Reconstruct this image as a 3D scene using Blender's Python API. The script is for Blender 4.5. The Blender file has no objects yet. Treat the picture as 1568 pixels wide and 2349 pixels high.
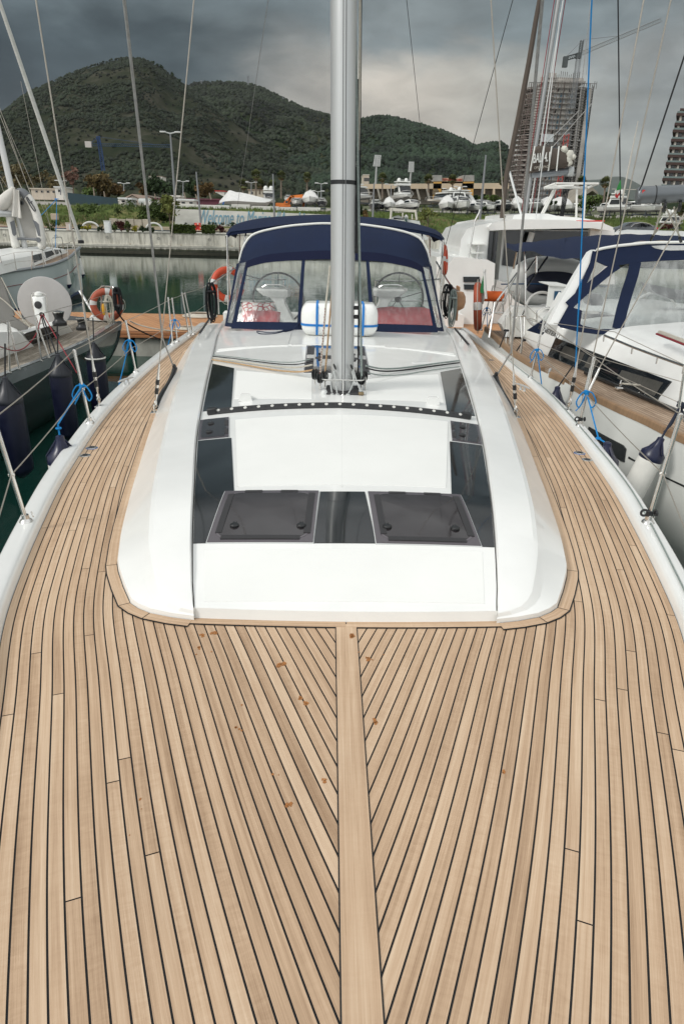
import bpy, math, random
import numpy as np
from mathutils import Vector, Matrix, noise
random.seed(7); RN=random.Random(11)
sc=bpy.context.scene; COL=sc.collection
pi=math.pi
# ---------------------------------------------------------------- camera geometry (photo measured on a 1568 px wide copy)
F=1565.; H=3.35; XC=0.089; ZD0=1.85; SL=0.03
RM=Matrix.Rotation(math.radians(-1.4),3,'Z')@Matrix.Rotation(math.radians(90-23.05),3,'X')@Matrix.Rotation(math.radians(1.35),3,'Z')
def ray(x,y): return RM@Vector(((x-784)/F,-(y-1174)/F,-1.))
def atY(x,y,Y):
    d=ray(x,y); t=Y/d.y; return Vector((d.x*t,Y,H+d.z*t))
def onz(x,y,z):
    d=ray(x,y); t=(z-H)/d.z; return Vector((d.x*t,d.y*t,z))
def deckp(x,y,h=0.):
    d=ray(x,y); t=(ZD0+h-H)/(d.z+SL*d.y); return Vector((d.x*t,d.y*t,H+d.z*t))
def atX(x,y,X):
    d=ray(x,y); t=X/d.x; return Vector((X,d.y*t,H+d.z*t))
def zdeck(Y): return ZD0-SL*Y
def lerp(a,b,t): return a+(b-a)*t
def crv(pts,t):
    """smooth monotone-ish interpolation of (t,v) knots"""
    if t<=pts[0][0]: 
        (a,b),(c,d)=pts[0],pts[1]; return b+(t-a)*(d-b)/(c-a)
    if t>=pts[-1][0]:
        (a,b),(c,d)=pts[-2],pts[-1]; return d+(t-c)*(d-b)/(c-a)
    n=len(pts)
    for i in range(n-1):
        if t<=pts[i+1][0]: break
    x0,y0=pts[i];x1,y1=pts[i+1];h=x1-x0;s=(y1-y0)/h
    def m(k):
        if k==0 or k==n-1: 
            j=0 if k==0 else n-2
            return (pts[j+1][1]-pts[j][1])/(pts[j+1][0]-pts[j][0])
        a=(pts[k][1]-pts[k-1][1])/(pts[k][0]-pts[k-1][0]);b=(pts[k+1][1]-pts[k][1])/(pts[k+1][0]-pts[k][0])
        return 0. if a*b<=0 else 2*a*b/(a+b)
    m0,m1=m(i),m(i+1);u=(t-x0)/h
    return (2*u**3-3*u*u+1)*y0+(u**3-2*u*u+u)*h*m0+(-2*u**3+3*u*u)*y1+(u**3-u*u)*h*m1
def lin(pts,t):
    for (a,b),(c,d) in zip(pts,pts[1:]):
        if t<=c: return b+(t-a)*(d-b)/(c-a)
    (a,b),(c,d)=pts[-2],pts[-1]; return d+(t-c)*(d-b)/(c-a)
# ---------------------------------------------------------------- materials
MATS={}
def mat(name,col=(.5,.5,.5),rough=.5,metal=0.,coat=0.,bump=0.,bscale=50.,vary=0.,vscale=5.,spec=.5,emit=None,stretch=None):
    if name in MATS: return MATS[name]
    m=bpy.data.materials.new(name); m.use_nodes=True; nt=m.node_tree; b=nt.nodes['Principled BSDF']
    b.inputs['Base Color'].default_value=(*col,1); b.inputs['Roughness'].default_value=rough
    b.inputs['Metallic'].default_value=metal; b.inputs['Coat Weight'].default_value=coat
    b.inputs['Specular IOR Level'].default_value=spec
    tc=nt.nodes.new('ShaderNodeTexCoord'); vec=tc.outputs['Object']
    if stretch:
        mp=nt.nodes.new('ShaderNodeMapping'); mp.inputs['Scale'].default_value=stretch; nt.links.new(vec,mp.inputs[0]); vec=mp.outputs[0]
    if vary:
        n=nt.nodes.new('ShaderNodeTexNoise'); n.inputs['Scale'].default_value=vscale; n.inputs['Detail'].default_value=6; n.inputs['Roughness'].default_value=.6
        nt.links.new(vec,n.inputs['Vector'])
        r=nt.nodes.new('ShaderNodeMapRange'); r.inputs[1].default_value=.3; r.inputs[2].default_value=.7; r.inputs[3].default_value=1-vary; r.inputs[4].default_value=1+vary
        nt.links.new(n.outputs[0],r.inputs[0])
        mx=nt.nodes.new('ShaderNodeMix'); mx.data_type='RGBA'; mx.blend_type='MULTIPLY'; mx.inputs[0].default_value=1
        mx.inputs[6].default_value=(*col,1); nt.links.new(r.outputs[0],mx.inputs[7]); nt.links.new(mx.outputs[2],b.inputs['Base Color'])
        m['mulout']=1
        r2=nt.nodes.new('ShaderNodeMapRange'); r2.inputs[1].default_value=.3; r2.inputs[2].default_value=.7; r2.inputs[3].default_value=max(0,rough-.12*min(1,vary*3)); r2.inputs[4].default_value=min(1,rough+.12*min(1,vary*3))
        nt.links.new(n.outputs[0],r2.inputs[0]); nt.links.new(r2.outputs[0],b.inputs['Roughness'])
    if bump:
        n=nt.nodes.new('ShaderNodeTexNoise'); n.inputs['Scale'].default_value=bscale; n.inputs['Detail'].default_value=4
        nt.links.new(vec,n.inputs['Vector'])
        bp=nt.nodes.new('ShaderNodeBump'); bp.inputs['Strength'].default_value=bump; bp.inputs['Distance'].default_value=.01
        nt.links.new(n.outputs[0],bp.inputs['Height']); nt.links.new(bp.outputs[0],b.inputs['Normal'])
    if emit:
        b.inputs['Emission Color'].default_value=(*emit,1); b.inputs['Emission Strength'].default_value=1
    MATS[name]=m; return m
def N(nt,t,**k):
    n=nt.nodes.new(t)
    for a,v in k.items(): setattr(n,a,v)
    return n
def teak(name,cols,amp=1.,dirt=0.):
    """planks: UV = (metres along, metres across), attribute 'tint' = random per plank"""
    m=bpy.data.materials.new(name); m.use_nodes=True; nt=m.node_tree; b=nt.nodes['Principled BSDF']; L=nt.links.new
    uv=N(nt,'ShaderNodeUVMap'); uv.uv_map='UVMap'
    at=N(nt,'ShaderNodeAttribute'); at.attribute_name='tint'
    def nz(sx,sy,scale,detail,rough=.6,dist=0.):
        mp=N(nt,'ShaderNodeMapping'); mp.inputs['Scale'].default_value=(sx,sy,1); L(uv.outputs[0],mp.inputs[0])
        ad=N(nt,'ShaderNodeVectorMath',operation='ADD'); L(mp.outputs[0],ad.inputs[0])
        sm=N(nt,'ShaderNodeVectorMath',operation='SCALE'); sm.inputs['Scale'].default_value=37.; L(at.outputs['Color'],sm.inputs[0]); L(sm.outputs[0],ad.inputs[1])
        n=N(nt,'ShaderNodeTexNoise'); n.inputs['Scale'].default_value=scale; n.inputs['Detail'].default_value=detail; n.inputs['Roughness'].default_value=rough; n.inputs['Distortion'].default_value=dist
        L(ad.outputs[0],n.inputs['Vector']); return n.outputs[0]
    fine=nz(6,420,1,5,.7,.3); med=nz(.9,60,1,4,.6,.6); big=nz(1.3,7,1,3); fig=nz(40,9,1,3,.7,1.)
    sep=N(nt,'ShaderNodeSeparateColor'); L(at.outputs['Color'],sep.inputs[0])
    def mth(op,a,bv,c=None):
        n=N(nt,'ShaderNodeMath',operation=op)
        for i,x in enumerate((a,bv,c)):
            if x is None: continue
            if isinstance(x,(int,float)): n.inputs[i].default_value=x
            else: L(x,n.inputs[i])
        return n.outputs[0]
    s=mth('MULTIPLY',mth('SUBTRACT',fine,.5),1.0*amp)
    s=mth('ADD',s,mth('MULTIPLY',mth('SUBTRACT',med,.5),1.3*amp))
    s=mth('ADD',s,mth('MULTIPLY',mth('SUBTRACT',big,.5),.9*amp))
    s=mth('ADD',s,mth('MULTIPLY',mth('MULTIPLY',mth('SUBTRACT',fig,.5),.6*amp),sep.outputs[1]))
    s=mth('ADD',s,mth('MULTIPLY',mth('SUBTRACT',sep.outputs[0],.5),.36))
    s=mth('ADD',s,.5)
    cr=N(nt,'ShaderNodeValToRGB'); e=cr.color_ramp.elements; e[0].position=0; e[0].color=(*cols[0],1); e[1].position=1; e[1].color=(*cols[2],1)
    k=e.new(.5); k.color=(*cols[1],1)
    L(s,cr.inputs[0]); out=cr.outputs[0]
    if dirt:
        tc=N(nt,'ShaderNodeTexCoord'); n=N(nt,'ShaderNodeTexNoise'); n.inputs['Scale'].default_value=1.6; n.inputs['Detail'].default_value=8; n.inputs['Roughness'].default_value=.65; L(tc.outputs['Object'],n.inputs['Vector'])
        r=N(nt,'ShaderNodeMapRange'); r.inputs[1].default_value=.35; r.inputs[2].default_value=.75; r.inputs[3].default_value=1; r.inputs[4].default_value=1-dirt; L(n.outputs[0],r.inputs[0])
        mx=N(nt,'ShaderNodeMix',data_type='RGBA',blend_type='MULTIPLY'); mx.inputs[0].default_value=1; L(out,mx.inputs[6]); L(r.outputs[0],mx.inputs[7]); out=mx.outputs[2]
    L(out,b.inputs['Base Color']); b.inputs['Roughness'].default_value=.62; b.inputs['Specular IOR Level'].default_value=.35
    bp=N(nt,'ShaderNodeBump'); bp.inputs['Strength'].default_value=.25; bp.inputs['Distance'].default_value=.002; L(fine,bp.inputs['Height']); L(bp.outputs[0],b.inputs['Normal'])
    MATS[name]=m; return m
def clearmat(name,tint=(.9,.93,.92),gl=.12,haze=.1,streak=(1,1,1),sscale=8.,rough=.03,wob=.3):
    m=bpy.data.materials.new(name); m.use_nodes=True; nt=m.node_tree; nt.nodes.clear(); L=nt.links.new
    o=N(nt,'ShaderNodeOutputMaterial'); t=N(nt,'ShaderNodeBsdfTransparent'); t.inputs[0].default_value=(*tint,1)
    g=N(nt,'ShaderNodeBsdfGlossy'); g.inputs['Roughness'].default_value=rough; g.inputs[0].default_value=(1,1,1,1)
    d=N(nt,'ShaderNodeBsdfDiffuse'); d.inputs[0].default_value=(.75,.77,.76,1)
    tc=N(nt,'ShaderNodeTexCoord'); mp=N(nt,'ShaderNodeMapping'); mp.inputs['Scale'].default_value=streak; mp.inputs['Rotation'].default_value=(0,.5,0); L(tc.outputs['Object'],mp.inputs[0])
    n=N(nt,'ShaderNodeTexNoise'); n.inputs['Scale'].default_value=sscale; n.inputs['Detail'].default_value=6; n.inputs['Roughness'].default_value=.6; L(mp.outputs[0],n.inputs['Vector'])
    r=N(nt,'ShaderNodeMapRange'); r.inputs[1].default_value=.45; r.inputs[2].default_value=.75; r.inputs[3].default_value=haze*.4; r.inputs[4].default_value=haze*3.2; L(n.outputs[0],r.inputs[0])
    bp=N(nt,'ShaderNodeBump'); bp.inputs['Strength'].default_value=wob; bp.inputs['Distance'].default_value=.03
    n2=N(nt,'ShaderNodeTexNoise'); n2.inputs['Scale'].default_value=sscale*.35; n2.inputs['Detail'].default_value=2; L(mp.outputs[0],n2.inputs['Vector']); L(n2.outputs[0],bp.inputs['Height']); L(bp.outputs[0],g.inputs['Normal'])
    f=N(nt,'ShaderNodeFresnel'); f.inputs[0].default_value=1.4; L(bp.outputs[0],f.inputs['Normal'])
    a=N(nt,'ShaderNodeMath',operation='MULTIPLY_ADD'); L(f.outputs[0],a.inputs[0]); a.inputs[1].default_value=.65; a.inputs[2].default_value=gl*.3
    m1=N(nt,'ShaderNodeMixShader'); L(a.outputs[0],m1.inputs[0]); L(t.outputs[0],m1.inputs[1]); L(g.outputs[0],m1.inputs[2])
    m2=N(nt,'ShaderNodeMixShader'); L(r.outputs[0],m2.inputs[0]); L(m1.outputs[0],m2.inputs[1]); L(d.outputs[0],m2.inputs[2])
    L(m2.outputs[0],o.inputs[0]); MATS[name]=m; return m
WH=mat('gelcoat_white',(.79,.80,.775),.26,coat=.4,vary=.035,vscale=2.5,spec=.5)
WH2=mat('gelcoat_nonskid',(.79,.80,.77),.55,bump=.15,bscale=400,vary=.025,vscale=2.)
WHO=mat('gelcoat_old',(.72,.73,.70),.4,vary=.07,vscale=3)
GREYW=mat('gelcoat_seam',(.60,.62,.61),.5)
BLK=mat('caulk_black',(.012,.014,.015),.6)
BP=mat('black_plastic',(.016,.017,.018),.4,vary=.2,vscale=30)
BPW=mat('black_rubber_faded',(.03,.03,.032),.7,bump=.3,bscale=300)
ST=mat('stainless_steel',(.72,.71,.68),.22,1.,vary=.08,vscale=20)
WIRE=mat('steel_wire',(.42,.39,.34),.45,.7,bump=.5,bscale=300)
WIRE2=mat('steel_rod_dull',(.30,.30,.29),.5,.5,vary=.2,vscale=30)
ALU=mat('anodised_aluminium',(.54,.555,.55),.36,.4,vary=.05,vscale=3,stretch=(8,8,.5))
DG=mat('smoked_acrylic',(.010,.013,.015),.06,coat=.4,vary=.25,vscale=2)
DG2=mat('smoked_hatch_acrylic',(.024,.021,.023),.05,coat=.4,vary=.2,vscale=9)
HRIM=mat('hatch_rim_highlight',(.10,.09,.10),.2,coat=.3)  # rim ring lighter than the border, an edge highlight put into its colour
HFR=mat('hatch_border',(.085,.076,.085),.25,coat=.2)
NAVY=mat('navy_canvas',(.011,.019,.048),.85,bump=.5,bscale=500,vary=.12,vscale=3,spec=.2)
NAVYD=mat('navy_canvas_shaded',(.006,.009,.03),.9,bump=.3,bscale=400,spec=.2)  # darker copy of the navy canvas for the painted shade band
NVR=mat('navy_rubber',(.006,.009,.036),.35,vary=.25,vscale=8)
PVCW=mat('fender_white',(.74,.73,.68),.4,vary=.06,vscale=9)
PIP=mat('white_piping',(.75,.76,.72),.5)
RB=mat('rope_bright_blue',(.0,.23,.58),.8,bump=1,bscale=220)
RW=mat('rope_offwhite',(.55,.52,.44),.85,bump=1,bscale=200,vary=.15,vscale=60)
RT=mat('rope_tan',(.50,.33,.18),.85,bump=1,bscale=200,vary=.2,vscale=60)
RG=mat('rope_grey_green',(.26,.31,.29),.85,bump=1,bscale=200,vary=.25,vscale=80)
RK=mat('rope_black',(.012,.013,.015),.85,bump=1,bscale=200)
RNV=mat('rope_dark_navy',(.012,.02,.04),.85,bump=1,bscale=200)
RR=mat('rope_red',(.26,.02,.03),.8,bump=1,bscale=200)
OR=mat('lifebuoy_orange',(.55,.07,.025),.5,vary=.08,vscale=8)
ORD=mat('lifebuoy_faded',(.36,.075,.035),.6,vary=.15,vscale=8)
REFL=mat('reflective_tape',(.6,.6,.58),.35)
BL=mat('strap_blue',(.0,.17,.52),.6,bump=.4,bscale=300)
YEL=mat('yellow_plastic',(.65,.34,.02),.5)
RED=mat('red_plastic',(.55,.03,.025),.5)
BLUEP=mat('blue_plastic',(.01,.10,.35),.5)
TK=teak('teak_new',((.335,.218,.132),(.53,.372,.243),(.68,.52,.365)),.92,.08)
TKO=teak('teak_weathered',((.13,.105,.08),(.30,.26,.205),(.50,.45,.37)),1.6,.25)
TKM=teak('teak_silver_brown',((.20,.13,.085),(.36,.26,.18),(.50,.39,.29)),1.2,.2)
PON=teak('pontoon_boards',((.36,.165,.07),(.48,.245,.115),(.56,.31,.16)),.6,.25)
PLASTIC_CLEAR=clearmat('clear_vinyl',gl=.10,haze=.055,streak=(9,9,.6),sscale=2.6,rough=.14)
PLASTIC_CLEAR2=clearmat('clear_vinyl_milky',tint=(.88,.90,.89),gl=.2,haze=.085,streak=(4,4,1),sscale=2.2,rough=.1,wob=.8)
# ---------------------------------------------------------------- mesh builder
class MB:
    def __init__(s): s.v=[];s.f=[];s.uv={};s.mi=[];s.cur=0;s.tint=[];s.hasuv=False;s.mk=[]
    def add(s,vs,fs,uv=None,tint=None):
        o=len(s.v); s.mk.append((o,len(s.f))); s.v+= [Vector(a) for a in vs]
        for k,f in enumerate(fs):
            if uv is not None: s.uv[len(s.f)]=[uv[i] for i in f]; s.hasuv=True
            s.f.append([i+o for i in f]); s.mi.append(s.cur); s.tint.append(tint)
        return s
    def box(s,c,d,rz=0.,rx=0.,ry=0.,bev=0.):
        c=Vector(c); x,y,z=[q/2 for q in d]; R=Matrix.Rotation(rz,3,'Z')@Matrix.Rotation(ry,3,'Y')@Matrix.Rotation(rx,3,'X')
        if bev<=0:
            vs=[R@Vector((i*x,j*y,k*z))+c for i in(-1,1) for j in(-1,1) for k in(-1,1)]
            return s.add(vs,[(0,1,3,2),(4,6,7,5),(0,4,5,1),(2,3,7,6),(0,2,6,4),(1,5,7,3)])
        b=min(bev,x*.9,y*.9,z*.9); vs=[];ix={}
        for i in(-1,1):
            for j in(-1,1):
                for k in(-1,1):
                    for a in range(3):
                        p=[i*(x-b),j*(y-b),k*(z-b)]; p[a]=(i*x,j*y,k*z)[a]; ix[i,j,k,a]=len(vs); vs.append(R@Vector(p)+c)
        fs=[]
        for a in range(3):
            o1,o2=[q for q in range(3) if q!=a]
            for sg in(-1,1):
                r=[]
                for (p,q) in((-1,-1),(1,-1),(1,1),(-1,1)):
                    t=[0,0,0];t[a]=sg;t[o1]=p;t[o2]=q;r.append(ix[t[0],t[1],t[2],a])
                fs.append(r)
        for a in range(3):
            o1,o2=[q for q in range(3) if q!=a]
            for p in(-1,1):
                for q in(-1,1):
                    t=[0,0,0];t[o1]=p;t[o2]=q; A=list(t);A[a]=-1;B=list(t);B[a]=1
                    fs.append([ix[(*A,o1)],ix[(*B,o1)],ix[(*B,o2)],ix[(*A,o2)]])
        for i in(-1,1):
            for j in(-1,1):
                for k in(-1,1): fs.append([ix[i,j,k,0],ix[i,j,k,1],ix[i,j,k,2]])
        return s.add(vs,fs)
    def tube(s,pts,r=.01,n=8,cap=True,flat=1.,closed=False):
        pts=[Vector(p) for p in pts]; m=len(pts)
        rs=r if isinstance(r,(list,tuple)) else [r]*m
        vs=[];prev=None
        for i,p in enumerate(pts):
            if closed: d=pts[(i+1)%m]-pts[i-1]
            else: d=(pts[min(i+1,m-1)]-pts[max(i-1,0)])
            d=d.normalized() if d.length>1e-9 else Vector((0,0,1))
            if prev is None:
                a=Vector((0,0,1)) if abs(d.z)<.9 else Vector((1,0,0)); u=d.cross(a).normalized()
            else:
                u=prev-d*prev.dot(d); u=u.normalized() if u.length>1e-6 else d.orthogonal().normalized()
            prev=u; w=d.cross(u)
            for k in range(n):
                t=2*pi*k/n; vs.append(p+u*math.cos(t)*rs[i]+w*math.sin(t)*rs[i]*flat)
        fs=[]
        for i in range(m-1 if not closed else m):
            j=(i+1)%m
            for k in range(n): fs.append((i*n+k,i*n+(k+1)%n,j*n+(k+1)%n,j*n+k))
        if cap and not closed: fs+= [tuple(range(n))[::-1],tuple((m-1)*n+k for k in range(n))]
        return s.add(vs,fs)
    def lathe(s,c,prof,n=16,ax=(0,0,1),cap=True,sx=1.,sy=1.):
        c=Vector(c); z=Vector(ax).normalized(); u=z.orthogonal().normalized() if abs(z.z)<.999 else Vector((1,0,0)); w=z.cross(u)
        vs=[];m=len(prof)
        for r,h in prof:
            for k in range(n):
                t=2*pi*k/n; vs.append(c+z*h+u*math.cos(t)*r*sx+w*math.sin(t)*r*sy)
        fs=[(i*n+k,i*n+(k+1)%n,(i+1)*n+(k+1)%n,(i+1)*n+k) for i in range(m-1) for k in range(n)]
        if cap: fs+= [tuple(range(n))[::-1],tuple((m-1)*n+k for k in range(n))]
        return s.add(vs,fs)
    def torus(s,c,R,r,ax=(0,0,1),n=32,k=10,a0=0.,a1=2*pi,flat=1.):
        c=Vector(c); z=Vector(ax).normalized(); u=z.orthogonal().normalized(); w=z.cross(u)
        full=abs(a1-a0-2*pi)<1e-6; m=n if full else n+1
        vs=[]
        for i in range(m):
            t=a0+(a1-a0)*i/n; d=u*math.cos(t)+w*math.sin(t)
            for j in range(k):
                q=2*pi*j/k; vs.append(c+d*(R+r*math.cos(q))+z*r*math.sin(q)*flat)
        fs=[(i*k+j,((i+1)%m)*k+j,((i+1)%m)*k+(j+1)%k,i*k+(j+1)%k) for i in range(n) for j in range(k)]
        return s.add(vs,fs)
    def prism(s,pts,vec):
        """closed polygon pts (3D) extruded by vec"""
        n=len(pts); vec=Vector(vec); pts=[Vector(p) for p in pts]
        vs=pts+[p+vec for p in pts]
        return s.add(vs,[tuple(range(n))[::-1],tuple(range(n,2*n))]+[(i,(i+1)%n,n+(i+1)%n,n+i) for i in range(n)])
    def grid(s,fn,nu,nv,uvs=None,tint=None):
        vs=[fn(i/nu,j/nv) for i in range(nu+1) for j in range(nv+1)]
        fs=[(i*(nv+1)+j,(i+1)*(nv+1)+j,(i+1)*(nv+1)+j+1,i*(nv+1)+j+1) for i in range(nu) for j in range(nv)]
        uv=[uvs(i/nu,j/nv) for i in range(nu+1) for j in range(nv+1)] if uvs else None
        return s.add(vs,fs,uv,tint)
    def slab(s,fn,nu,nv,th):
        """grid with thickness th (vector) closed all round"""
        th=Vector(th); o=len(s.v); a=[fn(i/nu,j/nv) for i in range(nu+1) for j in range(nv+1)]; n=len(a)
        vs=[Vector(p) for p in a]+[Vector(p)+th for p in a]; w=nv+1; fs=[]
        for i in range(nu):
            for j in range(nv):
                q=(i*w+j,(i+1)*w+j,(i+1)*w+j+1,i*w+j+1); fs.append(q[::-1]); fs.append(tuple(k+n for k in q))
        for i in range(nu): fs.append((i*w,(i+1)*w,(i+1)*w+n,i*w+n)); fs.append(((i+1)*w+nv,i*w+nv,i*w+nv+n,(i+1)*w+nv+n))
        for j in range(nv): fs.append((j+1,j,j+n,j+1+n)); fs.append((nu*w+j,nu*w+j+1,nu*w+j+1+n,nu*w+j+n))
        return s.add(vs,fs)
    def loft(s,rings,closed=True,cap=True):
        n=len(rings[0]); vs=[p for r in rings for p in r]; m=len(rings)
        e=n if closed else n-1
        fs=[(i*n+k,i*n+(k+1)%n,(i+1)*n+(k+1)%n,(i+1)*n+k) for i in range(m-1) for k in range(e)]
        if cap and closed: fs+= [tuple(range(n))[::-1],tuple((m-1)*n+k for k in range(n))]
        return s.add(vs,fs)
    def each(s,name,mats,parent,per=1,**k):
        """every added piece (or run of `per` pieces) becomes an object of its own"""
        mk=s.mk[::per]+[(len(s.v),len(s.f))]; out=[]
        for (v0,f0),(v1,f1) in zip(mk,mk[1:]):
            q=MB(); q.v=s.v[v0:v1]; q.f=[[i-v0 for i in f] for f in s.f[f0:f1]]; q.mi=s.mi[f0:f1]; q.tint=s.tint[f0:f1]
            out.append(q.build(name,mats,parent,**k))
        return out
    def build(s,name,mats,parent=None,smooth=True,ang=40,world=True):
        me=bpy.data.meshes.new(name); org=ORG.get(parent,Vector((0,0,0))) if world else Vector((0,0,0))
        me.from_pydata([tuple(v-org) for v in s.v],[],s.f)
        ms=mats if isinstance(mats,(list,tuple)) else [mats]
        for m in ms: me.materials.append(m)
        if len(ms)>1: me.polygons.foreach_set('material_index',s.mi)
        if s.hasuv:
            uvl=me.uv_layers.new(name='UVMap')
            for p in me.polygons:
                q=s.uv.get(p.index)
                if q:
                    for li,c in zip(p.loop_indices,q): uvl.data[li].uv=c
        if any(t is not None for t in s.tint):
            ca=me.color_attributes.new('tint','FLOAT_COLOR','CORNER')
            for p in me.polygons:
                t=s.tint[p.index] or (.5,.5,.5)
                for li in p.loop_indices: ca.data[li].color=(*t,1)
        me.validate()
        if smooth:
            me.shade_smooth(); me.set_sharp_from_angle(angle=math.radians(ang))
        o=bpy.data.objects.new(name,me); COL.objects.link(o)
        if parent is not None:
            o.parent=parent; ORG[o]=org
        else: ORG[o]=Vector((0,0,0))
        return o
ORG={None:Vector((0,0,0))}
def tag(o,label=None,cat=None,group=None,kind=None):
    if label: o['label']=label
    if cat: o['category']=cat
    if group: o['group']=group
    if kind: o['kind']=kind
    return o
def thing(name,label,cat,loc=(0,0,0),group=None,rz=0.,sc_=1.):
    o=bpy.data.objects.new(name,None); COL.objects.link(o); o.location=loc; o.rotation_euler=(0,0,rz); o.scale=(sc_,)*3; o.empty_display_size=.2
    ORG[o]=Vector(loc); return tag(o,label,cat,group)
def struct(o): o['kind']='structure'; return o
def dup(root,loc,rz=0.,s=1.,label=None,group=None):
    def cp(o,par):
        c=o.copy(); COL.objects.link(c); c.parent=par
        for ch in kids[o]: cp(ch,c)
        return c
    kids={}
    def walk(o):
        kids[o]=list(o.children)
        for ch in kids[o]: walk(ch)
    walk(root); r=cp(root,None); r.location=loc; r.rotation_euler=(0,0,rz); r.scale=(s,)*3 if isinstance(s,(int,float)) else s
    if label: r['label']=label
    if group: r['group']=group
    return r
def one(name,mb,m,label,cat,group=None,**k):
    o=mb.build(name,m,None,**k); return tag(o,label,cat,group)
def textmesh(name,s,size,m,matrix,parent=None,shear=0.,extrude=.002,sx=1.,bold=0.,fit=None):
    cu=bpy.data.curves.new(name,'FONT'); cu.body=s; cu.size=size; cu.shear=shear; cu.extrude=extrude; cu.align_x='CENTER'; cu.align_y='CENTER'; cu.offset=bold
    t=bpy.data.objects.new(name,cu); COL.objects.link(t); bpy.context.view_layer.update()
    me=bpy.data.meshes.new_from_object(t.evaluated_get(bpy.context.evaluated_depsgraph_get())); me.name=name
    bpy.data.objects.remove(t); bpy.data.curves.remove(cu)
    if fit:
        xs=[v.co.x for v in me.vertices]; k=fit/(max(xs)-min(xs)); sx=k
    org=ORG.get(parent,Vector((0,0,0)))
    M4=Matrix.Translation(-org)@matrix@Matrix.Diagonal((sx,1,1,1)); me.transform(M4)
    me.materials.clear(); me.materials.append(m)
    o=bpy.data.objects.new(name,me); COL.objects.link(o)
    if parent is not None: o.parent=parent; ORG[o]=org
    return o
def frame(o,x,y):
    """matrix: origin o, x axis along text, y axis up of text"""
    x=Vector(x).normalized(); y=Vector(y); y=(y-x*y.dot(x)).normalized(); z=x.cross(y)
    return Matrix(((x.x,y.x,z.x,o[0]),(x.y,y.y,z.y,o[1]),(x.z,y.z,z.z,o[2]),(0,0,0,1)))
def bez(pts,n=8):
    """catmull-rom through 3D points"""
    pts=[Vector(p) for p in pts]; out=[]
    if len(pts)<3: return pts
    P=[pts[0]*2-pts[1]]+pts+[pts[-1]*2-pts[-2]]
    for i in range(1,len(P)-2):
        a,b,c,d=P[i-1],P[i],P[i+1],P[i+2]
        for k in range(n):
            t=k/n; out.append(.5*((2*b)+(c-a)*t+(2*a-5*b+4*c-d)*t*t+(3*b-a-3*c+d)*t**3))
    out.append(pts[-1]); return out
def sag(a,b,s,n=10):
    a=Vector(a);b=Vector(b); return [a.lerp(b,i/n)-Vector((0,0,4*s*(i/n)*(1-i/n))) for i in range(n+1)]
# ================================================================ OWN YACHT (seen from its bow looking aft)
K=.9375
WK=[(-.84,.02),(-.56,.19),(0,.47),(.47,.684),(.88,.853),(1.22,.984),(1.88,1.22),(2.5,1.44),(3.0,1.568),(3.6,1.702),(4.2,1.825),(5.0,1.955),(5.9,2.085),(7,2.20),(8.1,2.28),(9.25,2.34),(10.5,2.39),(12,2.42),(13.6,2.46),(15,2.47)]
def wdk(Y): return crv(WK,Y)
YAFT=13.6
yacht=thing('sailing_yacht','white sailing yacht with new teak foredeck, mast and navy sprayhood, seen from its own bow','sailing yacht',(XC,6.5,0))
def V3(x,Y,z): return Vector((XC+x,Y,z))
# hull
m=MB()
st=[-.8,-.6,-.3,0,.4,.9,1.5,2.2,3,4,5,6,7,8,9,10,11,12,13,YAFT]
rings=[]
for Y in st:
    w=wdk(Y); z=zdeck(Y); ri=[]
    for sg in (-1,1):
        t=min(1,max(0,(Y+.8)/3.5))
        a=[(w+.113,z+.045),(w+.118,z+.0),(w+.113-.10*(1-t)-.02,z-.35),(w*.93+.10-.2*(1-t),z-.9),(w*.88-.05-.25*(1-t),-.05),(max(.02,w*.6-.2),-.6)]
        a=[(sg*max(.01,x),zz) for x,zz in a]; ri+= a if sg<0 else a[::-1]
    rings.append([V3(x,Y,zz) for x,zz in ri])
m.loft(rings,closed=False)
n=len(rings[0]); m.add(rings[-1],[tuple(range(n))]); hull=m.build('hull',WH,yacht,ang=60)
# gunwale (white bulwark with flat top)
m=MB()
ys=[-.7+i*.12 for i in range(int((YAFT+.7)/.12)+1)]
for sg in(-1,1):
    R=[]
    for Y in ys:
        w=wdk(Y);z=zdeck(Y)
        R.append([V3(sg*(w+x),Y,z+h) for x,h in [(-.004,-.01),(.004,.028),(.014,.050),(.026,.057),(.06,.059),(.100,.057),(.113,.050),(.119,.03),(.119,-.03)]])
    m.loft(R if sg>0 else R[::-1],closed=False)
m.build('gunwale',WH,yacht,ang=50)
# caulking sheet and planks
m=MB(); m.grid(lambda u,v:V3(lerp(-1,1,v)*(wdk(lerp(-.7,YAFT,u))),lerp(-.7,YAFT,u),zdeck(lerp(-.7,YAFT,u))),90,4); m.build('deck_caulking',BLK,yacht)
PITCH=.0393; GAP=.0052
edge=[(wdk(Y),Y) for Y in [-.75+i*.06 for i in range(int((YAFT+.75)/.06)+1)]]
nrm=[]
for i in range(len(edge)):
    a=edge[max(0,i-1)];b=edge[min(len(edge)-1,i+1)];dx,dy=b[0]-a[0],b[1]-a[1];l=math.hypot(dx,dy);nrm.append((-dy/l,dx/l))
arc=[0]
for i in range(1,len(edge)): arc.append(arc[-1]+math.hypot(edge[i][0]-edge[i-1][0],edge[i][1]-edge[i-1][1]))
def clip0(poly,x0):
    out=[]
    for i in range(len(poly)):
        a,b=poly[i],poly[(i+1)%len(poly)]
        ia,ib=a[0]>=x0,b[0]>=x0
        if ia: out.append(a)
        if ia!=ib:
            t=(x0-a[0])/(b[0]-a[0]); out.append(tuple(a[k]+t*(b[k]-a[k]) for k in range(4)))
    return out
m=MB(); rp=random.Random(5)
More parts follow.
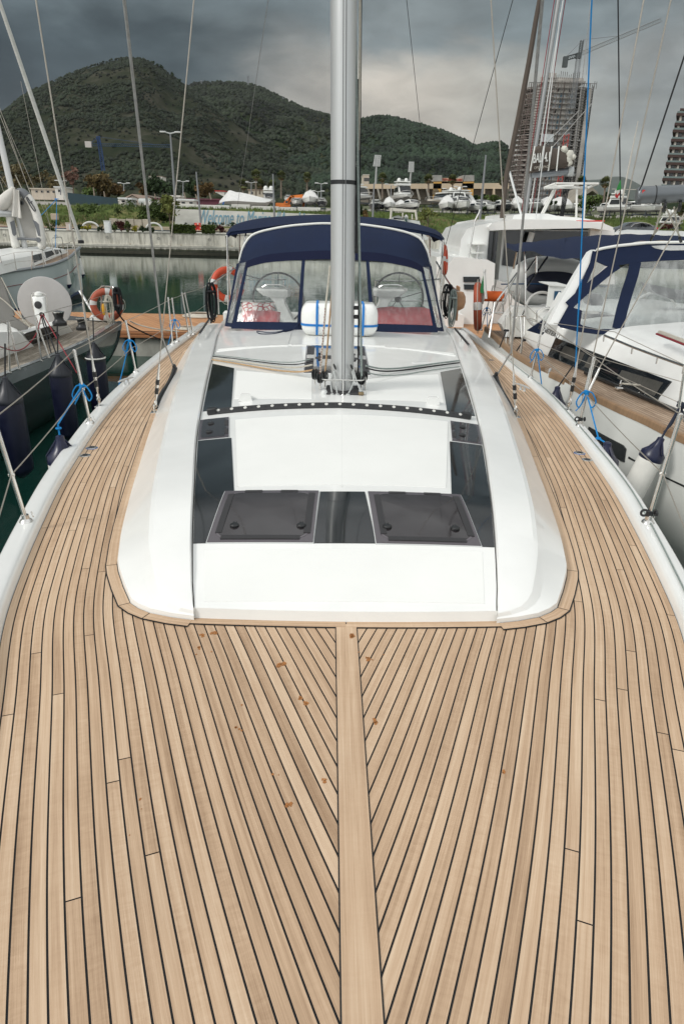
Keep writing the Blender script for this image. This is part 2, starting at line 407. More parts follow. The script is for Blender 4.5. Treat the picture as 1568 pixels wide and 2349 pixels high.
for sg in(-1,1):
    for k in range(0,58):
        d0=k*PITCH+GAP/2+(.0 if k else .003); d1=(k+1)*PITCH-GAP/2
        s=-rp.random()*2.5; nxt=s+rp.uniform(1.8,3.4)
        if k>11: nxt=arc[-1]+9 if k>30 else 3.4+rp.random()*3
        tint=(rp.random(),rp.random(),rp.random())
        for i in range(len(edge)-1):
            A,B=edge[i],edge[i+1]
            if A[1]>3.4 and d0>1.35: break
            if (edge[i][0]+nrm[i][0]*d0)<-.02 and (edge[i+1][0]+nrm[i+1][0]*d0)<-.02: continue
            t0,t1=0.,1.; L=arc[i+1]-arc[i]; pieces=[(0.,1.,tint)]
            if arc[i]<=nxt<arc[i+1]:
                tj=(nxt-arc[i])/L; g=.004/L; nt=(rp.random(),rp.random(),rp.random())
                pieces=[(0.,max(0,tj-g/2),tint),(min(1,tj+g/2),1.,nt)]; tint=nt; nxt+=rp.uniform(1.5,3.2)
            for (ta,tb,tt) in pieces:
                if tb-ta<1e-4: continue
                P=[]
                for t,d in((ta,d0),(tb,d0),(tb,d1),(ta,d1)):
                    ex=A[0]+(B[0]-A[0])*t; ey=A[1]+(B[1]-A[1])*t; nx=nrm[i][0]+(nrm[i+1][0]-nrm[i][0])*t; ny=nrm[i][1]+(nrm[i+1][1]-nrm[i][1])*t
                    P.append((ex+nx*d,ey+ny*d,arc[i]+L*t,d))
                P=clip0(P,.0)
                if len(P)<3: continue
                f=list(range(len(P))); f=f if sg<0 else f[::-1]
                m.add([V3(sg*x,y,zdeck(y)+.0035) for x,y,_,_ in P],[f],[(u,v) for _,_,u,v in P],tt)
m.build('teak_deck',TK,yacht,smooth=False)
# king plank
m=MB(); m.grid(lambda u,v:V3(lerp(-.0465,.0465,v),lerp(-.6,2.47,u),zdeck(lerp(-.6,2.47,u))+.0055),20,1); m.build('king_plank_caulking',BLK,yacht)
m=MB(); m.grid(lambda u,v:V3(lerp(-.0425,.0425,v),lerp(-.6,2.47,u),zdeck(lerp(-.6,2.47,u))+.0080),20,1,lambda u,v:(u*3,v*.085),(.62,.3,.4)); m.build('king_plank',TK,yacht)
# ---- coachroof geometry
HC=[(2.44,.042),(2.52,.058),(2.96,.155),(3.44,.245),(4.8,.34),(5.45,.375),(7.,.40),(9.8,.43),(12,.43)]
AC=[(2.3,.004),(2.96,.012),(3.44,.025),(4.5,.07),(5.5,.085),(12,.095)]
def hcr(Y): return crv(HC,Y)
BK=[(2.4,.65),(12,1.5)]
def bk(Y): return crv(BK,Y)
def zr(x,Y): return zdeck(Y)+hcr(Y)-crv(AC,Y)*(x/max(.3,bk(Y)))**2
def onroof(px,py,off=0.):
    h=.3
    for _ in range(14):
        p=deckp(px,py,h+off); Y=min(12,max(2.3,p.y)); h=.5*h+.5*(zr(p.x-XC,Y)-zdeck(Y))
    return (p.x-XC,p.y)
bp_=[]
for q in [(443,1421),(443,1330),(443,1247),(447,1130),(454,1012),(464.5,946),(488,834),(515,752)]:
    x,y=onroof(*q); bp_.append((y,-x))
BK=[(bp_[0][0]-.3,bp_[0][1]-.003)]+bp_+[(12,bp_[-1][1]+.03)]
YF=deckp(784,1427).y; YROOF=10.6
yfront=lambda x:YF+(x/.66)**2*.02
m=MB()
def ctr(u,v):
    x=lerp(-1,1,v); Y0=yfront(x*.65); Y=Y0+(YROOF-Y0)*u**1.35; return V3(x*bk(Y),Y,zr(x*bk(Y),Y))
m.grid(ctr,70,24)
m.grid(lambda u,v:V3(lerp(-1,1,v)*.655,yfront(lerp(-1,1,v)*.65)-(0.010*(1-u)),lerp(zdeck(2.5),zr(0,YF),u)+0),2,24)
# wings
opx=[(451,1419),(442.7,1425),(395,1419),(345,1409),(318,1398),(300,1386),(284,1350),(272.6,1316),(270,1298)]
out=[(-(deckp(*q).x-XC),deckp(*q).y) for q in opx]
out[0]=(bk(YF)+.002,out[1][1]-.002)
side=[out[-1],(1.199,3.37),(1.278,3.79),(1.346,4.17),(1.40,4.5),(1.485,5.0),(1.595,5.68),(1.72,6.5),(1.80,7.1),(1.92,8.0),(2.017,8.8),(2.085,9.42),(2.20,10.5),(2.30,11.7)]
sk=[(b,a) for a,b in side]
Yc=out[-1][1]
base=list(out)+[(crv(sk,Yc+(YROOF-Yc)*(i/60)**1.2),Yc+(YROOF-Yc)*(i/60)**1.2) for i in range(1,61)]
IY=[YF+.012,YF+.016,YF+.03,YF+.06,YF+.10,YF+.16,YF+.28,YF+.42,Yc]
for sg in(-1,1):
    R=[]
    for i,(x,Y) in enumerate(base):
        Yi=IY[i] if i<9 else Y
        b=bk(Yi)+.004; hz=zdeck(Yi)+hcr(Yi)-crv(AC,Yi)
        up=min(1.,max(0,(Yi-YF)/.7+.25))
        P=[]
        def pt(f,z,Y_=None):
            xx=lerp(x,b,f); yy=lerp(Y,Yi,f); P.append(V3(sg*xx,yy,z))
        zb=zdeck(Y); hh=hz+.024*min(1,max(0,(Yi-YF-.01)/.25)*.8+.2)
        pt(0,zb-.004); pt(.004,zb+.03*(.4+.6*up)); pt(.02,zb+.045*(.5+.5*up)); 
        hr=hh-zb
        pt(.30,zb+hr*.60); pt(.40,zb+hr*.80); pt(.44,zb+hr*.88); pt(.50,zb+hr*.93); pt(.90,hh+.004); pt(.975,hh+.004); pt(.995,hh-.006); pt(1.0,hz-.012)
        R.append(P)
    m.loft(R if sg>0 else R[::-1],closed=False)
croof=m.build('coachroof',WH,yacht,ang=15)
# teak margin around the coachroof front
ring=[(x,Y) for x,Y in out[1:]]+[(crv(sk,Yc+.25*i),Yc+.25*i) for i in range(1,29)]
def offs(pl,d):
    r=[]
    for i in range(len(pl)):
        a=pl[max(0,i-1)];b=pl[min(len(pl)-1,i+1)];dx,dy=b[0]-a[0],b[1]-a[1];l=math.hypot(dx,dy)
        r.append((pl[i][0]+dy/l*d,pl[i][1]-dx/l*d))
    return r
mk=MB();mp=MB()
frontc=[(t*.66/8,yfront(t*.66/8)) for t in range(9)]
for sg in(-1,1):
    for pl,segs in((frontc,[(0,8)]),(ring,[(0,2),(2,4),(4,7),(7,15),(15,22),(22,len(ring)-1)])):
        o1=offs(pl,.003);o2=offs(pl,.052);ob=offs(pl,.0575)
        zz=.0068 if pl is ring else .006
        mk.add([V3(sg*p[0],p[1],zdeck(p[1])+zz) for p in offs(pl,-.02)]+[V3(sg*p[0],p[1],zdeck(p[1])+zz) for p in ob],[((i,i+1,i+1+len(pl),i+len(pl)) if sg<0 else (i,i+len(pl),i+1+len(pl),i+1)) for i in range(len(pl)-1)])
        for a,b in segs:
            q1=o1[a:b+1];q2=o2[a:b+1];nn=len(q1);g=.0022
            def tr(p,q): 
                l=math.hypot(q[0]-p[0],q[1]-p[1]); return (p[0]+(q[0]-p[0])*g/l,p[1]+(q[1]-p[1])*g/l)
            q1=[tr(q1[0],q1[1])]+q1[1:-1]+[tr(q1[-1],q1[-2])];q2=[tr(q2[0],q2[1])]+q2[1:-1]+[tr(q2[-1],q2[-2])]
            tt=(rp.uniform(.3,.7),rp.random(),rp.random())
            mp.add([V3(sg*p[0],p[1],zdeck(p[1])+zz+.0022) for p in q1]+[V3(sg*p[0],p[1],zdeck(p[1])+zz+.0022) for p in q2],[((i,i+1,i+1+nn,i+nn) if sg<0 else (i,i+nn,i+1+nn,i+1)) for i in range(nn-1)],[(i*.08,0) for i in range(nn)]+[(i*.08,.05) for i in range(nn)],tt)
mk.build('deck_margin_caulking',BLK,yacht,smooth=False); mp.build('deck_margin',TK,yacht,smooth=False)
# drips of varnish on the foredeck
mv=mat('varnish_stain',(.34,.135,.035),.5,vary=.3,vscale=60)
mdr=MB(); rs=random.Random(3)
for (px,py,sz) in [(462,1455,9),(490,1452,13),(452,1487,12),(484,1492,8),(452,1500,5),(643,1523,14),(690,1600,10),(703,1612,11),(554,1616,6),(545,1670,11),(553,1676,7),(742,1790,9),(663,1845,12),(624,1773,7),(638,1777,4),(803,1458,12),(845,1510,11),(853,1513,7),(860,1653,11),(1155,1768,9),(322,1835,7),(325,1855,4),(300,1915,6),(820,1495,5),(880,1500,4)]:
    for q in range(3 if sz>8 else 1):
        c=deckp(px+rs.uniform(-.5,.5)*sz,py+rs.uniform(-.4,.4)*sz,.0095 if abs(px-800)<25 else .0045); r=sz*c.y/1565*.72*rs.uniform(.5,1.)
        a0=rs.random()*6; n=11; ring_=[c+Vector((math.cos(a0+2*pi*k/n)*r*rs.uniform(.4,1.15),math.sin(a0+2*pi*k/n)*r*1.3*rs.uniform(.4,1.2),0)) for k in range(n)]
        for v in ring_: v.z=c.z-SL*(v.y-c.y)
        mdr.add([c]+ring_,[(0,1+k,1+(k+1)%n) for k in range(n)])
mdr.each('varnish_drip',mv,yacht,smooth=False)
# ---- windows / hatches as patches on the roof
def q4(pts,off=0.): return [onroof(x,y,off) for x,y in pts]
def mir(c4): return [(-x,y) for x,y in (c4[1],c4[0],c4[3],c4[2])]
def bil(c,u,v):
    (a,b),(c1,d),(e,f),(g,h)=c  # TL TR BR BL ; u down, v right
    x=lerp(lerp(a,c1,v),lerp(g,e,v),u); y=lerp(lerp(b,d,v),lerp(h,f,v),u); return x,y
def patch(m,c,off,nu=8,nv=8,u0=0,u1=1,v0=0,v1=1,rot=0,edge=True):
    def fn(u,v):
        x,y=bil(c,lerp(u0,u1,u),lerp(v0,v1,v)); return V3(x,y,zr(x,y)+off)
    m.slab(lambda u,v:fn(u,v)-Vector((0,0,off+.01)),nu,nv,(0,0,off+.01))
def inset(c,d):
    cx=sum(p[0] for p in c)/4;cy=sum(p[1] for p in c)/4; w=abs(c[1][0]-c[0][0]+c[2][0]-c[3][0])/2; h=abs(c[0][1]+c[1][1]-c[2][1]-c[3][1])/2
    return [(cx+(x-cx)*(1-2*d/w),cy+(y-cy)*(1-2*d/h)) for x,y in c]
aft=q4([(487.7,834.5),(537,845),(530.6,936),(465.5,944)])
ven=q4([(459,965.5),(524.7,958.5),(524.7,1004),(454.5,1011)])
sid1=q4([(454.5,1012),(530.6,1005),(537,1129),(447.5,1129)]); sid2=q4([(447.5,1129),(516,1129),(474,1246),(443.8,1246.5)])
hat=q4([(516.8,1129),(730.5,1128),(717.5,1246),(474.5,1246)])
cen=q4([(734.5,1128.4),(836,1128.6),(861.4,1246.5),(719.7,1246)])
for c4 in (aft,sid1,sid2): pass
m=MB()
for c in (aft,mir(aft)): patch(m,c,.004,10,6)
for c in (sid1,mir(sid1)): patch(m,c,.004,10,6)
for c in (sid2,mir(sid2)): patch(m,c,.004,8,6)
patch(m,cen,.004,8,8)
m.each('roof_window',DG,yacht,ang=20)
def rpatch(m,c,off,rad=.14):
    P=[]
    for cu,cv,a0 in ((0,0,pi),(0,1,pi*1.5),(1,1,0),(1,0,pi*.5)):
        for k in range(7):
            a=a0+k*pi/12; u=(rad if cu==0 else 1-rad)-math.cos(a+pi)*0; 
            uu=(rad if cu==0 else 1-rad)+rad*(-abs(math.cos(k*pi/12)) if cu==0 else abs(math.cos(k*pi/12))) if (cu+cv)%2==0 else (rad if cu==0 else 1-rad)+rad*(-abs(math.sin(k*pi/12)) if cu==0 else abs(math.sin(k*pi/12)))
            vv=(rad if cv==0 else 1-rad)+rad*(-abs(math.sin(k*pi/12)) if cv==0 else abs(math.sin(k*pi/12))) if (cu+cv)%2==0 else (rad if cv==0 else 1-rad)+rad*(-abs(math.cos(k*pi/12)) if cv==0 else abs(math.cos(k*pi/12)))
            x,y=bil(c,uu,vv); P.append(V3(x,y,zr(x,y)+off))
    P=[p for p in P]; x,y=bil(c,.5,.5); o=V3(x,y,zr(x,y)+off)
    ang_=sorted(range(len(P)),key=lambda i:math.atan2(P[i].y-o.y,P[i].x-o.x)); P=[P[i] for i in ang_]; n=len(P)
    vs=[o];fs=[(0,1+i,1+(i+1)%n) for i in range(n)]
    for r_ in (.25,.5,.75,1.):
        for p in P: q=o.lerp(p,r_); q.z=zr(q.x-XC,q.y)+off; vs.append(q)
    vs+=[p-Vector((0,0,.006)) for p in vs[-n:]]
    for g in range(4): fs+=[(1+g*n+i,1+(g+1)*n+i,1+(g+1)*n+(i+1)%n,1+g*n+(i+1)%n) for i in range(n)]
    m.add(vs,fs)
def hatch(c,strips,hand,name='deck_hatch',wide=True):
    m=MB(); patch(m,inset(c,-.004),.005,8,10); fr=m.build(name,GREYW,yacht,ang=20)
    m=MB(); patch(m,c,.009,8,10); m.build('hatch_border',HFR,fr,ang=20)
    for nm_,d_,o_,mm_ in (('hatch_rim_highlight',.026 if wide else .013,.0105,HRIM),('hatch_pane',.036 if wide else .018,.0122,DG2)):
        m=MB(); rpatch(m,inset(c,d_),o_); m.build(nm_,mm_,fr,ang=20)
    m=MB()
    for (u0,u1,v0,v1) in strips: patch(m,c,.0145,6,6,u0,u1,v0,v1)
    m.each('grip_strip',BPW,fr,ang=20)
    for (u,v) in hand:
        x,y=bil(c,u,v); z=zr(x,y)+.0115
        m=MB(); m.lathe(V3(x,y,z-.002),[(.022,0),(.023,.008),(.018,.013),(.0,.014)],16,cap=False); m.box(V3(x-.006,y+.024,z+.004),(.006,.03,.008),bev=.002); m.box(V3(x+.006,y+.024,z+.004),(.006,.03,.008),bev=.002); m.build('handle',BP,fr)
S1=[(.10,.86,.055,.115),(.08,.86,.90,.965),(.905,.965,.12,.87),(.015,.06,.22,.40),(.015,.06,.60,.78)]
for cc in (hat,mir(hat)): hatch(cc,S1,[(.74,.22 if cc is hat else .13),(.74,.87 if cc is hat else .80)])
for cc in (ven,mir(ven)): hatch(cc,[(.2,.45,.86,.97),(.6,.85,.86,.97)] if cc is ven else [(.2,.45,.03,.14),(.6,.85,.03,.14)],[(.30,.40),(.72,.36)],wide=False)
mh=q4([(703,793.5),(836,795),(848.5,861),(696.5,856)])
MIRR=mat('hatch_glass_mirror',(.02,.022,.025),.05,coat=.5)
hatch(mh,[(.06,.40,.02,.14),(.55,.95,.02,.14),(.06,.40,.86,.98),(.55,.95,.86,.98),(.44,.50,.2,.8),(.5,.56,.16,.84)],[(.38,.24),(.6,.24),(.38,.78),(.6,.78)],wide=False)
# seams and non-skid panels
m=MB()
ns=[q4([(540,963),(1026,967),(1022,1118),(545,1116)]),q4([(470,1262),(1105,1266),(1110,1385),(468,1380)])]
xm=(abs(ns[0][0][0])+abs(ns[0][1][0]))/2
for c in ns: patch(m,c,.0022,14,20)
for c in [q4([(543,850),(715,868),(715,915),(537,915)]),]:
    patch(m,c,.002,8,8); patch(m,mir(c),.002,8,8)
m.each('nonskid_panel',WH2,yacht,ang=25)
# moulded seams
m=MB()
for pts in [[(784,952),(784,1118)],[(540,963),(545,1117)],[(1027,968),(1022,1119)],[(543,850),(537,915)],[(1023,856),(1030,922)],[(543,850),(700,866)],[(1023,856),(870,868)]]:
    P=[onroof(*p) for p in pts]; q=[]
    for a,b in zip(P,P[1:]): q+=[(lerp(a[0],b[0],k/8),lerp(a[1],b[1],k/8)) for k in range(9)]
    m.tube([V3(x,y,zr(x,y)+.001) for x,y in q],.0028,4,flat=.6)
m.each('moulded_seam',mat('seam_shadow',(.66,.67,.65),.6),yacht)
# raised aft roof panels with grooves
m=MB()
for c in [q4([(523,761),(668,764),(660,793),(500,802)]),q4([(674,764),(905,766),(912,796),(668,793)])]: patch(m,c,.010,8,10)
c=q4([(523,761),(668,764),(660,793),(500,802)]); patch(m,mir(c),.010,8,10)
m.each('roof_panel',WH,yacht,ang=25)
# rope-trunk mouldings running from the mast to the roof edges
m=MB()
for sg in(-1,1):
    for (a,b,r) in [(onroof(497,806),onroof(700,790),.012),(onroof(497,822),onroof(600,826),.010)]:
        pts=[V3(sg*-lerp(-a[0],-b[0],t)*1.,lerp(a[1],b[1],t),zr(lerp(a[0],b[0],t),lerp(a[1],b[1],t))+.000) for t in [i/8 for i in range(9)]]
        m.tube(pts,r,8,flat=.8)
m.each('roof_moulding',WH,yacht)
# two small vent mouldings
for sg in(-1,1):
    x,y=onroof(565,915); x=-abs(x) if sg<0 else abs(x); m=MB(); z=zr(x,y)
    rr=[]
    for t,w_,h_ in [(0,.085,.065),(.04,.078,.060),(.12,.06,.03),(.19,.045,.006)]:
        rr.append([V3(x+q*w_,y-.07+t,z+hh-.004) for q,hh in [(-.65,0),(-.5,h_*.85),(-.38,h_),(.38,h_),(.5,h_*.85),(.65,0)]])
    m.loft(rr,closed=False); m.add(rr[0],[(0,1,2,3,4,5)]); m.build('vent_moulding',WH,yacht,ang=35)
# genoa track
tp=[(473,947),(522,942),(586.5,935),(648,931),(712,928.6),(776.5,927.5),(838,930),(902,933.4),(964,940),(1028,947),(1078,953)]
tw=[onroof(a,b,.02) for a,b in tp]
ty=[(x,y) for x,y in tw]
m=MB(); 
def trk(x): 
    xs=abs(x); yy=crv([(0,tw[5][1]),(.25,(tw[4][1]+tw[6][1])/2+0),(.5,(tw[3][1]+tw[7][1])/2),(.98,(tw[0][1]+tw[10][1])/2)],xs); return yy
rr=[]
for i in range(41):
    x=lerp(-.99,.99,i/40); y=trk(x); z=zr(x,y)
    rr.append([V3(x,y+a,z+b) for a,b in [(-.028,-.005),(-.028,.007),(-.024,.012),(.016,.034),(.022,.031),(.022,-.005)]])
m.loft(rr); tr_=m.build('genoa_track',BP,yacht,ang=25)
for sg in(-1,1):
    x=sg*.965; m=MB(); m.box(V3(x,trk(x),zr(x,trk(x))+.024),(.07,.06,.046),ry=sg*.13,bev=.006); m.build('track_end_stop',BP,tr_)
m=MB()
for i in range(-9,10):
    x=i*.102; y=trk(x); sl=.19*x
    c=V3(x,y-.002,zr(x,y)+.0236); ax=Vector((sl,-.55,1)).normalized(); m.lathe(c,[(.013,0),(.013,.003),(.006,.0035),(.004,.001)],12,ax)
m.each('track_bolt',mat('bolt_head',(.62,.62,.58),.3,.3),tr_)
m=MB()
for i in range(-9,9):
    x=(i+.5)*.102; y=trk(x); m.lathe(V3(x,y-.002,zr(x,y)+.0236),[(.008,0),(.008,.0015)],10,Vector((.19*x,-.55,1)))
m.each('track_hole',BLK,tr_)
# stanchions & lifelines
def steelpost(base,top,r=.0125,ro=True,n=10,foot=True,name='stanchion',par=yacht):
    base=Vector(base);top=Vector(top); m=MB(); m.tube([base,top],r,n); 
    m.lathe(top,[(r*1.15,-.03),(r*1.2,0),(r*.6,.008),(0,.009)],n,top-base,cap=False)
    if foot: m.lathe(base-Vector((0,0,.004)),[(.034,0),(.036,.006),(.030,.016),(.020,.024),(.018,.045)],18)
    d=(top-base).normalized(); mid=base.lerp(top,.47); side_=Vector((1,0,0)); m.torus(mid-side_*r,.007,.003,(1,0,0),12,6); m.torus(mid+side_*r,.007,.003,(1,0,0),12,6)
    if ro: m.torus(base+Vector((.03,.02,.035)),.016,.0018,(1,.4,.3),16,5)
    return m.build(name,ST,par)
stl=[((61,1196),(-14,960)),((207,969),(170.5,803)),((312,853),(289,736)),((396,789),(386,683)),((407,783),(395,684)),((434,770),(418,672)),((444,767),(424,672)),((482,728),(473,655))]
stL=[];stR=[]
for b,t in stl:
    B=deckp(b[0],b[1],.058); T=atY(t[0],t[1],B.y+.0); stL.append((B,T)); steelpost(B,T,.0125 if B.y<8 else .012,B.y<7)
strr=[((1484,1198),(1560,950)),((1328,976),(1361,820)),((1216,866),(1246,736)),((1175,785),(1193,660)),((1158,778),(1175,668)),((1102,757),(1130,655)),((1112,763),(1150,670))]
for b,t in strr:
    B=deckp(b[0],b[1],.058); T=atY(t[0],t[1],B.y); stR.append((B,T)); steelpost(B,T,.0125 if B.y<8 else .012,B.y<7)
def lifeline(pts,name='lifeline',r=.0035,m_=WIRE):
    m=MB(); q=[]
    for a,b in zip(pts,pts[1:]): q+=sag(a,b,.012,6)[:-1]
    q.append(pts[-1]); m.tube(q,r,6); return m.build(name,m_,yacht)
bowL=Vector((XC-.45,-.6,zdeck(0)+.66));bowR=Vector((XC+.45,-.6,zdeck(0)+.66))
b0=[Vector((XC-.75,.4,zdeck(0)+.64)),stL[0][1],stL[1][1],stL[2][1],stL[4][1],stL[6][1],stL[7][1]]
lifeline(b0); lifeline([b0[0]-Vector((0,0,.31))]+[a.lerp(b,.47) for a,b in [stL[0],stL[1],stL[2],stL[4],stL[6],stL[7]]])
b1=[Vector((XC+.75,.4,zdeck(0)+.64)),stR[0][1],stR[1][1],stR[2][1],stR[4][1],stR[5][1]]
lifeline(b1); lifeline([b1[0]-Vector((0,0,.31))]+[a.lerp(b,.47) for a,b in [stR[0],stR[1],stR[2],stR[4],stR[5]]])
# furling line along the starboard gunwale, held by two black leads
fl=[]
for Y in [.2+i*.35 for i in range(20)]:
    fl.append(V3(wdk(Y)+.06,Y,zdeck(Y)+.066))
m=MB(); m.tube([V3(wdk(Y)+.062+.012*math.sin(Y*1.9),Y,zdeck(Y)+.066) for Y in [.0+k*.15 for k in range(66)]],.0045,6); m.build('furling_line',RG,yacht)
for k in (0,1):
    b=stR[k][0]; m=MB(); m.torus(b+Vector((-.032,0,.06)),.018,.007,(0,1,0),16,8); m.box(b+Vector((.0,0,.06)),(.035,.03,.035),bev=.006); m.torus(b+Vector((.035,0,.06)),.014,.007,(1,0,0),16,8); m.build('line_lead',BP,yacht)
# cleats
def cleat(par,c,rz,s=1.,m_=ALU,name='cleat'):
    m=MB(); R=Matrix.Rotation(rz,3,'Z'); c=Vector(c)
    pts=[(-.13,0,.045),(-.09,0,.05),(0,0,.052),(.09,0,.05),(.13,0,.045)]
    m.tube([c+R@Vector(p)*s for p in pts],[.008*s,.014*s,.016*s,.014*s,.008*s],8,flat=.7)
    for q in(-.035,.035): m.lathe(c+R@Vector((q,0,0))*s,[(.018*s,0),(.011*s,.02*s),(.012*s,.045*s)],10)
    return m.build(name,m_,par)
p=deckp(290,880,.058); cleat(yacht,p,1.2); p=deckp(1197,895,.058); cleat(yacht,p,1.9)
# deck fillers
for (px,py,blue) in [(211,1027,1),(196,1045,0),(1328,1039,1),(1345,1055,0),(1126,826,0)]:
    p=deckp(px,py,.004); m=MB(); m.lathe(p,[(.040,0),(.040,.004),(.034,.006)],24); o=m.build('deck_filler',ST,yacht)
    m=MB(); m.lathe(p,[(.024,.0062),(.023,.0075),(.012,.0078)],20); m.build('filler_cap',BP,o)
    if blue: m=MB(); m.torus(p,.042,.003,(0,0,1),24,6); m.build('filler_ring',BLUEP,o)
# grab rails on coachroof
for pts in ([(457,779),(456,770),(478,745),(481,742)],[(1075,806),(1070,795),(1045,765),(1040,762)]):
    P=[onroof(*pts[0]),onroof(*pts[-1])]
    sg=-1 if pts[0][0]<700 else 1
    def wz(x,y): return zdeck(y)+hcr(y)-.09+.02
    A=V3(P[0][0],P[0][1],0);B=V3(P[1][0],P[1][1],0)
    A=deckp(pts[0][0],pts[0][1],.36);B=deckp(pts[-1][0],pts[-1][1],.38)
    m=MB(); up=Vector((0,0,.05)); q=[A,A+up*.8,A+up*1.2+(B-A)*.03]+[A.lerp(B,t)+up*1.3 for t in(.2,.4,.6,.8)]+[B+up*1.2-(B-A)*.03,B+up*.8,B]
    m.tube(q,.011,8); m.tube([A.lerp(B,.5),A.lerp(B,.5)+up*1.3],.008,8); o=m.build('grab_rail',ST,yacht)
    m=MB(); m.tube([A.lerp(B,t)+up*1.3 for t in(.06,.3,.6,.94)],.0145,8); m.build('rail_grip',BP,o)
# ---- mast
MB0=V3(.0,0,0); mx,my=onroof(785,893); MY=my
mb=V3(mx,my+.02,zr(mx,my)); mtp=atY(788,0,my+.10); mdir=(mtp-mb).normalized(); LM=13.
mast_top=mb+mdir*LM
m=MB(); rr=[]
for h in [0,.02]+[i*1. for i in range(1,14)]:
    c=mb+mdir*h; rr.append([c+Vector((math.cos(t)*.094,math.sin(t)*.135,0)) for t in [2*pi*k/28 for k in range(28)]])
m.loft(rr); mast=m.build('mast',ALU,yacht,ang=50)
m=MB()
for dx in(-.010,.010):
    m.tube([mb+mdir*.02+Vector((dx+.006,-.1335,0)),mast_top+Vector((dx+.006,-.1335,0))],.0035,6)
m.each('mast_seam',mat('mast_groove',(.16,.165,.165),.6,.4),mast)
# band at V y=418
hb=(atY(784,419,my+.07)-mb).length
m=MB(); rr=[[mb+mdir*(hb+d)+Vector((math.cos(t)*.0965,math.sin(t)*.1375,0)) for t in [2*pi*k/28 for k in range(28)]] for d in(-.014,.014)]; m.loft(rr); m.build('mast_band',BLK,mast,ang=50)
# foot plate, deck collar rail
m=MB(); m.box(V3(mx,my-.05,zr(mx,my)+.006),(.27,.30,.018),bev=.008); m.build('mast_step',BPW,yacht)
m=MB(); fr_=V3(mx,my-.02,zr(mx,my)); 
tr=[( -.19,.02,.0),(-.19,.02,.10),(-.175,-.04,.115),(-.15,-.16,.118),(0,-.17,.12),(.15,-.16,.118),(.175,-.04,.115),(.19,.02,.10),(.19,.02,0)]
m.tube(bez([fr_+Vector(q) for q in tr],5),.0055,8); m.tube([fr_+Vector((0,-.17,.12)),fr_+Vector((0,-.19,0))],.0055,8); m.lathe(fr_+Vector((0,-.19,0)),[(.016,0),(.012,.008)],12); m.build('halyard_rail',ST,yacht)
m=MB()
for a,b,c in [((-.075,-.06,.17),(-.10,-.10,.09),(-.085,-.17,.0)),((-.072,-.08,.17),(-.06,-.12,.10),(-.045,-.175,.0)),((.075,-.06,.17),(.085,-.11,.09),(.04,-.175,.0)),((.078,-.05,.20),(.11,-.09,.10),(.145,-.16,.03))]:
    m.tube(bez([fr_+Vector(a),fr_+Vector(b),fr_+Vector(c)],5),.006,7); m.lathe(fr_+Vector(c),[(.018,0),(.018,.006),(.010,.012)],12)
m.each('mast_cable',mat('cable_grey',(.42,.44,.43),.5),yacht,per=2)
m=MB(); m.box(fr_+Vector((.148,-.165,.012)),(.045,.05,.03),bev=.01); m.build('cable_gland',mat('bronze_plate',(.25,.19,.11),.4,.7),yacht)
m=MB(); m.lathe(fr_+Vector((-.15,-.15,0)),[(.03,0),(.028,.015),(.018,.03),(.0,.032)],14,cap=False); m.build('cable_gland',GREYW,yacht)
for sx in(-1,1):
    m=MB(); c=fr_+Vector((sx*.068,-.090,.21)); m.lathe(c,[(.011,0),(.011,.001)],10,(sx*.8,-.8,0),sx=1,sy=2.6); m.build('halyard_exit',BLK,mast)
# track on the starboard side of the mast
m=MB(); s0=.60;  
ztop=(atY(815,176,my)-mb).length; zbt=(atY(815,574,my)-mb).length
m.box(mb+mdir*((ztop+zbt)/2)+Vector((.108,.0,0)),(.026,.034,ztop-zbt),ry=math.atan2(mdir.x,mdir.z),rx=-math.atan2(mdir.y,mdir.z),bev=.004)
m.box(mb+mdir*(zbt)+Vector((.109,0,.0)),(.036,.04,.05),bev=.005); spt=m.build('spinnaker_track',BP,yacht)
antal=textmesh('track_lettering','antal',.04,PIP,frame(mb+mdir*(zbt+ .62)+Vector((.108,-.018,0)),(0,0,-1),(1,0,0)),yacht,extrude=.001,sx=1.1)
# mast clutch / winch bracket on the right
m=MB(); c=atY(816,716,my)+Vector((.012,0,0)); m.box(c+Vector((-.01,0,.035)),(.04,.03,.03),bev=.006); m.box(c+Vector((-.01,0,-.035)),(.04,.03,.03),bev=.006); m.box(c+Vector((.018,0,0)),(.011,.022,.21),bev=.003); m.build('mast_cleat',BP,yacht)
# ---- running rigging
def rope(pts,r,m_,name,par=yacht,n=6,smooth=True): 
    m=MB(); m.tube(bez(pts,6) if smooth and len(pts)>2 else pts,r,n); return m.build(name,m_,par)
def ext(a,b,f): a=Vector(a);b=Vector(b); return a+(b-a)*f
blk=lambda px,py,dy=0.:V3(*onroof(px,py)[:2],0)
def block(c,ax,r=.032,name='block'):
    m=MB(); c=Vector(c)
    for s in(-1,1): m.lathe(c+Vector(ax).normalized()*s*.011,[(r*.2,-.004),(r*.95,-.004),(r,0),(r*.95,.004),(r*.2,.004)],20,ax)
    m.lathe(c,[(r*.8,-.008),(r*.62,0),(r*.8,.008)],16,ax); o=m.build(name,BP,yacht)
    m=MB(); m.lathe(c,[(r*.22,-.0165),(r*.22,.0165)],12,ax); m.tube([c-Vector((0,0,r)),c-Vector((0,-.01,r+.05))],.007,6); m.torus(c-Vector((0,-.005,r+.035)),.014,.004,(1,0,0),14,6); m.build('shackle',ST,o)
    return o
bz=zr(mx,my)+.13
bl=[atY(722,858,my-.03),atY(734,866,my-.06),atY(745,862,my+.03),atY(821,866,my+.02),atY(829,870,my-.03),atY(835,862,my+.05)]
for i,c in enumerate(bl): block(c,(1,-.35,.1) if i<3 else (1,.35,-.1),.044)
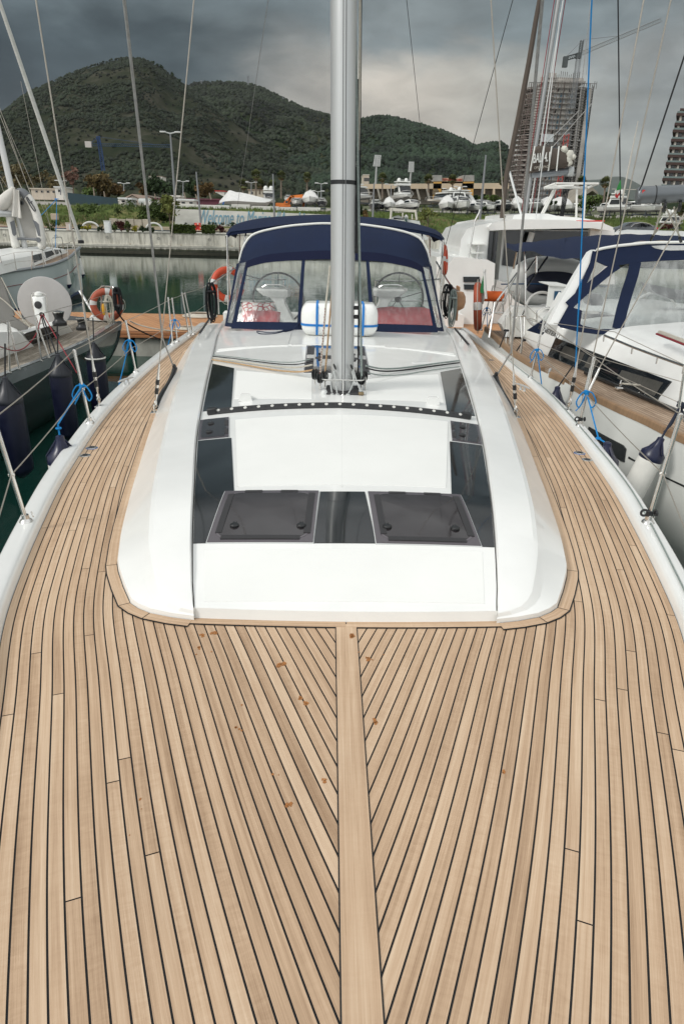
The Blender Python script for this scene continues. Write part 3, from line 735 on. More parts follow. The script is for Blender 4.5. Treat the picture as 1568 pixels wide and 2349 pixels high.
w1=atY(757,610,my+.14); rope([bl[1]+Vector((0,0,.02)),atY(747,700,my+.02),w1],.0088,RW,'halyard',smooth=False)
# red flecks of the halyard
m=MB(); a=bl[1]+Vector((0,0,.02));b=atY(747,700,my+.02)
for i in range(26):
    t=i*.038; c=a.lerp(b,t); ang_=i*2.4; m.box(c+Vector((math.cos(ang_)*.003-.003,-.0075,0)),(.0045,.004,.012))
m.build('halyard_fleck',RR,yacht,smooth=False)
w2=atY(765,620,my+.13); rope([bl[2],w2],.0080,RT,'halyard')
rope([bl[4]+Vector((0,-.02,0)),ext(bl[4],atY(822,470,my+.02),.999),ext(bl[4],atY(822,470,my+.02),3.4)],.0105,RG,'halyard',smooth=False)
rope([bl[3]+Vector((0,0,0)),ext(bl[3],atY(828,0,my+.06),2.2)],.0072,RK,'halyard')
rope([atY(824,420,my+.05),ext(atY(824,420,my+.05),atY(825,0,my+.05),2.)],.0095,RW,'halyard')
# lines led aft to the roof edge both sides
def rline(a,b,r,m_,up=.02):
    A=onroof(*a);B=onroof(*b); pts=[]
    for i in range(9):
        t=i/8; x=lerp(A[0],B[0],t);y=lerp(A[1],B[1],t); pts.append(V3(x,y,max(zr(x,y)+r+.004,zr(x,y)+up*lerp(1,.2,t)+.09*t**6)))
    rope(pts,r,m_,'control_line')
rline((489,825),(716,860),.0085,RW); rline((489,821),(716,852),.0055,RK); rline((487,829),(722,872),.0085,RT); rline((489,818),(712,846),.005,RG)
rline((1052,831),(838,862),.0085,RG); rline((1052,836),(838,868),.0080,RK); rline((1054,842),(840,878),.005,RG,.008)
# ---- standing rigging
def shroud(base,toppx,topY,r,m_,f=2.2,name='shroud'):
    B=Vector(base);T=atY(*toppx,topY); E=B+(T-B)*f; m=MB(); m.tube([B,E],r,6); return m.build(name,m_,yacht),B,(T-B).normalized()
def turnbuckle(base,d,L=.42,chain=True):
    b=Vector(base); m=MB(); m.box(b+Vector((0,0,.004)),(.07,.09,.008),bev=.003); m.box(b+Vector((0,0,.04)),(.012,.05,.08),bev=.004)
    m.torus(b+d*.10,.022,.006,(1,0,0),14,6,flat=1.3); m.torus(b+d*.07,.016,.005,(0,1,0),12,6); o=m.build('chainplate',ST,yacht)
    m=MB(); m.tube([b+d*.12,b+d*.14,b+d*.18,b+d*.34,b+d*.38,b+d*.48],[.008,.010,.0155,.0155,.011,.007],10); m.build('turnbuckle',ST,o)
    m=MB(); m.tube([b+d*.19,b+d*.25],[.0175,.0175],10); m.tube([b+d*.28,b+d*.33],[.0175,.0175],10); m.build('turnbuckle_tape',BP,o)
for base,top in (((355,946),(445,0)),((1183,957),(1125,0))):
    B=deckp(*base,.004); s_,b_,d_=shroud(B,top,B.y-.35,.0048,WIRE); turnbuckle(B,d_)
for base,top in (((229,932),(83,0)),((1302,941),(1475,0))):
    B=deckp(*base,.05); s_,b_,d_=shroud(B,top,B.y-.15,.0058,WIRE); turnbuckle(B,d_)
# sheets hanging from aloft: grey sleeved sheet to the side deck, both sides, ending in a black block with folded shock cord
for base,kin,top in (((400,845),(373,775),(285,0)),((1137,863),(1171.5,807),(1243,0))):
    B=deckp(*base,.16); KK=atY(*kin,B.y-.15); T=atY(*top,B.y-1.1); E=KK+(T-KK)*1.7
    m=MB(); m.tube([B,KK],.0085,8); m.tube([KK,KK.lerp(T,.3),T,E],[.010,.012,.0145,.015],8); m.build('jib_sheet',WIRE2,yacht)
    L_=base[0]<700; q=[B+Vector((0,0,.03)),B,deckp(base[0]+(-12 if L_ else 12),base[1]+30,.07),deckp(base[0]+(-32 if L_ else 30),base[1]+62,.035),deckp(base[0]+(-43 if L_ else 42),base[1]+88,.03)]
    m=MB(); Q=bez(q,6); m.tube(Q,[.022]*8+[.020]*(len(Q)-8),8); m.tube([v+Vector((.03 if L_ else -.03,0,.008)) for v in Q[6:]],.010,6); m.box(B+Vector((0,0,.01)),(.03,.05,.08),bev=.008); m.build('sheet_block',BP,yacht)
for (a,b,Ya,r,m_) in [((615,0),(545,470),8.2,.0028,WIRE2),((932,0),(975,400),8.4,.003,RK),((1175,0),(1000,640),9.,.0042,RK)]:
    A=atY(b[0],b[1],11.5);B=atY(a[0],a[1],Ya); rope([A,A+(B-A)*1.6],r,m_,'rigging_line')
# ---- sprayhood
YB=9.75
def arcpx(pts,Yf): 
    P=[atY(x,y,Yf(i/(len(pts)-1))) for i,(x,y) in enumerate(pts)]
    L=[0]
    for a,b in zip(P,P[1:]): L.append(L[-1]+(b-a).length)
    K3=[[(l/L[-1],p[k]) for l,p in zip(L,P)] for k in range(3)]
    return lambda u:Vector([crv(K3[k],u) for k in range(3)])
base_c=arcpx([(531,750),(600,752),(700,754.5),(784,756.5),(870,757.5),(950,758.5),(1003,759)],lambda u:YB-.28*math.sin(pi*u))
hem_c=arcpx([(565,600),(579,594),(619,584),(684,578.5),(752,576),(853,580),(921,592),(950,601),(969,612)],lambda u:YB+.62-.12*math.sin(pi*u))
top_c=arcpx([(549,600),(557,571),(579,541),(619.5,528),(684,518),(752,514.5),(814.5,516),(861,521),(921,532),(961,548),(978,575),(986,605)],lambda u:YB+1.05)
def hood(u,v): 
    p=base_c(u).lerp(hem_c(u),v); p.y-=.05*math.sin(pi*v); return p
hoodroot=MB()
def canv(u,v):
    a,b=hem_c(u),top_c(u); p=a.lerp(b,v); p.z+=.035*math.sin(pi*v); return p
m=MB(); m.grid(canv,40,8)
# soft top running back behind the piping
m.grid(lambda u,v:top_c(u)+Vector((0,.9*v,-.10*v*v)),30,4)
m2=m
for (u0,u1,v0,v1) in [(0,.022,0,1),(.322,.340,0,1),(.662,.680,0,1),(.978,1,0,1),(0,1,-.02,.085),(0,1,.965,1.0)]:
    m.grid(lambda u,v:hood(lerp(u0,u1,u),lerp(v0,v1,v))+Vector((0,-.006,0)),max(2,int(40*(u1-u0))),max(2,int(8*(v1-v0))))
# side panels: rear edge strip
sideL=[atY(517,748,YB+.25),atY(545,604,YB+1.05)]; sideR=[atY(1016,760,YB+.25),atY(986,606,YB+1.05)]
for S_,u in ((sideL,0),(sideR,1)):
    def sp(a,v,S_=S_,u=u): return hood(u,v).lerp(S_[0].lerp(S_[1],v),a)
    m.grid(lambda a,v:sp(lerp(.78,1.12,a),v),2,10); m.grid(lambda a,v:sp(a,v*.06),4,2)
    m.grid(lambda a,v:canv(u,v).lerp(top_c(u)+Vector((0,.9*v,-.1)),0) if a<.5 else S_[0].lerp(S_[1],.9+.1*v).lerp(top_c(u),v),2,3)
hd=m.build('sprayhood',NAVY,yacht,ang=70)
# shade just under the canvas edge, painted as a darker navy band
m=MB(); m.grid(lambda u,v:canv(u,.02)+(Vector((0,-.012,-.0))+ (hood(u,.90)-hood(u,1.0))*v*1.15)+Vector((0,-.004*v,0)),40,3); m.build('hood_shade_band',NAVYD,hd)
for (u0,u1) in ((.022,.322),(.340,.662),(.680,.978)):
    m=MB(); m.grid(lambda u,v:hood(lerp(u0,u1,u),lerp(.085,.965,v)),18,10); m.build('hood_window',PLASTIC_CLEAR,hd)
for S_,u in ((sideL,0),(sideR,1)):
    m=MB(); m.grid(lambda a,v:hood(u,lerp(.06,1,v)).lerp(S_[0].lerp(S_[1],lerp(.06,1,v)),a*.8),4,8); m.build('hood_window',PLASTIC_CLEAR2,hd)
m=MB(); m.tube([top_c(i/50)+Vector((0,-.005,.012)) for i in range(51)],.017,8); m.build('hood_piping',PIP,hd)
m=MB(); m.tube([top_c(i/40)+Vector((0,.02,-.012)) for i in range(41)],.012,8)
for u,x in ((0,520),(1,1015)): m.tube([top_c(u),deckp(x,752,.35)+Vector((0,.6,0))],.012,8)
m.build('hood_frame',ST,hd)
# loose strap on the roof
sp_=[(686,733),(672,745),(655,757),(640,763),(615,765),(590,762),(597,768),(625,768),(650,763),(672,752)]
m=MB(); Q=bez([V3(onroof(x,y)[0],min(YB-.35,onroof(x,y)[1]),0) for x,y in sp_],6)
for q in Q: q.z=zr(q.x-XC,q.y)+.012
Q[0]=hood(.33,.15); Q[1]=hood(.33,.08)
m.tube(Q,.010,6,flat=.35); m.build('hood_strap',NAVY,hd)
# ---- bimini
bt=[(519,540),(526,524),(539,515),(575,504),(619,498),(700,493),(752,492),(820,496),(885,501),(941,510),(985.5,522),(1008,533),(1018,550)]
bim=arcpx(bt,lambda u:12.9)
bif=arcpx([(519,541),(530,531),(560,528),(600,522),(660,514),(752,509),(850,514),(930,523),(975,531),(1005,540),(1018,551)],lambda u:12.0)
m=MB(); m.grid(lambda u,v:(bif(u).lerp(bim(u),min(1,v*2)) if v<=.5 else bim(u)+Vector((0,(v-.5)*2.6,-.25*(v-.5)**2*4*.3)))+Vector((0,0,.03*math.sin(pi*min(1,v*2)))),36,8)
m.grid(lambda u,v:bif(u)+Vector((0,.01,-.05*v)),36,1)
bo=m.build('bimini',NAVY,yacht,ang=80)
m=MB()
for (a,ya,b,yb) in [((521,540),12.0,(524,725),11.9),((550,529),12.6,(548,690),12.9),((565,530),12.1,(521,745),10.9),((1015,550),12.0,(1008,720),11.9),((985,530),12.9,(985,640),13.2),((965,530),12.1,(1018,745),10.9),((519,540),12.0,(530,690),12.6)]:
    m.tube([atY(*a,ya),atY(*b,yb)],.0135,8)
m.each('bimini_pole',ST,bo)
# ---- cockpit
m=MB()
zc=zdeck(11)+.30
for sg in(-1,1):
    m.grid(lambda u,v:V3(sg*lerp(1.25,2.0,v),lerp(10.3,13.9,u),zc-.06*v-.25*(v>.9)),12,6)      # coaming top
    m.grid(lambda u,v:V3(sg*(1.25-.05*v),lerp(10.3,13.9,u),lerp(zc,zc-.25,v)),4,2)
    m.grid(lambda u,v:V3(sg*lerp(.65,1.2,v),lerp(10.5,12.6,u),zc-.22),2,2)    # seats
    m.grid(lambda u,v:V3(sg*.65,lerp(10.5,12.6,u),lerp(zc-.22,zc-.6,v)),2,2)
    m.grid(lambda u,v:V3(sg*lerp(.65,1.25,v),12.6,lerp(zc-.22,zc-.6,u)),2,2)
m.grid(lambda u,v:V3(lerp(-1.25,1.25,v),lerp(10.3,14.3,u),zc-.6),2,2)
m.grid(lambda u,v:V3(lerp(-1.2,1.2,v),YROOF,lerp(zr(0,YROOF),zc-.6,u)),2,2)
m.box(V3(0,14.1,zc-.45),(4.4,.15,.6),bev=.04)
m.box(V3(-1.2,13.6,zc-.25),(.6,.5,.3),bev=.04); m.box(V3(1.2,13.6,zc-.25),(.6,.5,.3),bev=.04)
m.build('cockpit',WH,yacht,ang=30)
for px,sx in ((636,-1),(915,1)):
    wc=atY(px,689,12.75)
    m=MB(); wc=Vector(wc)
    tp_=atY(630 if sx<0 else 893,665,12.6)
    rr=[]
    for z,w_,d_ in [(zc-.6,.15,.16),(tp_.z-.20,.10,.10),(tp_.z-.12,.14,.11),(tp_.z-.09,.24,.14),(tp_.z-.0,.30,.17),(tp_.z+.035,.29,.16)]:
        xo=(tp_.x+(-sx*.0))+ (tp_.z-z)*-sx*.45
        rr.append([Vector((xo+a*w_,tp_.y+b*d_+ (z-tp_.z)*.0,z)) for a,b in [(-1,-.7),(-.8,-1),(.8,-1),(1,-.7),(1,.7),(.8,1),(-.8,1),(-1,.7)]])
    m.loft(rr); po=m.build('steering_pedestal',WH,yacht,ang=30)
    m=MB(); m.tube(bez([tp_+Vector((-.2,-.17,.06)),tp_+Vector((-.1,-.19,.10)),tp_+Vector((.15,-.19,.10)),tp_+Vector((.22,-.17,.05))],4),.013,7); m.build('pedestal_grab',ST,po)
    m=MB(); R_=.46; m.torus(wc+Vector((0,.25,0)),R_,.017,(0,1,.12),40,8); 
    for k in range(5): 
        t=2*pi*k/5+.3; m.tube([wc+Vector((0,.25,0)),wc+Vector((math.cos(t)*R_,.25,math.sin(t)*R_))],.008,6)
    m.lathe(wc+Vector((0,.22,0)),[(.06,0),(.06,.05)],14,(0,1,0)); m.build('steering_wheel',BP,yacht)
# stern rails
m=MB()
def rail(pts,r=.013,Y=None,m=m):
    m.tube(bez([atY(x,y,yy) for x,y,yy in pts],5),r,8)
rail([(480,657,11.4),(500,640,12.),(545,612,13.1),(560,607,13.6)]); rail([(545,625,13.5),(600,640,13.8),(650,640,14.2)]); rail([(520,640,13.),(600,641,14.),(655,641,14.2)]);rail([(500,690,13.),(600,690,14.),(650,690,14.2)])
rail([(1050,668,11.4),(1030,650,12),(1000,600,13.1)]); rail([(860,643,14.2),(930,645,14.),(1010,640,13.)]); rail([(870,690,14.2),(950,690,14.),(1015,690,13.)])
for (x,y0,y1,yy) in [(500,660,720,12.6),(545,640,705,13.6),(650,640,700,14.2),(860,643,700,14.2),(1030,650,735,12.2),(1010,640,715,13.)]: m.tube([atY(x,y0,yy),atY(x+2,y1,yy)],.012,8)
m.each('stern_rail',ST,yacht)
# boarding of aft starboard: outboard bracket boards
m=MB(); m.box(atY(1047,695,11.9),(.03,.25,.55),bev=.01); m.build('plywood_board',mat('varnished_ply',(.42,.22,.11),.5,vary=.1,vscale=9),yacht)
# ================================================================ helpers for measured crops (photo regions -> 1568 px copy)
def crop(x0,y0,s): return lambda X,Y:((x0+X*s)/1.7443,(y0+Y*s)/1.7443)
cR=crop(1750,600,.6282); cT=crop(1800,1250,.5963); cZ=crop(0,1200,.574); cG=crop(0,1000,.3316); cB=crop(0,700,.3189); c1=crop(0,600,.574)
cL=crop(850,850,.3189); cQ=crop(1400,850,.3189); cP=crop(2300,640,.2774); cC=crop(1950,560,.287)
def onpl(x,y,P,n):
    d=ray(x,y);o=Vector((0,0,H)); t=(Vector(P)-o).dot(Vector(n))/d.dot(Vector(n)); return o+d*t
def slabpx(m,pts,Y,dep,cf=None):
    P=[atY(*(cf(*p) if cf else p),Y) for p in pts]; m.prism(P,(0,dep,0)); return P
def blockpx(m,bot,zb,top,zt,cf):
    m.loft([[onz(*cf(*p),zb) for p in bot],[onz(*cf(*p),zt) for p in top]])
def fender(loc,L,r,label,bodym,capm,group,tilt=(0,0),neck=.16,rope=None,ropem=None,ropeto=None,bothcap=False):
    t=thing('fender',label,'fender',loc,group)
    ax=Vector((tilt[0],tilt[1],-1)).normalized(); loc=Vector(loc)
    m=MB(); c=loc+ax*neck*.8; m.lathe(c,[(r*.86,0),(r*.98,.03),(r,.06),(r,L-.07),(r*.93,L-.03),(r*.6,L+.02),(r*.25,L+.06)],20,ax,cap=True); m.build('fender_body',bodym,t)
    m=MB(); m.lathe(loc,[(.012,-.02),(.03,-.01),(.034,.03),(r*.55,neck*.55),(r*1.0,neck*.9),(r*1.03,neck*.9+.05),(r*1.01,neck*.9+.06)],20,ax,cap=True)
    if bothcap:
        m2=MB(); m2.lathe(loc+ax*(neck*.8+L),[(r*1.02,-.05),(r*.98,-.02),(r*.6,.04),(.03,.10),(.0,.11)],20,ax,cap=False); m2.build('fender_cap',capm,t)
    for k in range(4):
        a=k*pi/2+.4; m.tube([loc+ax*.02+Vector((math.cos(a)*.03,math.sin(a)*.03,0)),loc+ax*neck*.9+Vector((math.cos(a)*r*1.0,math.sin(a)*r*1.0,0))],.008,5)
    m.build('fender_cap',capm,t)
    if ropeto is not None:
        m=MB(); m.tube([loc,*ropeto],.007 if ropem is not RB else .0075,6); m.build('fender_rope',ropem,t)
    return t
def knot(par,c,m_,s=1.,loops=2,name='knotted_rope'):
    m=MB(); c=Vector(c); rg=random.Random(int(abs(c.x*1000)))
    for k in range(3): m.torus(c+Vector((0,0,(k-1)*.012*s)),.020*s,.010*s,(rg.uniform(-.3,.3),rg.uniform(-.3,.3),1),14,6)
    for k in range(loops):
        sx=(1,-1)[k%2]; q=[c,c+Vector((sx*.05,-.02,.0))*s,c+Vector((sx*.10,-.03,-.09))*s,c+Vector((sx*.07,-.03,-.15))*s,c+Vector((sx*.035,-.02,-.10))*s,c]
        m.tube(bez(q,5),.0072*s,6)
    m.tube(bez([c,c+Vector((-.03,-.03,-.05))*s,c+Vector((-.05,-.03,-.13))*s,c+Vector((-.09,-.02,-.19))*s],4),.0055*s,6)
    return m.build(name,m_,par)
def coil(c,L,w,m_,label,group=None,turns=9,cat='rope',ax=(0,0,-1),name='rope_coil'):
    t=thing(name,label,cat,c,group); m=MB(); rg=random.Random(int(L*997+w*13)); c=Vector(c)
    for k in range(turns):
        a=rg.uniform(.5,1)*w*.5; l=L*rg.uniform(.82,1); off=Vector((rg.uniform(-.3,.3)*w,rg.uniform(-.5,.5)*w*.6,0)); q=[]
        for i in range(16):
            tt=2*pi*i/16; q.append(c+off+Vector((math.sin(tt)*a,rg.uniform(-.008,.008),-l*.5+math.cos(tt)*l*.5)))
        m.tube(q,.009,5,closed=True)
    m.torus(c+Vector((0,0,-L*.22)),w*.42,.016,(0,.2,1),16,6); m.build('rope_loops',m_,t); return t
def lifebuoy(c,R,r,ax,label,m_=None,group='lifebuoys hung on the rails'):
    t=thing('lifebuoy',label,'lifebuoy',c,group); m=MB(); m.torus(c,R,r,ax,40,12,flat=.8); m.build('buoy_ring',m_ or OR,t)
    m=MB(); 
    for k in range(4): m.torus(c,R,r*1.03,ax,5,12,k*pi/2+.5,k*pi/2+.82,flat=.82)
    m.each('reflective_band',REFL,t)
    m=MB(); z=Vector(ax).normalized(); u=z.orthogonal().normalized(); w=z.cross(u)
    q=[Vector(c)+(u*math.cos(a)+w*math.sin(a))*(R+r*1.08+(.03 if i%8 in(3,4,5) else 0)) for i,a in enumerate([2*pi*k/32 for k in range(32)])]; m.tube(q,.006,5,closed=True); m.build('grab_line',RW,t)
    return t
# ================================================================ things on the own yacht
# life raft canister
cf=onroof(778,774); rc=V3(cf[0],cf[1]+.27,zr(*cf)); rw=(atY(868,735,rc.y-.2)-atY(690,735,rc.y-.2)).x; rh=atY(778,696,rc.y-.1).z-rc.z
lr=thing('liferaft_canister','white life raft canister crossed by blue straps on the coachroof behind the mast','life raft',rc)
m=MB(); 
for z0,z1 in((.0,rh*.40),(rh*.42,rh)):
    pass
def sbox(m,c,w,d,z0,z1,p=5.,q=3.4,n=40,nz=10):
    rr=[]
    for i in range(nz+1):
        tz=-1+2*i/nz; k=(1-abs(tz)**q)**(1/q) if abs(tz)<1 else 0; k=max(.62,k); ring_=[]
        for j in range(n):
            a=2*pi*j/n; ca,sa=math.cos(a),math.sin(a); rr_=(abs(ca)**p+abs(sa)**p)**(-1/p)
            ring_.append(Vector((c[0]+ca*rr_*w/2*(1-.12*(1-k)/.38),c[1]+sa*rr_*d/2*(1-.25*(1-k)/.38),lerp(z0,z1,(tz+1)/2))))
        rr.append(ring_)
    m.loft(rr)
sbox(m,rc,rw,.52,rc.z+.012,rc.z+rh); m.build('canister_shell',WH,lr,ang=50)
m=MB(); zs=rc.z+rh*.36
def band(z,h,e): 
    rr=[]
    for zz in(z-h,z+h):
        rr.append([Vector((rc.x+math.cos(a)*(abs(math.cos(a))**5+abs(math.sin(a))**5)**(-.2)*(rw/2+e),rc.y+math.sin(a)*(abs(math.cos(a))**5+abs(math.sin(a))**5)**(-.2)*(.26+e),zz)) for a in [2*pi*j/40 for j in range(40)]])
    return rr
m.loft(band(zs,.014,.004),cap=False); m.build('strap',BL,lr)
for fx in(-.29,.30):
    m=MB(); x=rc.x+fx*rw
    pth=[(x,rc.y-.245,rc.z+.02),(x,rc.y-.264,rc.z+.08),(x,rc.y-.264,rc.z+rh*.7),(x,rc.y-.235,rc.z+rh*.93),(x,rc.y-.17,rc.z+rh*1.012),(x,rc.y+.17,rc.z+rh*1.012),(x,rc.y+.25,rc.z+rh*.6)]
    m.loft([[Vector(p)+Vector((dx,-.003,.003)) for dx in(-.014,.014)] for p in pth],closed=False); m.build('strap',BL,lr)
# cushions in the cockpit
PINK=mat('cushion_red',(.50,.10,.11),.9,vary=.1,vscale=6); 
cm=bpy.data.materials.new('cushion_pattern'); cm.use_nodes=True; q=cm.node_tree; bb=q.nodes['Principled BSDF']; vt=N(q,'ShaderNodeTexVoronoi'); vt.inputs['Scale'].default_value=13; vt.feature='DISTANCE_TO_EDGE'; tcn=N(q,'ShaderNodeTexCoord'); q.links.new(tcn.outputs['Object'],vt.inputs['Vector'])
rr_=N(q,'ShaderNodeValToRGB'); rr_.color_ramp.elements[0].position=.08; rr_.color_ramp.elements[0].color=(.42,.05,.06,1); rr_.color_ramp.elements[1].position=.10; rr_.color_ramp.elements[1].color=(.75,.72,.68,1); q.links.new(vt.outputs[0],rr_.inputs[0]); q.links.new(rr_.outputs[0],bb.inputs[0]); bb.inputs['Roughness'].default_value=.9
def cushion(c,w,h,d,label,mt,rx,lump=0):
    t=thing('cushion',label,'cushion',c,'cushions seen through the sprayhood'); R=Matrix.Rotation(rx,3,'X')
    m=MB()
    for s in(1,-1):
        def fn(u,v,s=s):
            x,y=2*u-1,2*v-1; k=max(0,(1-x**4)*(1-y**4))**.5; return Vector(c)+R@Vector((x*w/2,y*h/2*(1-.05*(1-abs(x))),s*(k*d/2+lump*.02*noise.noise(Vector((x*3,y*2,s)))*k)))
        m.grid(fn,16,12)
    m.build('cushion_cover',mt,t); return t
cushion(atY(592,723,10.75),.50,.42,.15,'patterned red and white cushion behind the port sprayhood window',[cm,][0],1.1)
cushion(atY(600,729,10.6),.55,.35,.12,'plain red cushion under the patterned one behind the port window',PINK,.4)
cushion(atY(925,730,10.6),.85,.5,.16,'crumpled pink red blanket cushion behind the starboard sprayhood window',PINK,.5,1.5)
# lifebuoys, coils
lifebuoy(atY(523,652,13.0),.25,.062,(.3,-1,.15),'orange horseshoe lifebuoy on the port stern rail of the foreground yacht')
lb=lifebuoy(atY(1019,596,12.6),.2,.05,(1,-.25,.1),'bright orange life ring with bundled line on starboard rail beside bimini')
lifebuoy(atY(1095,703,12.4),.33,.085,(1,-.22,.1),'faded orange lifebuoy seen edge on above the pontoon right of the foreground yacht',ORD)
coil(atY(485,648,11.3),.62,.16,RK,'black mooring rope coil hung on the port stern rail','coiled mooring ropes')
coil(atY(1027,652,11.5),.55,.15,RK,'black rope coil hung on the starboard stern rail','coiled mooring ropes')
coil(atY(1041,664,11.3),.60,.11,RG,'grey green rope coil hanging beside the black one to starboard','coiled mooring ropes',turns=6)
# blue lashings and the own fenders
def bl_tie(par_xy,f,label,fend=None,s=1.):
    pass
p=stL[1]; kn=p[0].lerp(p[1],.52); ft=atY(138,1003,kn.y-.75)
t=fender((ft.x-.0,ft.y,ft.z),.6,.11,'white fender with navy cap hung by a blue rope outside the port gunwale',PVCW,NVR,'own fenders on blue ropes',neck=.15)
m=MB(); m.tube([ft,ft+Vector((.0,.0,.10)),kn],.0068,6); m.torus(ft+Vector((0,0,.07)),.016,.007,(0,0,1),10,6); m.build('fender_rope',RB,t); knot(t,kn,RB,.8)
p=stR[1]; kn=p[0].lerp(p[1],.50); ft=atY(1392,1018,kn.y-.62)
t=fender(ft,.6,.11,'navy capped fender on blue rope outside the starboard gunwale, mostly hidden',PVCW,NVR,'own fenders on blue ropes',neck=.15)
mid_=atY(1371,1005,kn.y-.5); m=MB(); m.tube([ft,mid_,kn],.0068,6); m.torus(mid_,.016,.008,(0,0,1),10,6); m.build('fender_rope',RB,t); knot(t,kn,RB,.85)
for (S_,k,fr,dn,lab) in [(stL,2,.62,(283,866),'fender on blue rope behind the third port stanchion'),(stL,4,.5,(392,770),'fender on blue rope by the paired port gate stanchions'),(stR,2,.5,(1237,868),'fender on blue rope at the third starboard stanchion'),(stR,4,.55,(1140,770),'fender on blue rope at the starboard gate stanchions'),(stR,5,.5,(1108,752),'fender on blue rope at the aft starboard stanchion')]:
    p=S_[k]; kn=p[0].lerp(p[1],fr); e=atY(*dn,kn.y-.12); e.x+= (-.12 if S_ is stL else .10); e.z=min(e.z,1.35)
    t=fender(e,.5,.10,'white '+lab,PVCW,NVR,'own fenders on blue ropes'); m=MB(); m.tube([e,kn],.0065,6); m.build('fender_rope',RB,t); knot(t,kn,RB,.8)
# ================================================================ pontoon
PN=onz(370,760,.65).y; PF=onz(350,719,.65).y
pon=thing('pontoon','long floating pontoon of orange boards on concrete floats across the berths','pontoon',(0,(PN+PF)/2,0))
m=MB(); rp2=random.Random(9)
nb=150
xs0,xs1=-30.,30.; sl=.55
k=0; x=xs0-4
while x<xs1:
    tt=(rp2.random(),rp2.random(),rp2.random()); w_=.16
    m.add([(x+.004,PF,.65),(x+w_-.004,PF,.65),(x+w_-.004+(PF-PN)*.62,PN,.65),(x+.004+(PF-PN)*.62,PN,.65)],[(0,3,2,1)],[(0,0),(0,.14),(4,.14),(4,0)],tt); x+=w_
m.build('deck_boards',PON,pon,smooth=False)
m=MB(); m.box((0,(PN+PF)/2,.628),(60,PF-PN-.02,.04)); m.build('board_gaps',mat('pontoon_shadow_gap',(.10,.045,.02),.8),pon)
m=MB()
for z in(.60,.52): m.box((0,PN-.03,z),(60,.05,.072),bev=.008)
m.each('fascia_board',mat('pontoon_fascia',(.36,.15,.06),.6,vary=.15,vscale=4,stretch=(.5,1,8)),pon)
CON=mat('stained_concrete',(.38,.375,.33),.85,vary=.35,vscale=2.2,bump=.4,bscale=30,stretch=(1,1,.45))
m=MB()
for i in range(-8,8): m.box((i*3.7+.4,PN+.35,.20),(3.45,.6,.54),bev=.03)
m.each('concrete_float',CON,pon)
m=MB(); m.box((0,PF-.3,.3),(60,.3,.5)); m.build('rear_float',CON,pon)
pl=onz(*cZ(765,530),.30); 
m=MB(); bx_=atY(*cZ(765,528),PN+.02); m.box(bx_,(.55,.02,.14)); nb_=m.build('number_plate',mat('plate_wood',(.45,.24,.10),.6),pon)
m=MB(); m.box(bx_+Vector((0,-.016,0)),(.26,.008,.12)); m.build('plate_face',mat('plate_white',(.5,.5,.46),.6),nb_)
o=textmesh('plate_number','30',.13,mat('plate_blue',(.03,.09,.16),.6),frame(bx_+Vector((0,-.023,0)),(1,0,0),(0,0,1)),nb_)
# ropes on pontoon
def flatcoil(c,R,m_,label,n=7):
    t=thing('rope_coil',label,'rope',c,'loose ropes on the pontoon'); m=MB(); rg=random.Random(3)
    for k in range(n):
        q=[Vector(c)+Vector((math.cos(a)*(R-.03*k+rg.uniform(-.03,.03))+rg.uniform(-.02,.02),math.sin(a)*(R-.03*k+rg.uniform(-.02,.03))*.8,.02+.012*k)) for a in [2*pi*i/20 for i in range(20)]]
        m.tube(q,.014,5,closed=True)
    m.build('rope_loops',m_,t); return t
flatcoil(onz(*c1(1395,1160),.655),.5,RW,'cream rope flaked in a coil on the pontoon left of the stern')
flatcoil(onz(*c1(1300,1248),.655),.28,RW,'small pile of cream rope at the pontoon edge',4)
m=MB(); m.tube(bez([onz(*c1(905,1190),1.0),onz(*c1(960,1215),.9),onz(*c1(1080,1245),.8),onz(*c1(1250,1265),.72)],6),.016,6); one('mooring_rope',m,RW,'pale mooring rope running from the grey yacht to pontoon edge','rope','mooring lines at the pontoon')
m=MB(); m.tube(bez([onz(*c1(800,1080),1.7),onz(*c1(870,1195),1.3),onz(*c1(1000,1270),.9),onz(*c1(1140,1330),.3)],6),.016,6); one('mooring_rope',m,RK,'black mooring rope slanting from the grey yacht stern to the water','rope','mooring lines at the pontoon')
# ================================================================ grey hulled yacht to port
zg=1.25
ge=[onz(*cG(*p),zg) for p in [(1482,862),(1390,892),(1090,1080),(850,1188),(500,1335),(120,1482)]]
d=(ge[-1]-ge[-3]).normalized(); ge+=[ge[-1]+d*1.5+Vector((.1,0,0)),ge[-1]+d*3.+Vector((.3,0,0)),ge[-1]+d*4.6+Vector((.9,0,0))]
tr2=onz(*cG(1100,818),zg); tdir=(tr2-ge[0]).normalized(); far0=ge[0]+tdir*3.3
gy=thing('sailing_yacht','dark grey hulled yacht with weathered teak and covered wheel moored at left','sailing yacht',(ge[3].x-1.6,ge[3].y,0),'yachts at the pontoon')
HG=mat('hull_dark_grey',(.024,.030,.032),.12,coat=.6,vary=.15,vscale=1.2)
HG2=mat('hull_edge_grey',(.20,.22,.225),.25,coat=.4,vary=.1,vscale=3)
gs=bez(ge,6); n_=len(gs)
def ghull(u,v):
    i=min(n_-1,int(round(u*(n_-1)))); p=gs[i].copy(); inw=Vector((-1,0,0)); fw=Vector((-.25,-1,0)).normalized()
    s_=max(0,1-u*4.5); p+=inw*(.10*v+.55*v**3+.05*s_*v)+fw*(s_*(.05+1.0*v*v)); p.z=zg-v*(zg+.15); return p
m=MB(); m.grid(lambda u,v:ghull(u,lerp(.12,1,v)),n_-1,10)
bot=[ghull(0,v) for v in [0,.25,.5,.75,1]]
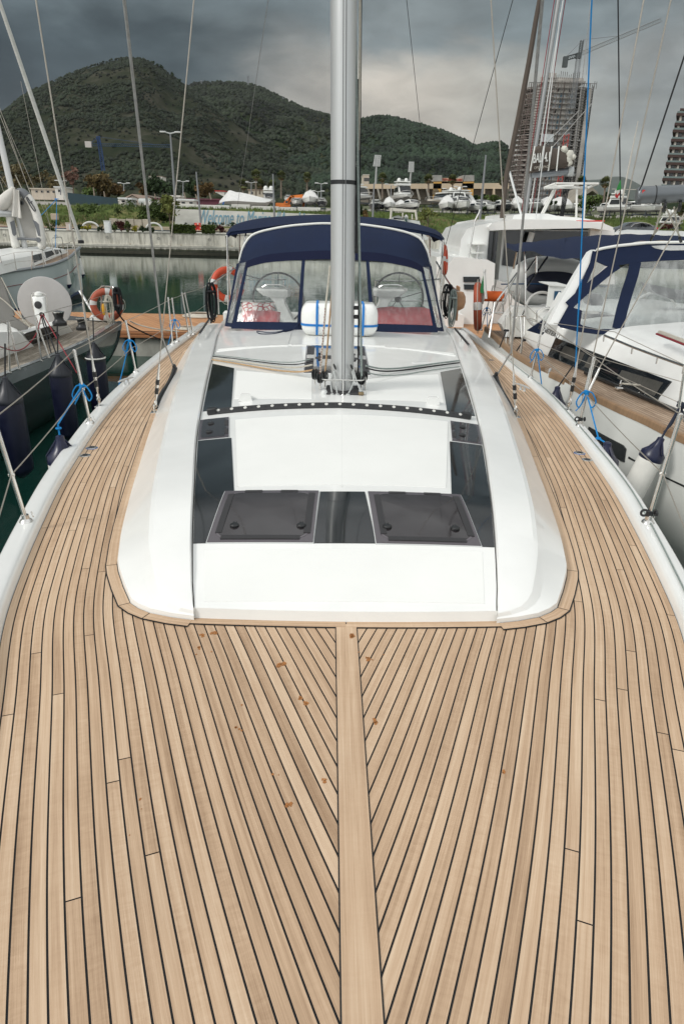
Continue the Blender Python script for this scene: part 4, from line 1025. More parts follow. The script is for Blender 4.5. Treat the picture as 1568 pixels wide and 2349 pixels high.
m.grid(lambda u,v:ghull(0,v).lerp(far0+Vector((0,0,0))+Vector((.0,0,-v*(zg+.15)))+Vector((.9*v**3,-1.05*v*v,0)),u),6,8)
m.build('hull',HG,gy)
m=MB(); m.grid(lambda u,v:ghull(u,lerp(-.0,.12,v))+Vector((.008,0,0)),n_-1,3); m.grid(lambda u,v:gs[min(n_-1,int(round(u*(n_-1))))]+Vector((.008-.10*v,0,.012)),n_-1,1); m.build('gunwale',HG2,gy)
m=MB(); WDT=3.3
for k in range(60):
    a=.10+k*.055; tt=(rp2.random(),rp2.random(),rp2.random())
    if a>WDT: break
    for i in range(n_-1):
        A,B=gs[i],gs[i+1]; m.add([A+Vector((-a,0,.004)),B+Vector((-a,0,.004)),B+Vector((-a-.050,0,.004)),A+Vector((-a-.050,0,.004))],[(0,1,2,3)],[(i*.5,0),(i*.5+.5,0),(i*.5+.5,.05),(i*.5,.05)],tt)
m.build('teak_deck',TKO,gy,smooth=False)
m=MB(); m.add([p+Vector((0,0,.0)) for p in gs]+[p+Vector((-3.45,0,0)) for p in gs],[(i,i+1,i+1+n_,i+n_) for i in range(n_-1)]); m.build('deck_caulking',BLK,gy)
m=MB(); blockpx(m,[(-400,1500),(-400,1200),(330,1010),(415,1165),(100,1270)],zg,[(-400,1000),(-400,880),(40,880),(150,930),(215,985)],zg+.42,cG)
m.build('cockpit_coaming',WHO,gy,ang=50)
m=MB(); blockpx(m,[(380,1150),(885,985),(820,905),(300,1010)],zg,[(300,1015),(770,865),(740,835),(250,960)],zg+.26,cG); m.build('cockpit_coaming',WHO,gy,ang=30)
A_,B_,C_=onz(*cG(380,1150),zg),onz(*cG(885,985),zg),onz(*cG(300,1015),zg+.26); nn_=(B_-A_).cross(C_-A_).normalized(); nn_=nn_ if nn_.y<0 else -nn_
m=MB(); m.prism([onpl(*cG(*p),A_+nn_*.012,nn_) for p in [(385,1143),(728,1030),(612,915),(330,1000),(290,1025)]],nn_*-.01); m.build('coaming_window',DG,gy)
def winch(c,s,par,label=None):
    m=MB(); m.lathe(c,[(.11*s,0),(.11*s,.05*s),(.075*s,.08*s),(.065*s,.12*s),(.085*s,.19*s),(.09*s,.20*s)],20); o=m.build('winch',BP,par)
    m=MB(); m.lathe(Vector(c)+Vector((0,0,.2*s)),[(.092*s,0),(.095*s,.012*s),(.05*s,.026*s),(.03*s,.02*s)],20); m.build('winch_top',ST,o)
winch(onz(*cG(700,905),zg+.26)+Vector((0,.1,-.02)),1.15,gy); winch(onz(*cG(1000,965),zg),1.1,gy)
wy=onz(*cG(545,955),zg).y+.2
wc=atY(*cG(545,640),wy)
m=MB(); m.lathe(wc,[(.0,-.012),(.40,-.012),(.50,-.004),(.505,.01),(.49,.03),(.1,.05),(0,.05)],48,(-.22,1,.06),cap=False,sx=1.0); m.build('wheel_cover',mat('cover_pale_grey',(.50,.485,.47),.9,vary=.06,vscale=3,bump=.6,bscale=7),gy,ang=60)
pc=atY(*cG(497,720),wy-.35)
m=MB(); m.box(pc,(.22,.16,.50),bev=.02); ped=m.build('steering_pedestal',WH,gy,ang=60)
m=MB(); m.lathe(pc+Vector((0,-.09,.10)),[(.07,.0),(.07,-.02),(.05,-.03),(.0,-.03)],18,(0,1,0),cap=False); m.build('compass',BPW,ped); m=MB(); m.lathe(pc+Vector((.0,0,.25)),[(.07,.0),(.085,.03),(.07,.07),(.03,.09),(.0,.092)],16,cap=False); m.build('compass_cover',WHO,ped)
m=MB()
for s_ in(-1,1): m.tube(bez([pc+Vector((s_*.13,-.02,-.05)),pc+Vector((s_*.14,-.02,.25)),pc+Vector((s_*.10,-.02,.31))],4),.012,7)
m.tube([pc+Vector((-.10,-.02,.31)),pc+Vector((.10,-.02,.31))],.012,7); m.build('pedestal_grab',ST,ped)
# stanchions / lifelines
def px3(p,z,cf=cG): return onz(*cf(*p),z)
for b_,t_ in [((122,1480),(98,850)),((235,1437),(108,862)),((505,1337),(424,785)),((592,1300),(430,800)),((1068,1078),(1000,620)),((-250,1600),(-300,950))]:
    B=onz(*cG(*b_),zg); T=atY(*cG(*t_),B.y); m=MB(); m.tube([B,B.lerp(T,.3),T],.015,8); m.lathe(B,[(.03,0),(.03,.01)],10); m.build('stanchion',ST,gy)
for L_ in [[(-300,965),(98,858),(424,790),(1000,630),(1210,560)],[(-300,1300),(120,1165),(470,1055),(1030,850),(1370,700)]]:
    q=[];Ys=[8.,onz(*cG(122,1480),zg).y,onz(*cG(505,1337),zg).y,onz(*cG(1068,1078),zg).y,onz(*cG(1375,893),zg).y]
    for p_,yy in zip(L_,Ys): q.append(atY(*cG(*p_),yy))
    m=MB(); m.tube(q,.005,5); m.build('lifeline',WIRE,gy)
py_=onz(*cG(1375,893),zg).y
m=MB(); a=lambda X,Y,y=0:atY(*cG(X,Y),py_+y)
m.tube(bez([a(1375,893),a(1366,600),a(1362,480)],4),.016,8); m.tube(bez([a(1362,480),a(1365,447),a(1250,437,.2),a(1228,470,.3),a(1225,815,.3)],5),.016,8); m.tube([a(1210,622,.3),a(1365,632)],.012,8)
m.build('pushpit',ST,gy)
m=MB(); m.prism([onz(*cG(*p),zg+.03) for p in [(1085,845),(1370,862),(1385,835),(1110,808)]],(0,0,.05)); m.build('stern_step',WHO,gy)
# grey cockpit tent edge
GC=mat('canvas_grey',(.21,.205,.19),.95,vary=.1,vscale=3,bump=.5,bscale=200)
m=MB(); yy=onz(*cG(330,960),zg+.3).y
m.prism([atY(*cG(*p),yy) for p in [(-300,230),(0,330),(60,450),(175,790),(150,800),(100,760),(330,930),(325,960),(220,975),(0,885),(-300,800)]],(0,.05,0)); m.build('cockpit_tent',GC,gy)
m=MB(); m.tube([atY(*cG(20,330),yy-.03),atY(*cG(300,880),yy-.1)],.008,6); m.tube(bez([atY(*cG(0,570),yy-.05),atY(*cG(110,660),yy-.05),atY(*cG(380,940),yy-.1)],5),.010,6); m.build('tent_line',RW,gy)
# boathook/antenna style pole at stern and swinging spar
m=MB(); m.tube([atY(*cG(965,495),py_+.4),atY(*cG(1150,795),py_+.1)],.028,10); m.build('stern_pole',ALU,gy)
m=MB(); q=[atY(*cG(*p),yq) for p,yq in [((0,1165),9.5),((190,1215),10),((330,1155),10.4),((450,990),10.8),((505,770),11.2)]]; m.tube(bez(q,6),.008,6); m.tube([atY(*cG(520,775),11.2),atY(*cG(930,1480),9.5)],.008,6); m.build('red_line',RR,gy)
m=MB(); m.tube([atY(*cG(515,790),11.2),atY(*cG(680,1245),10.2)],.011,6); m.tube([atY(*cG(500,790),11.2),atY(*cG(620,1240),10.3)],.009,6); m.torus(atY(*cG(510,780),11.2),.03,.014,(0,1,.3),12,6); m.build('fender_line',RK,gy)
lifebuoy(a(1290,660,.15),.27,.07,(.25,-1,.1),'faded orange lifebuoy with cream line on the stern of the grey yacht',ORD)
coil(a(1290,545,-.05),.60,.16,RW,'cream rope bundle hung in front of the grey yacht lifebuoy','coiled mooring ropes',6)
coil(a(1400,450,-.05),.55,.15,RK,'black rope coil on the grey yacht stern post','coiled mooring ropes')
m=MB(); m.lathe(a(1255,690,-.02),[(.03,.07),(.045,0),(.045,-.12),(.02,-.16)],12); one('rescue_light',m,YEL,'small yellow rescue light beside the grey yacht lifebuoy','safety light')
for (nx,ny),yq,L_,r_,lab,wb in [((38,545),7.9,.95,.155,'large navy fender nearest the left edge, hung on the grey hull',0),((405,385),9.5,.95,.15,'large navy fender in the middle of the grey hull side',0),((655,300),11.1,.95,.15,'large navy fender with white collar near the grey yacht stern',1)]:
    c=atY(*cZ(nx,ny),yq); t=fender(c,L_,r_,lab,mat('navy_fender_dark',(.004,.006,.022),.4,vary=.25,vscale=8),mat('fender_cap_dark',(.01,.013,.02),.4),'navy fenders on the grey hull',neck=.25); m=MB(); m.tube([c,c+Vector((-.05,.25,.35))],.010,6); m.build('fender_rope',RK,t)
    if wb: m=MB(); m.torus(c+Vector((0,0,-.23)),r_*1.0,.012,(0,0,1),20,6); m.build('fender_collar',PVCW,t)
# ================================================================ white yacht beyond the pontoon at left (bow away)
zb=1.45
be=[onz(*cB(*p),z_) for p,z_ in [((1005,918),2.0),((960,955),1.93),((900,1020),1.84),((800,1080),1.72),((600,1148),1.6),((200,1214),1.48),((0,1250),1.45)]]
d=(be[-1]-be[-2]).normalized(); be+=[be[-1]+d*1.2]
by=thing('sailing_yacht','pale blue hulled cruising yacht with upright dinghy on deck beyond the pontoon','sailing yacht',(be[4].x-1.6,be[4].y,0),'yachts at the pontoon')
bs=bez(be,6); nb2=len(bs); bow=bs[0]
HB=mat('hull_pale_blue',(.50,.555,.55),.22,coat=.5,vary=.05,vscale=1)
def bh(u,v,sd=1):
    i=min(nb2-1,int(round(u*(nb2-1)))); p=bs[i].copy(); s_=max(0,1-u*2.0)
    p+=Vector((-1,0,0))*(.15*v+.35*v**3)*min(1,u*4) + Vector((.25,-1,0)).normalized()*(1.3*s_*v); p.z=lerp(bs[i].z+.04,-.1,v); return p
dv=(bs[-1]-bs[0]).normalized(); ctrl=lambda i:None
def mirp(p):  # mirror across the keel line through the bow
    ax=Vector((dv.x-.13,dv.y,0)).normalized(); r=Vector((p.x-bow.x,p.y-bow.y,0)); al=r.dot(ax); pr=r-ax*al; q=Vector((bow.x,bow.y,0))+ax*al-pr; q.z=p.z; return q
# keel direction chosen so that the beam grows to ~3.3 m
_e=(be[5]-be[0]); _e.z=0; _l=_e.length; KA=Vector((-.125,-1,0)).normalized()
def mirp(p):
    r=Vector((p.x-bow.x,p.y-bow.y,0)); al=r.dot(KA); pr=r-KA*al; q=Vector((bow.x,bow.y,0))+KA*al-pr; q.z=p.z; return q
m=MB(); m.grid(lambda u,v:bh(u,lerp(0,.80,v)),nb2-1,8); m.grid(lambda u,v:mirp(bh(u,lerp(0,.8,v))),nb2-1,8); m.build('hull',HB,by)
m=MB(); m.grid(lambda u,v:bh(u,lerp(.80,.86,v)),nb2-1,2);m.grid(lambda u,v:mirp(bh(u,lerp(.80,.86,v))),nb2-1,2); m.build('boot_stripe',mat('boot_navy',(.01,.03,.12),.3),by)
m=MB(); m.grid(lambda u,v:bh(u,lerp(.86,1,v)),nb2-1,2); m.build('antifouling',mat('antifoul_black',(.01,.012,.015),.6),by)
m=MB(); m.tube([bh(i/40,.30)+Vector((.012,0,0)) for i in range(2,41)],.010,5); m.build('red_pinstripe',mat('pinstripe_red',(.2,.02,.02),.4),by)
m=MB(); m.tube([bh(i/40,0)+Vector((.02,0,0)) for i in range(41)],.055,6); m.build('rubbing_strake',mat('strake_grey',(.25,.27,.28),.5),by)
m=MB()
for k in range(40):
    tt=(rp2.random(),rp2.random(),rp2.random())
    for i in range(nb2-1):
        f0,f1=k/40+.003,(k+1)/40-.003
        A,B=bs[i],bs[i+1];A2,B2=mirp(A),mirp(B); m.add([A.lerp(A2,f0),B.lerp(B2,f0),B.lerp(B2,f1),A.lerp(A2,f1)],[(0,1,2,3)],[(i*.3,0),(i*.3+.3,0),(i*.3+.3,.06),(i*.3,.06)],tt)
m.build('teak_deck',TKM,by,smooth=False)
m=MB(); m.add([p-Vector((0,0,.006)) for p in bs]+[mirp(p)-Vector((0,0,.006)) for p in bs],[(i,i+1,i+1+nb2,i+nb2) for i in range(nb2-1)]); m.build('deck_caulking',BLK,by)
def on_ax(t,s): # t metres aft of the bow, s metres to starboard (towards the viewer's right)
    return Vector((bow.x,bow.y,0))+KA*t+Vector((-KA.y,KA.x,0))*s*1.
zdk=lambda t:lin([(0,2.0),(1.3,1.93),(3.7,1.84),(4.8,1.72),(6.1,1.6),(7.3,1.48),(9,1.45)],t)
CWS=[(1.6,.2,.03),(2.2,.42,.16),(3.2,.66,.28),(4.4,.84,.38),(6,1.0,.45),(8.6,1.1,.5)]
sgn=1 if on_ax(3,1).x>on_ax(3,0).x else -1
rr=[]
for t,w_,h_ in CWS:
    rr.append([on_ax(t,sgn*a*w_)+Vector((0,0,zdk(t)+b*h_)) for a,b in [(1.08,0),(.98,.75),(.85,.97),(.4,1.06),(-.4,1.06),(-.85,.97),(-.98,.75),(-1.08,0)]])
m=MB(); m.loft(rr); m.build('coachroof',WHO,by,ang=35)
for ta,tb in [(2.9,3.7),(3.85,4.75),(4.9,5.9)]:
    def wl(t): return lin([(a,b) for a,b,c in CWS],t), lin([(a,c) for a,b,c in CWS],t)
    P=[]
    for t,f in [(ta,.28),(tb,.22),(tb-.05,.76),(ta+.12,.74)]:
        w_,h_=wl(t); P.append(on_ax(t,sgn*(w_*(1.08-.10*f/.75)+.012))+Vector((0,0,zdk(t)+h_*f)))
    m=MB(); m.prism(P,Vector((-.02,0,0))); m.build('cabin_window',DG,by)
mb2=on_ax(4.6,0); ym=mb2.y
mp_=atY(*cB(322,930),ym); mt_=atY(*cB(118,40),ym); 
m=MB(); m.tube([mp_,mp_+(mt_-mp_)*3.4],.085,14,flat=1.3); m.build('mast',mat('mast_white',(.62,.63,.62),.35,.2),by)
m=MB(); m.tube([atY(*cB(-300,470),ym-1.),atY(*cB(215,488),ym-.1)],.12,12); m.build('boom',ALU,by)
SC=mat('sail_cover_cream',(.60,.585,.54),.9,vary=.05,vscale=4,bump=.8,bscale=12)
m=MB(); cpts=[((-320,360),.42),((-100,370),.40),((0,375),.37),((60,330),.40),((120,250),.30),((160,190),.17),((172,150),.10)]
q=[atY(*cB(*p),ym-.35) for p,_ in cpts]; m.tube(bez(q,4),[lerp(cpts[min(6,i//4)][1],cpts[min(6,i//4+1)][1],(i%4)/4)*.62 for i in range(25)],12)
def drape(u,v):
    X=lerp(lerp(140,150,v),lerp(235,275,v),u); Y_=lerp(lerp(170,190,u),lerp(515,545,u),v); p=atY(*cB(X,Y_),ym-.42); p.y+=.04*math.sin(u*9+v*3); return p
m.slab(drape,10,10,(0,.06,0)); m.build('sail_cover',SC,by)
# forestay with furled genoa
b0_=bow+Vector((.05,.1,.25)); tp0=atY(2,12,bow.y-1.6); m=MB(); m.tube([b0_,b0_.lerp(tp0,.5),tp0,b0_+(tp0-b0_)*1.5],[.07,.085,.07,.05],10); m.build('furled_genoa',mat('sail_uv_strip',(.58,.58,.54),.8,vary=.12,vscale=6,stretch=(1,1,1)),by)
m=MB(); m.lathe(b0_+Vector((0,0,-.05)),[(.13,0),(.13,.12),(.05,.16)],14); m.build('furler_drum',BP,by)
for (X,Y_),dy in [((1000,0),1),]: pass
# pulpit and stanchions
m=MB(); f=lambda X,Y,dy=0:atY(*cB(X,Y),bow.y-.3+dy)
m.tube(bez([f(660,940,-1.6),f(660,800,-1.6),f(700,790,-1.2),f(770,780,-.8),f(790,850,-.7),f(800,960,-.6)],4),.016,7); m.tube(bez([f(900,960,0),f(925,880,0),f(950,800,.2),f(965,785,.3)],4),.016,7); m.tube([f(680,885,-1.2),f(880,850,-.1)],.012,6); m.build('pulpit',ST,by)
tops=[]
for (x0_,y0_),(x1_,y1_) in [((862,1060),(850,860)),((740,1010),(715,840)),((582,1130),(520,955)),((555,1155),(530,950)),((435,1160),(395,955)),((400,1185),(410,955)),((210,1195),(175,975)),((50,1235),(5,1020))]:
    P=onz(*cB(x0_,y0_),lerp(1.45,1.9,min(1,x0_/950))); T=atY(*cB(x1_,y1_),P.y); m=MB(); m.tube([P,T],.014,6); m.build('stanchion',ST,by); tops.append(T)
m=MB(); m.tube([f(950,800,.2),tops[0],tops[2],tops[4],tops[6],tops[7]],.006,5); m.tube([P_-Vector((0,0,.3)) for P_ in [tops[0],tops[2],tops[4],tops[6],tops[7]]],.006,5); m.build('lifeline',WIRE,by)
m=MB(); m.tube(bez([f(715,310,-.5),f(710,600,-.9),f(697,950,-1.4)],4),.012,5); m.tube([f(715,300,-.5),atY(*cB(515,510),ym+1)],.012,5); m.torus(f(712,300,-.5),.07,.02,(0,0,1),12,6); m.build('halyard_lashing',RB,by)
for a_,b_,r_ in [((345,120),(690,1000),.009),((300,0),(520,620),.008),((500,0),(640,700),.006),((360,0),(640,640),.006),((10,20),(190,300),.006),((0,60),(140,480),.006),((195,0),(640,920),.02),((345,930),(255,560),.012)]:
    A=atY(*cB(*a_),ym+.2);B=atY(*cB(*b_),ym-.1); m=MB(); m.tube([B,B+(A-B)*1.0 if r_>.011 else B+(A-B)*2.6],r_,5); m.build('rigging_wire',RW if r_>.011 else WIRE,by)
# dinghy standing on end beside the mast
yd=ym-.15
dg=thing('inflatable_dinghy','white and grey inflatable dinghy stood on end against the mast of the pale blue yacht','dinghy',atY(*cB(360,940),yd))
GT=mat('dinghy_grey',(.14,.15,.16),.5); GF=mat('dinghy_floor',(.40,.39,.36),.7,vary=.04,vscale=3)
legR=[(530,925),(525,800),(500,650),(462,500),(405,360),(340,270),(265,225)]; legL=[(208,915),(190,820),(165,680),(135,560),(140,430),(180,310),(265,225)]
for nm,pts in(('side_tube',legR),('side_tube',legL)):
    q=bez([atY(*cB(*p),yd+(.0 if nm else 0)) for p in pts],5); rad=[.155+.0*i for i in range(len(q))]; rad[0]=.10;rad[1]=.15
    m=MB(); m.tube(q,rad,14); m.build(nm,PVCW,dg)
m=MB(); P=[atY(*cB(*p),yd+.05) for p in [(480,800),(450,560),(380,380),(290,290),(240,300),(240,540),(330,800)]]; m.prism(P,(0,.04,0)); m.build('dinghy_floor',GF,dg)
m=MB(); q=bez([atY(*cB(*p),yd-.012) for p in [(345,272),(300,232),(262,222),(235,240)]],5); m.tube(q,.165,14); m.lathe(atY(*cB(278,350),yd-.0),[(.075,0),(.075,-.03),(.05,-.04),(.05,0)],16,(0,1,0)); m.build('bow_fender',GT,dg)
def dpatch(pts):
    m=MB(); m.prism([atY(*cB(*p),yd-.162) for p in pts],(0,.05,0)); m.build('grey_patch',GT,dg)
dpatch([(410,560),(460,585),(490,620),(512,770),(480,760),(455,680),(432,610)]); dpatch([(130,590),(180,570),(205,740),(180,765),(160,740)])
m=MB(); 
for i in range(2):
    q=bez([atY(*cB(*p),yd-.165) for p in [(345,275+i*0),(430,400),(448,450),(415,430),(340,300),(345,275)]],4); m.tube(q,.022,6)
m.tube([atY(*cB(375,345),yd-.167),atY(*cB(410,325),yd-.165)],.02,6); m.build('registration_mark',GT,dg)
m=MB(); m.tube([atY(*cB(230,800),yd-.05),atY(*cB(330,800),yd-.1),atY(*cB(480,810),yd-.17)],.05,10); m.lathe(atY(*cB(485,812),yd-.17),[(.09,0),(.09,-.04)],14,(0,1,0)); m.build('tube_strap',GT,dg)
for pt,yy_,lab,tl in [((322,1170),None,'white fender with navy top hung mid hull on the pale blue yacht',0),((750,1075),None,'white fender with navy ends below the forward deck of the pale blue yacht',.12),((930,985),None,'white fender with navy ends at the bow of the pale blue yacht',.14)]:
    c=onz(*cB(*pt),lerp(1.42,1.85,min(1,pt[0]/950))-.05); c.x+=.12; t=fender(c,.80,.125,lab,PVCW,NVR,'white fenders on the pale blue hull',neck=.16,bothcap=True,tilt=(tl,0)); m=MB(); m.tube([c,c+Vector((-.05,.05,.45))],.010,5); m.build('fender_rope',RK,t)
# ================================================================ right hand side: white yacht with navy hood
cH=crop(1850,850,.3189); cI=crop(2235,900,.3189); cM=crop(1400,620,.4464); cJ=crop(650,660,.4464); cK=crop(300,740,.3827); cD=crop(1950,50,.5006)
zw=1.60
rail_=[onz(x,y,zw) for x,y in [(1110.6,757.7),(1150,795),(1179,819),(1239,855),(1285,877),(1329.5,903),(1408,942),(1476.5,973),(1568,1017.6)]]
d=(rail_[-1]-rail_[-2]).normalized(); d2=Vector((d.x+.12,d.y,0)).normalized(); rail_+=[rail_[-1]+d2*1.3,rail_[-1]+d2*2.8+Vector((.3,0,0))]
rw_=bez(rail_,5); nr=len(rw_)
wy2=thing('sailing_yacht','white yacht with navy sprayhood and bimini moored close along the right side','sailing yacht',(rail_[4].x+1.8,rail_[4].y,0),'yachts at the pontoon')
def wh(u,v):
    i=min(nr-1,int(round(u*(nr-1)))); p=rw_[i].copy(); fl=max(0,(i/(nr-1)-.55)/.45)
    p+=Vector((1,.0,0))*(-.10*math.sin(pi*min(1,v*1.6))*1.0+.35*max(0,v-.55)/.45+fl*fl*.5*v); p.z=lerp(zw+.03,-.15,v); return p
m=MB(); m.grid(lambda u,v:wh(u,v),nr-1,14); m.build('hull',mat('hull_offwhite',(.60,.61,.58),.2,coat=.5,vary=.03,vscale=1),wy2)
# hull window and stripe set 3 mm proud
def onhull(px,py,off=.004):
    best=None
    for i in range(nr*2):
        for j in range(29):
            u,v=i/(nr*2),j/28; p=wh(u,v); d=p-Vector((0,0,H)); c=RM.transposed()@d
            x=784+F*c.x/-c.z; y=1174-F*c.y/-c.z; e=(x-px)**2+(y-py)**2
            if best is None or e<best[0]: best=(e,p,u,v)
    p=best[1]; Pn=Vector((-.95,-.3,0)).normalized(); return onpl(px,py,p,Pn)+Pn*off
HW=[onhull(*cT(*p)) for p in [(935,765),(1165,890),(1183,915),(1172,1003),(1150,995),(960,870),(915,830)]]
m=MB(); m.prism([p+Vector((-.012,0,0)) for p in HW],(.012,0,0)); m.build('hull_window',DG,wy2)
m=MB(); m.prism([onhull(*cT(*p)) for p in [(1195,966),(1255,1000),(1258,1012),(1192,978)]],(.02,0,0)); m.prism([onhull(*cT(*p)) for p in [(1405,1083),(1568,1160),(1568,1172),(1412,1098)]],(.02,0,0)); m.each('hull_stripe',BLK,wy2)
# deck
m=MB()
for k in range(34):
    tt=(rp2.random(),rp2.random(),rp2.random()); a=.05+k*.05
    for i in range(nr-1):
        A,B=rw_[i],rw_[i+1]; m.add([A+Vector((a+.003,.0,.004)),B+Vector((a+.003,0,.004)),B+Vector((a+.047,0,.004)),A+Vector((a+.047,0,.004))],[(0,3,2,1)],[(i*.5,0),(i*.5+.5,0),(i*.5+.5,.05),(i*.5,.05)],tt)
m.build('teak_deck',TKM,wy2,smooth=False)
m=MB(); m.add(rw_+[p+Vector((3.2,0,0)) for p in rw_],[(i,i+nr,i+1+nr,i+1) for i in range(nr-1)]); m.build('deck_caulking',BLK,wy2)
WR=mat('wooden_toerail',(.27,.17,.095),.5,vary=.2,vscale=5,stretch=(1,6,1))
for a,b in ((0,nr*.30),(nr*.34,nr*.42),(nr*.46,nr-1)):
    m=MB(); q=[rw_[i]+Vector((.02,0,.03)) for i in range(int(a),int(b)+1)]
    m.loft([[p+Vector((x,0,z)) for x,z in [(-.035,-.03),(-.030,.03),(-.02,.042),(.02,.042),(.03,.03),(.035,-.03)]] for p in q]); m.build('wooden_toerail',WR,wy2,ang=30)
for k in (.32,.44):
    p=rw_[int(nr*k)]; cleat(wy2,p+Vector((.05,0,.02)),1.2,1.)
# cabin side
cb=[onz(*cT(*p),zw) for p in [(470,150),(520,210),(650,292),(900,395),(1140,497),(1380,592),(1568,665)]]
d=(cb[-1]-cb[-2]).normalized(); cb.append(cb[-1]+d*2.+Vector((.3,0,0)))
cbs=bez(cb,4); HH=.50
def inn(p,x,z): return p+Vector((x,.0,z))
prof=[(0,-.01),(.01,.05),(.05,.14),(.15,HH-.12),(.20,HH-.05),(.30,HH+.02),(.6,HH+.07),(1.3,HH+.13),(2.2,HH+.14),(3.0,HH+.05)]
m=MB(); m.loft([[inn(p,x,z) for x,z in prof] for p in cbs],closed=False); m.build('coachroof',WH,wy2,ang=40)
# black side window on the inclined cabin side
ia=Vector((.15-.05,0,HH-.12-.14))
tD=(cb[5]-cb[2]).normalized(); nW=tD.cross(ia).normalized(); nW=nW if nW.y<0 else -nW
P0=inn(cb[3],.05,.14)
m=MB(); m.prism([onpl(*cT(*p),P0+nW*.02,nW) for p in [(705,168),(1478,460),(1375,588),(652,290)]],nW*-.03); m.build('cabin_window',DG,wy2)
for pts in [[(700,215),(745,225),(735,262),(690,250)],[(1050,360),(1130,385),(1105,425),(1035,400)]]:
    m=MB(); m.prism([onpl(*cT(*p),P0+nW*.026,nW) for p in pts],nW*-.008); m.build('opening_port',DG2,wy2)
for pts in [[(765,220),(900,272),(865,345),(730,285)],[(930,295),(1000,320),(960,385),(895,362)],[(1150,385),(1425,470),(1365,560),(1115,440)]]:
    m=MB(); m.prism([onpl(*cT(*p),P0+nW*.025,nW) for p in pts],nW*-.004); m.build('curtain_behind_glass',mat('curtain_grey',(.07,.068,.06),.5,vary=.4,vscale=7,stretch=(6,6,1)),wy2)
# black track with green flecked line, jib lead
m=MB(); q=[onz(*cT(*p),zw+.02) for p in [(900,410),(1120,500),(1330,590),(1568,690)]]; m.loft([[p+Vector((x,y,z)) for x,y,z in [(-.02,-.02,0),(-.02,-.02,.03),(.02,.02,.03),(.02,.02,0)]] for p in bez(q,4)]); m.build('jib_track',BP,wy2)
c=onz(*cT(1135,510),zw+.03); m=MB(); m.box(c,(.10,.08,.04),bev=.01); m.torus(c+Vector((0,0,.06)),.035,.008,(.8,-.5,0),16,6); m.build('jib_lead',ST,wy2)
m=MB(); m.tube([c+Vector((0,0,.06)),atY(*cT(1568,515),c.y-.3)],.012,6); m.build('jib_sheet',RW,wy2)
# coachroof rails and red edged roof line
for q_,r_,mm_ in [([(1060,1180),(1240,1255),(1400,1315),(1568,1375)],.013,ST)]:
    q=[onz(*cR(*p),zw+HH+.10) for p in q_]; m=MB(); m.tube(q,r_,6)
    for p in q: m.tube([p,p-Vector((0,0,.07))],.011,6)
    m.build('grab_rail',mm_,wy2)
q=[onz(*cR(*p),zw+HH+.16) for p in [(1390,1170),(1480,1205),(1568,1240)]]; m=MB(); m.tube(q,.011,6); m.build('red_control_line',RR,wy2); m=MB(); m.tube([p+Vector((.05,.03,.01)) for p in q],.028,6); m.build('control_line',RW,wy2)
# hood: planar lean-back front
hb_=onz(*cI(20,1290),zw+HH+.04); nH=Vector((.05,-1,.42)).normalized()
def hp(X,Y,off=0.,cf=cI): return onpl(*cf(X,Y),hb_+nH*off,nH)
NV=[[(20,1290),(0,1260),(470,310),(720,262),(1100,222),(1568,215),(1900,212),(1900,430),(1568,440),(980,470),(870,490),(700,540),(585,505),(460,450),(250,860),(160,1020),(280,1075),(262,1250)],
    [(20,1285),(262,1250),(500,1312),(660,1308),(780,1298),(1568,1262),(1900,1250),(1900,1310),(1568,1320),(1130,1345),(500,1375),(250,1340)],
    [(870,480),(985,465),(930,640),(780,1240),(790,1300),(660,1310),(700,1250),(750,1000),(850,620)],
    [(455,700),(590,600),(700,540),(760,500),(870,488),(840,500),(650,600),(480,740),(300,900),(160,1020),(110,1030),(250,860),(380,730),(590,515),(620,530)]]
# simpler clean bands
m=MB()
def bandp(pts,w0,w1=None,off=0.):
    w1=w1 or w0; P=[hp(*p,off) for p in pts]; n=len(P); rr=[]
    for i,p in enumerate(P):
        t=(P[min(n-1,i+1)]-P[max(0,i-1)]).normalized(); s=nH.cross(t).normalized(); w=lerp(w0,w1,i/(n-1)); rr.append([p-s*w,p+s*w,p+s*w-nH*.012,p-s*w-nH*.012])
    m.loft(rr)
def polyb(pts,off=0.): m.prism([hp(*p,off) for p in pts],nH*-.012)
polyb([(470,310),(720,262),(1100,222),(1568,215),(2000,212),(2000,425),(1568,435),(1290,445),(985,465),(870,485),(760,500),(690,530),(585,510),(455,450),(420,430)],.002)
polyb([(20,1285),(0,1255),(130,1010),(165,1030),(285,1072),(262,1250)],.001)
polyb([(20,1280),(262,1240),(300,1262),(500,1305),(660,1305),(780,1292),(1568,1258),(2000,1248),(2000,1310),(1568,1318),(1130,1345),(500,1372),(250,1338)])
bandp([(960,455),(925,620),(850,850),(790,1060),(735,1300)],.075)
bandp([(452,330),(420,480),(330,690),(150,1020),(10,1270)],.035)
bandp([(740,495),(640,560),(480,690),(350,800),(230,905),(120,1010)],.055,.06,.003)
sh2=m.build('sprayhood',NAVY,wy2,ang=30)
for pts in ([(460,455),(580,512),(400,700),(260,835),(330,690)],[(300,885),(480,740),(640,605),(850,495),(870,520),(860,600),(800,800),(700,1250),(660,1305),(500,1305),(270,1250),(285,1072),(165,1025),(230,940)],[(985,470),(1290,447),(1568,440),(2000,430),(2000,1250),(1568,1265),(800,1298),(780,1260),(850,950),(940,620)]):
    m=MB(); m.prism([hp(*p,-.006) for p in pts],nH*-.003); m.build('hood_window',PLASTIC_CLEAR2,sh2)
m=MB(); m.prism([hp(*p,.006) for p in [(1155,262),(1300,253),(1568,255),(1900,258),(1900,300),(1568,315),(1400,318),(1290,310),(1200,290)]],nH*-.004); m.build('hood_window',mat('vinyl_reflecting',(.42,.43,.42),.25,vary=.3,vscale=5),sh2)
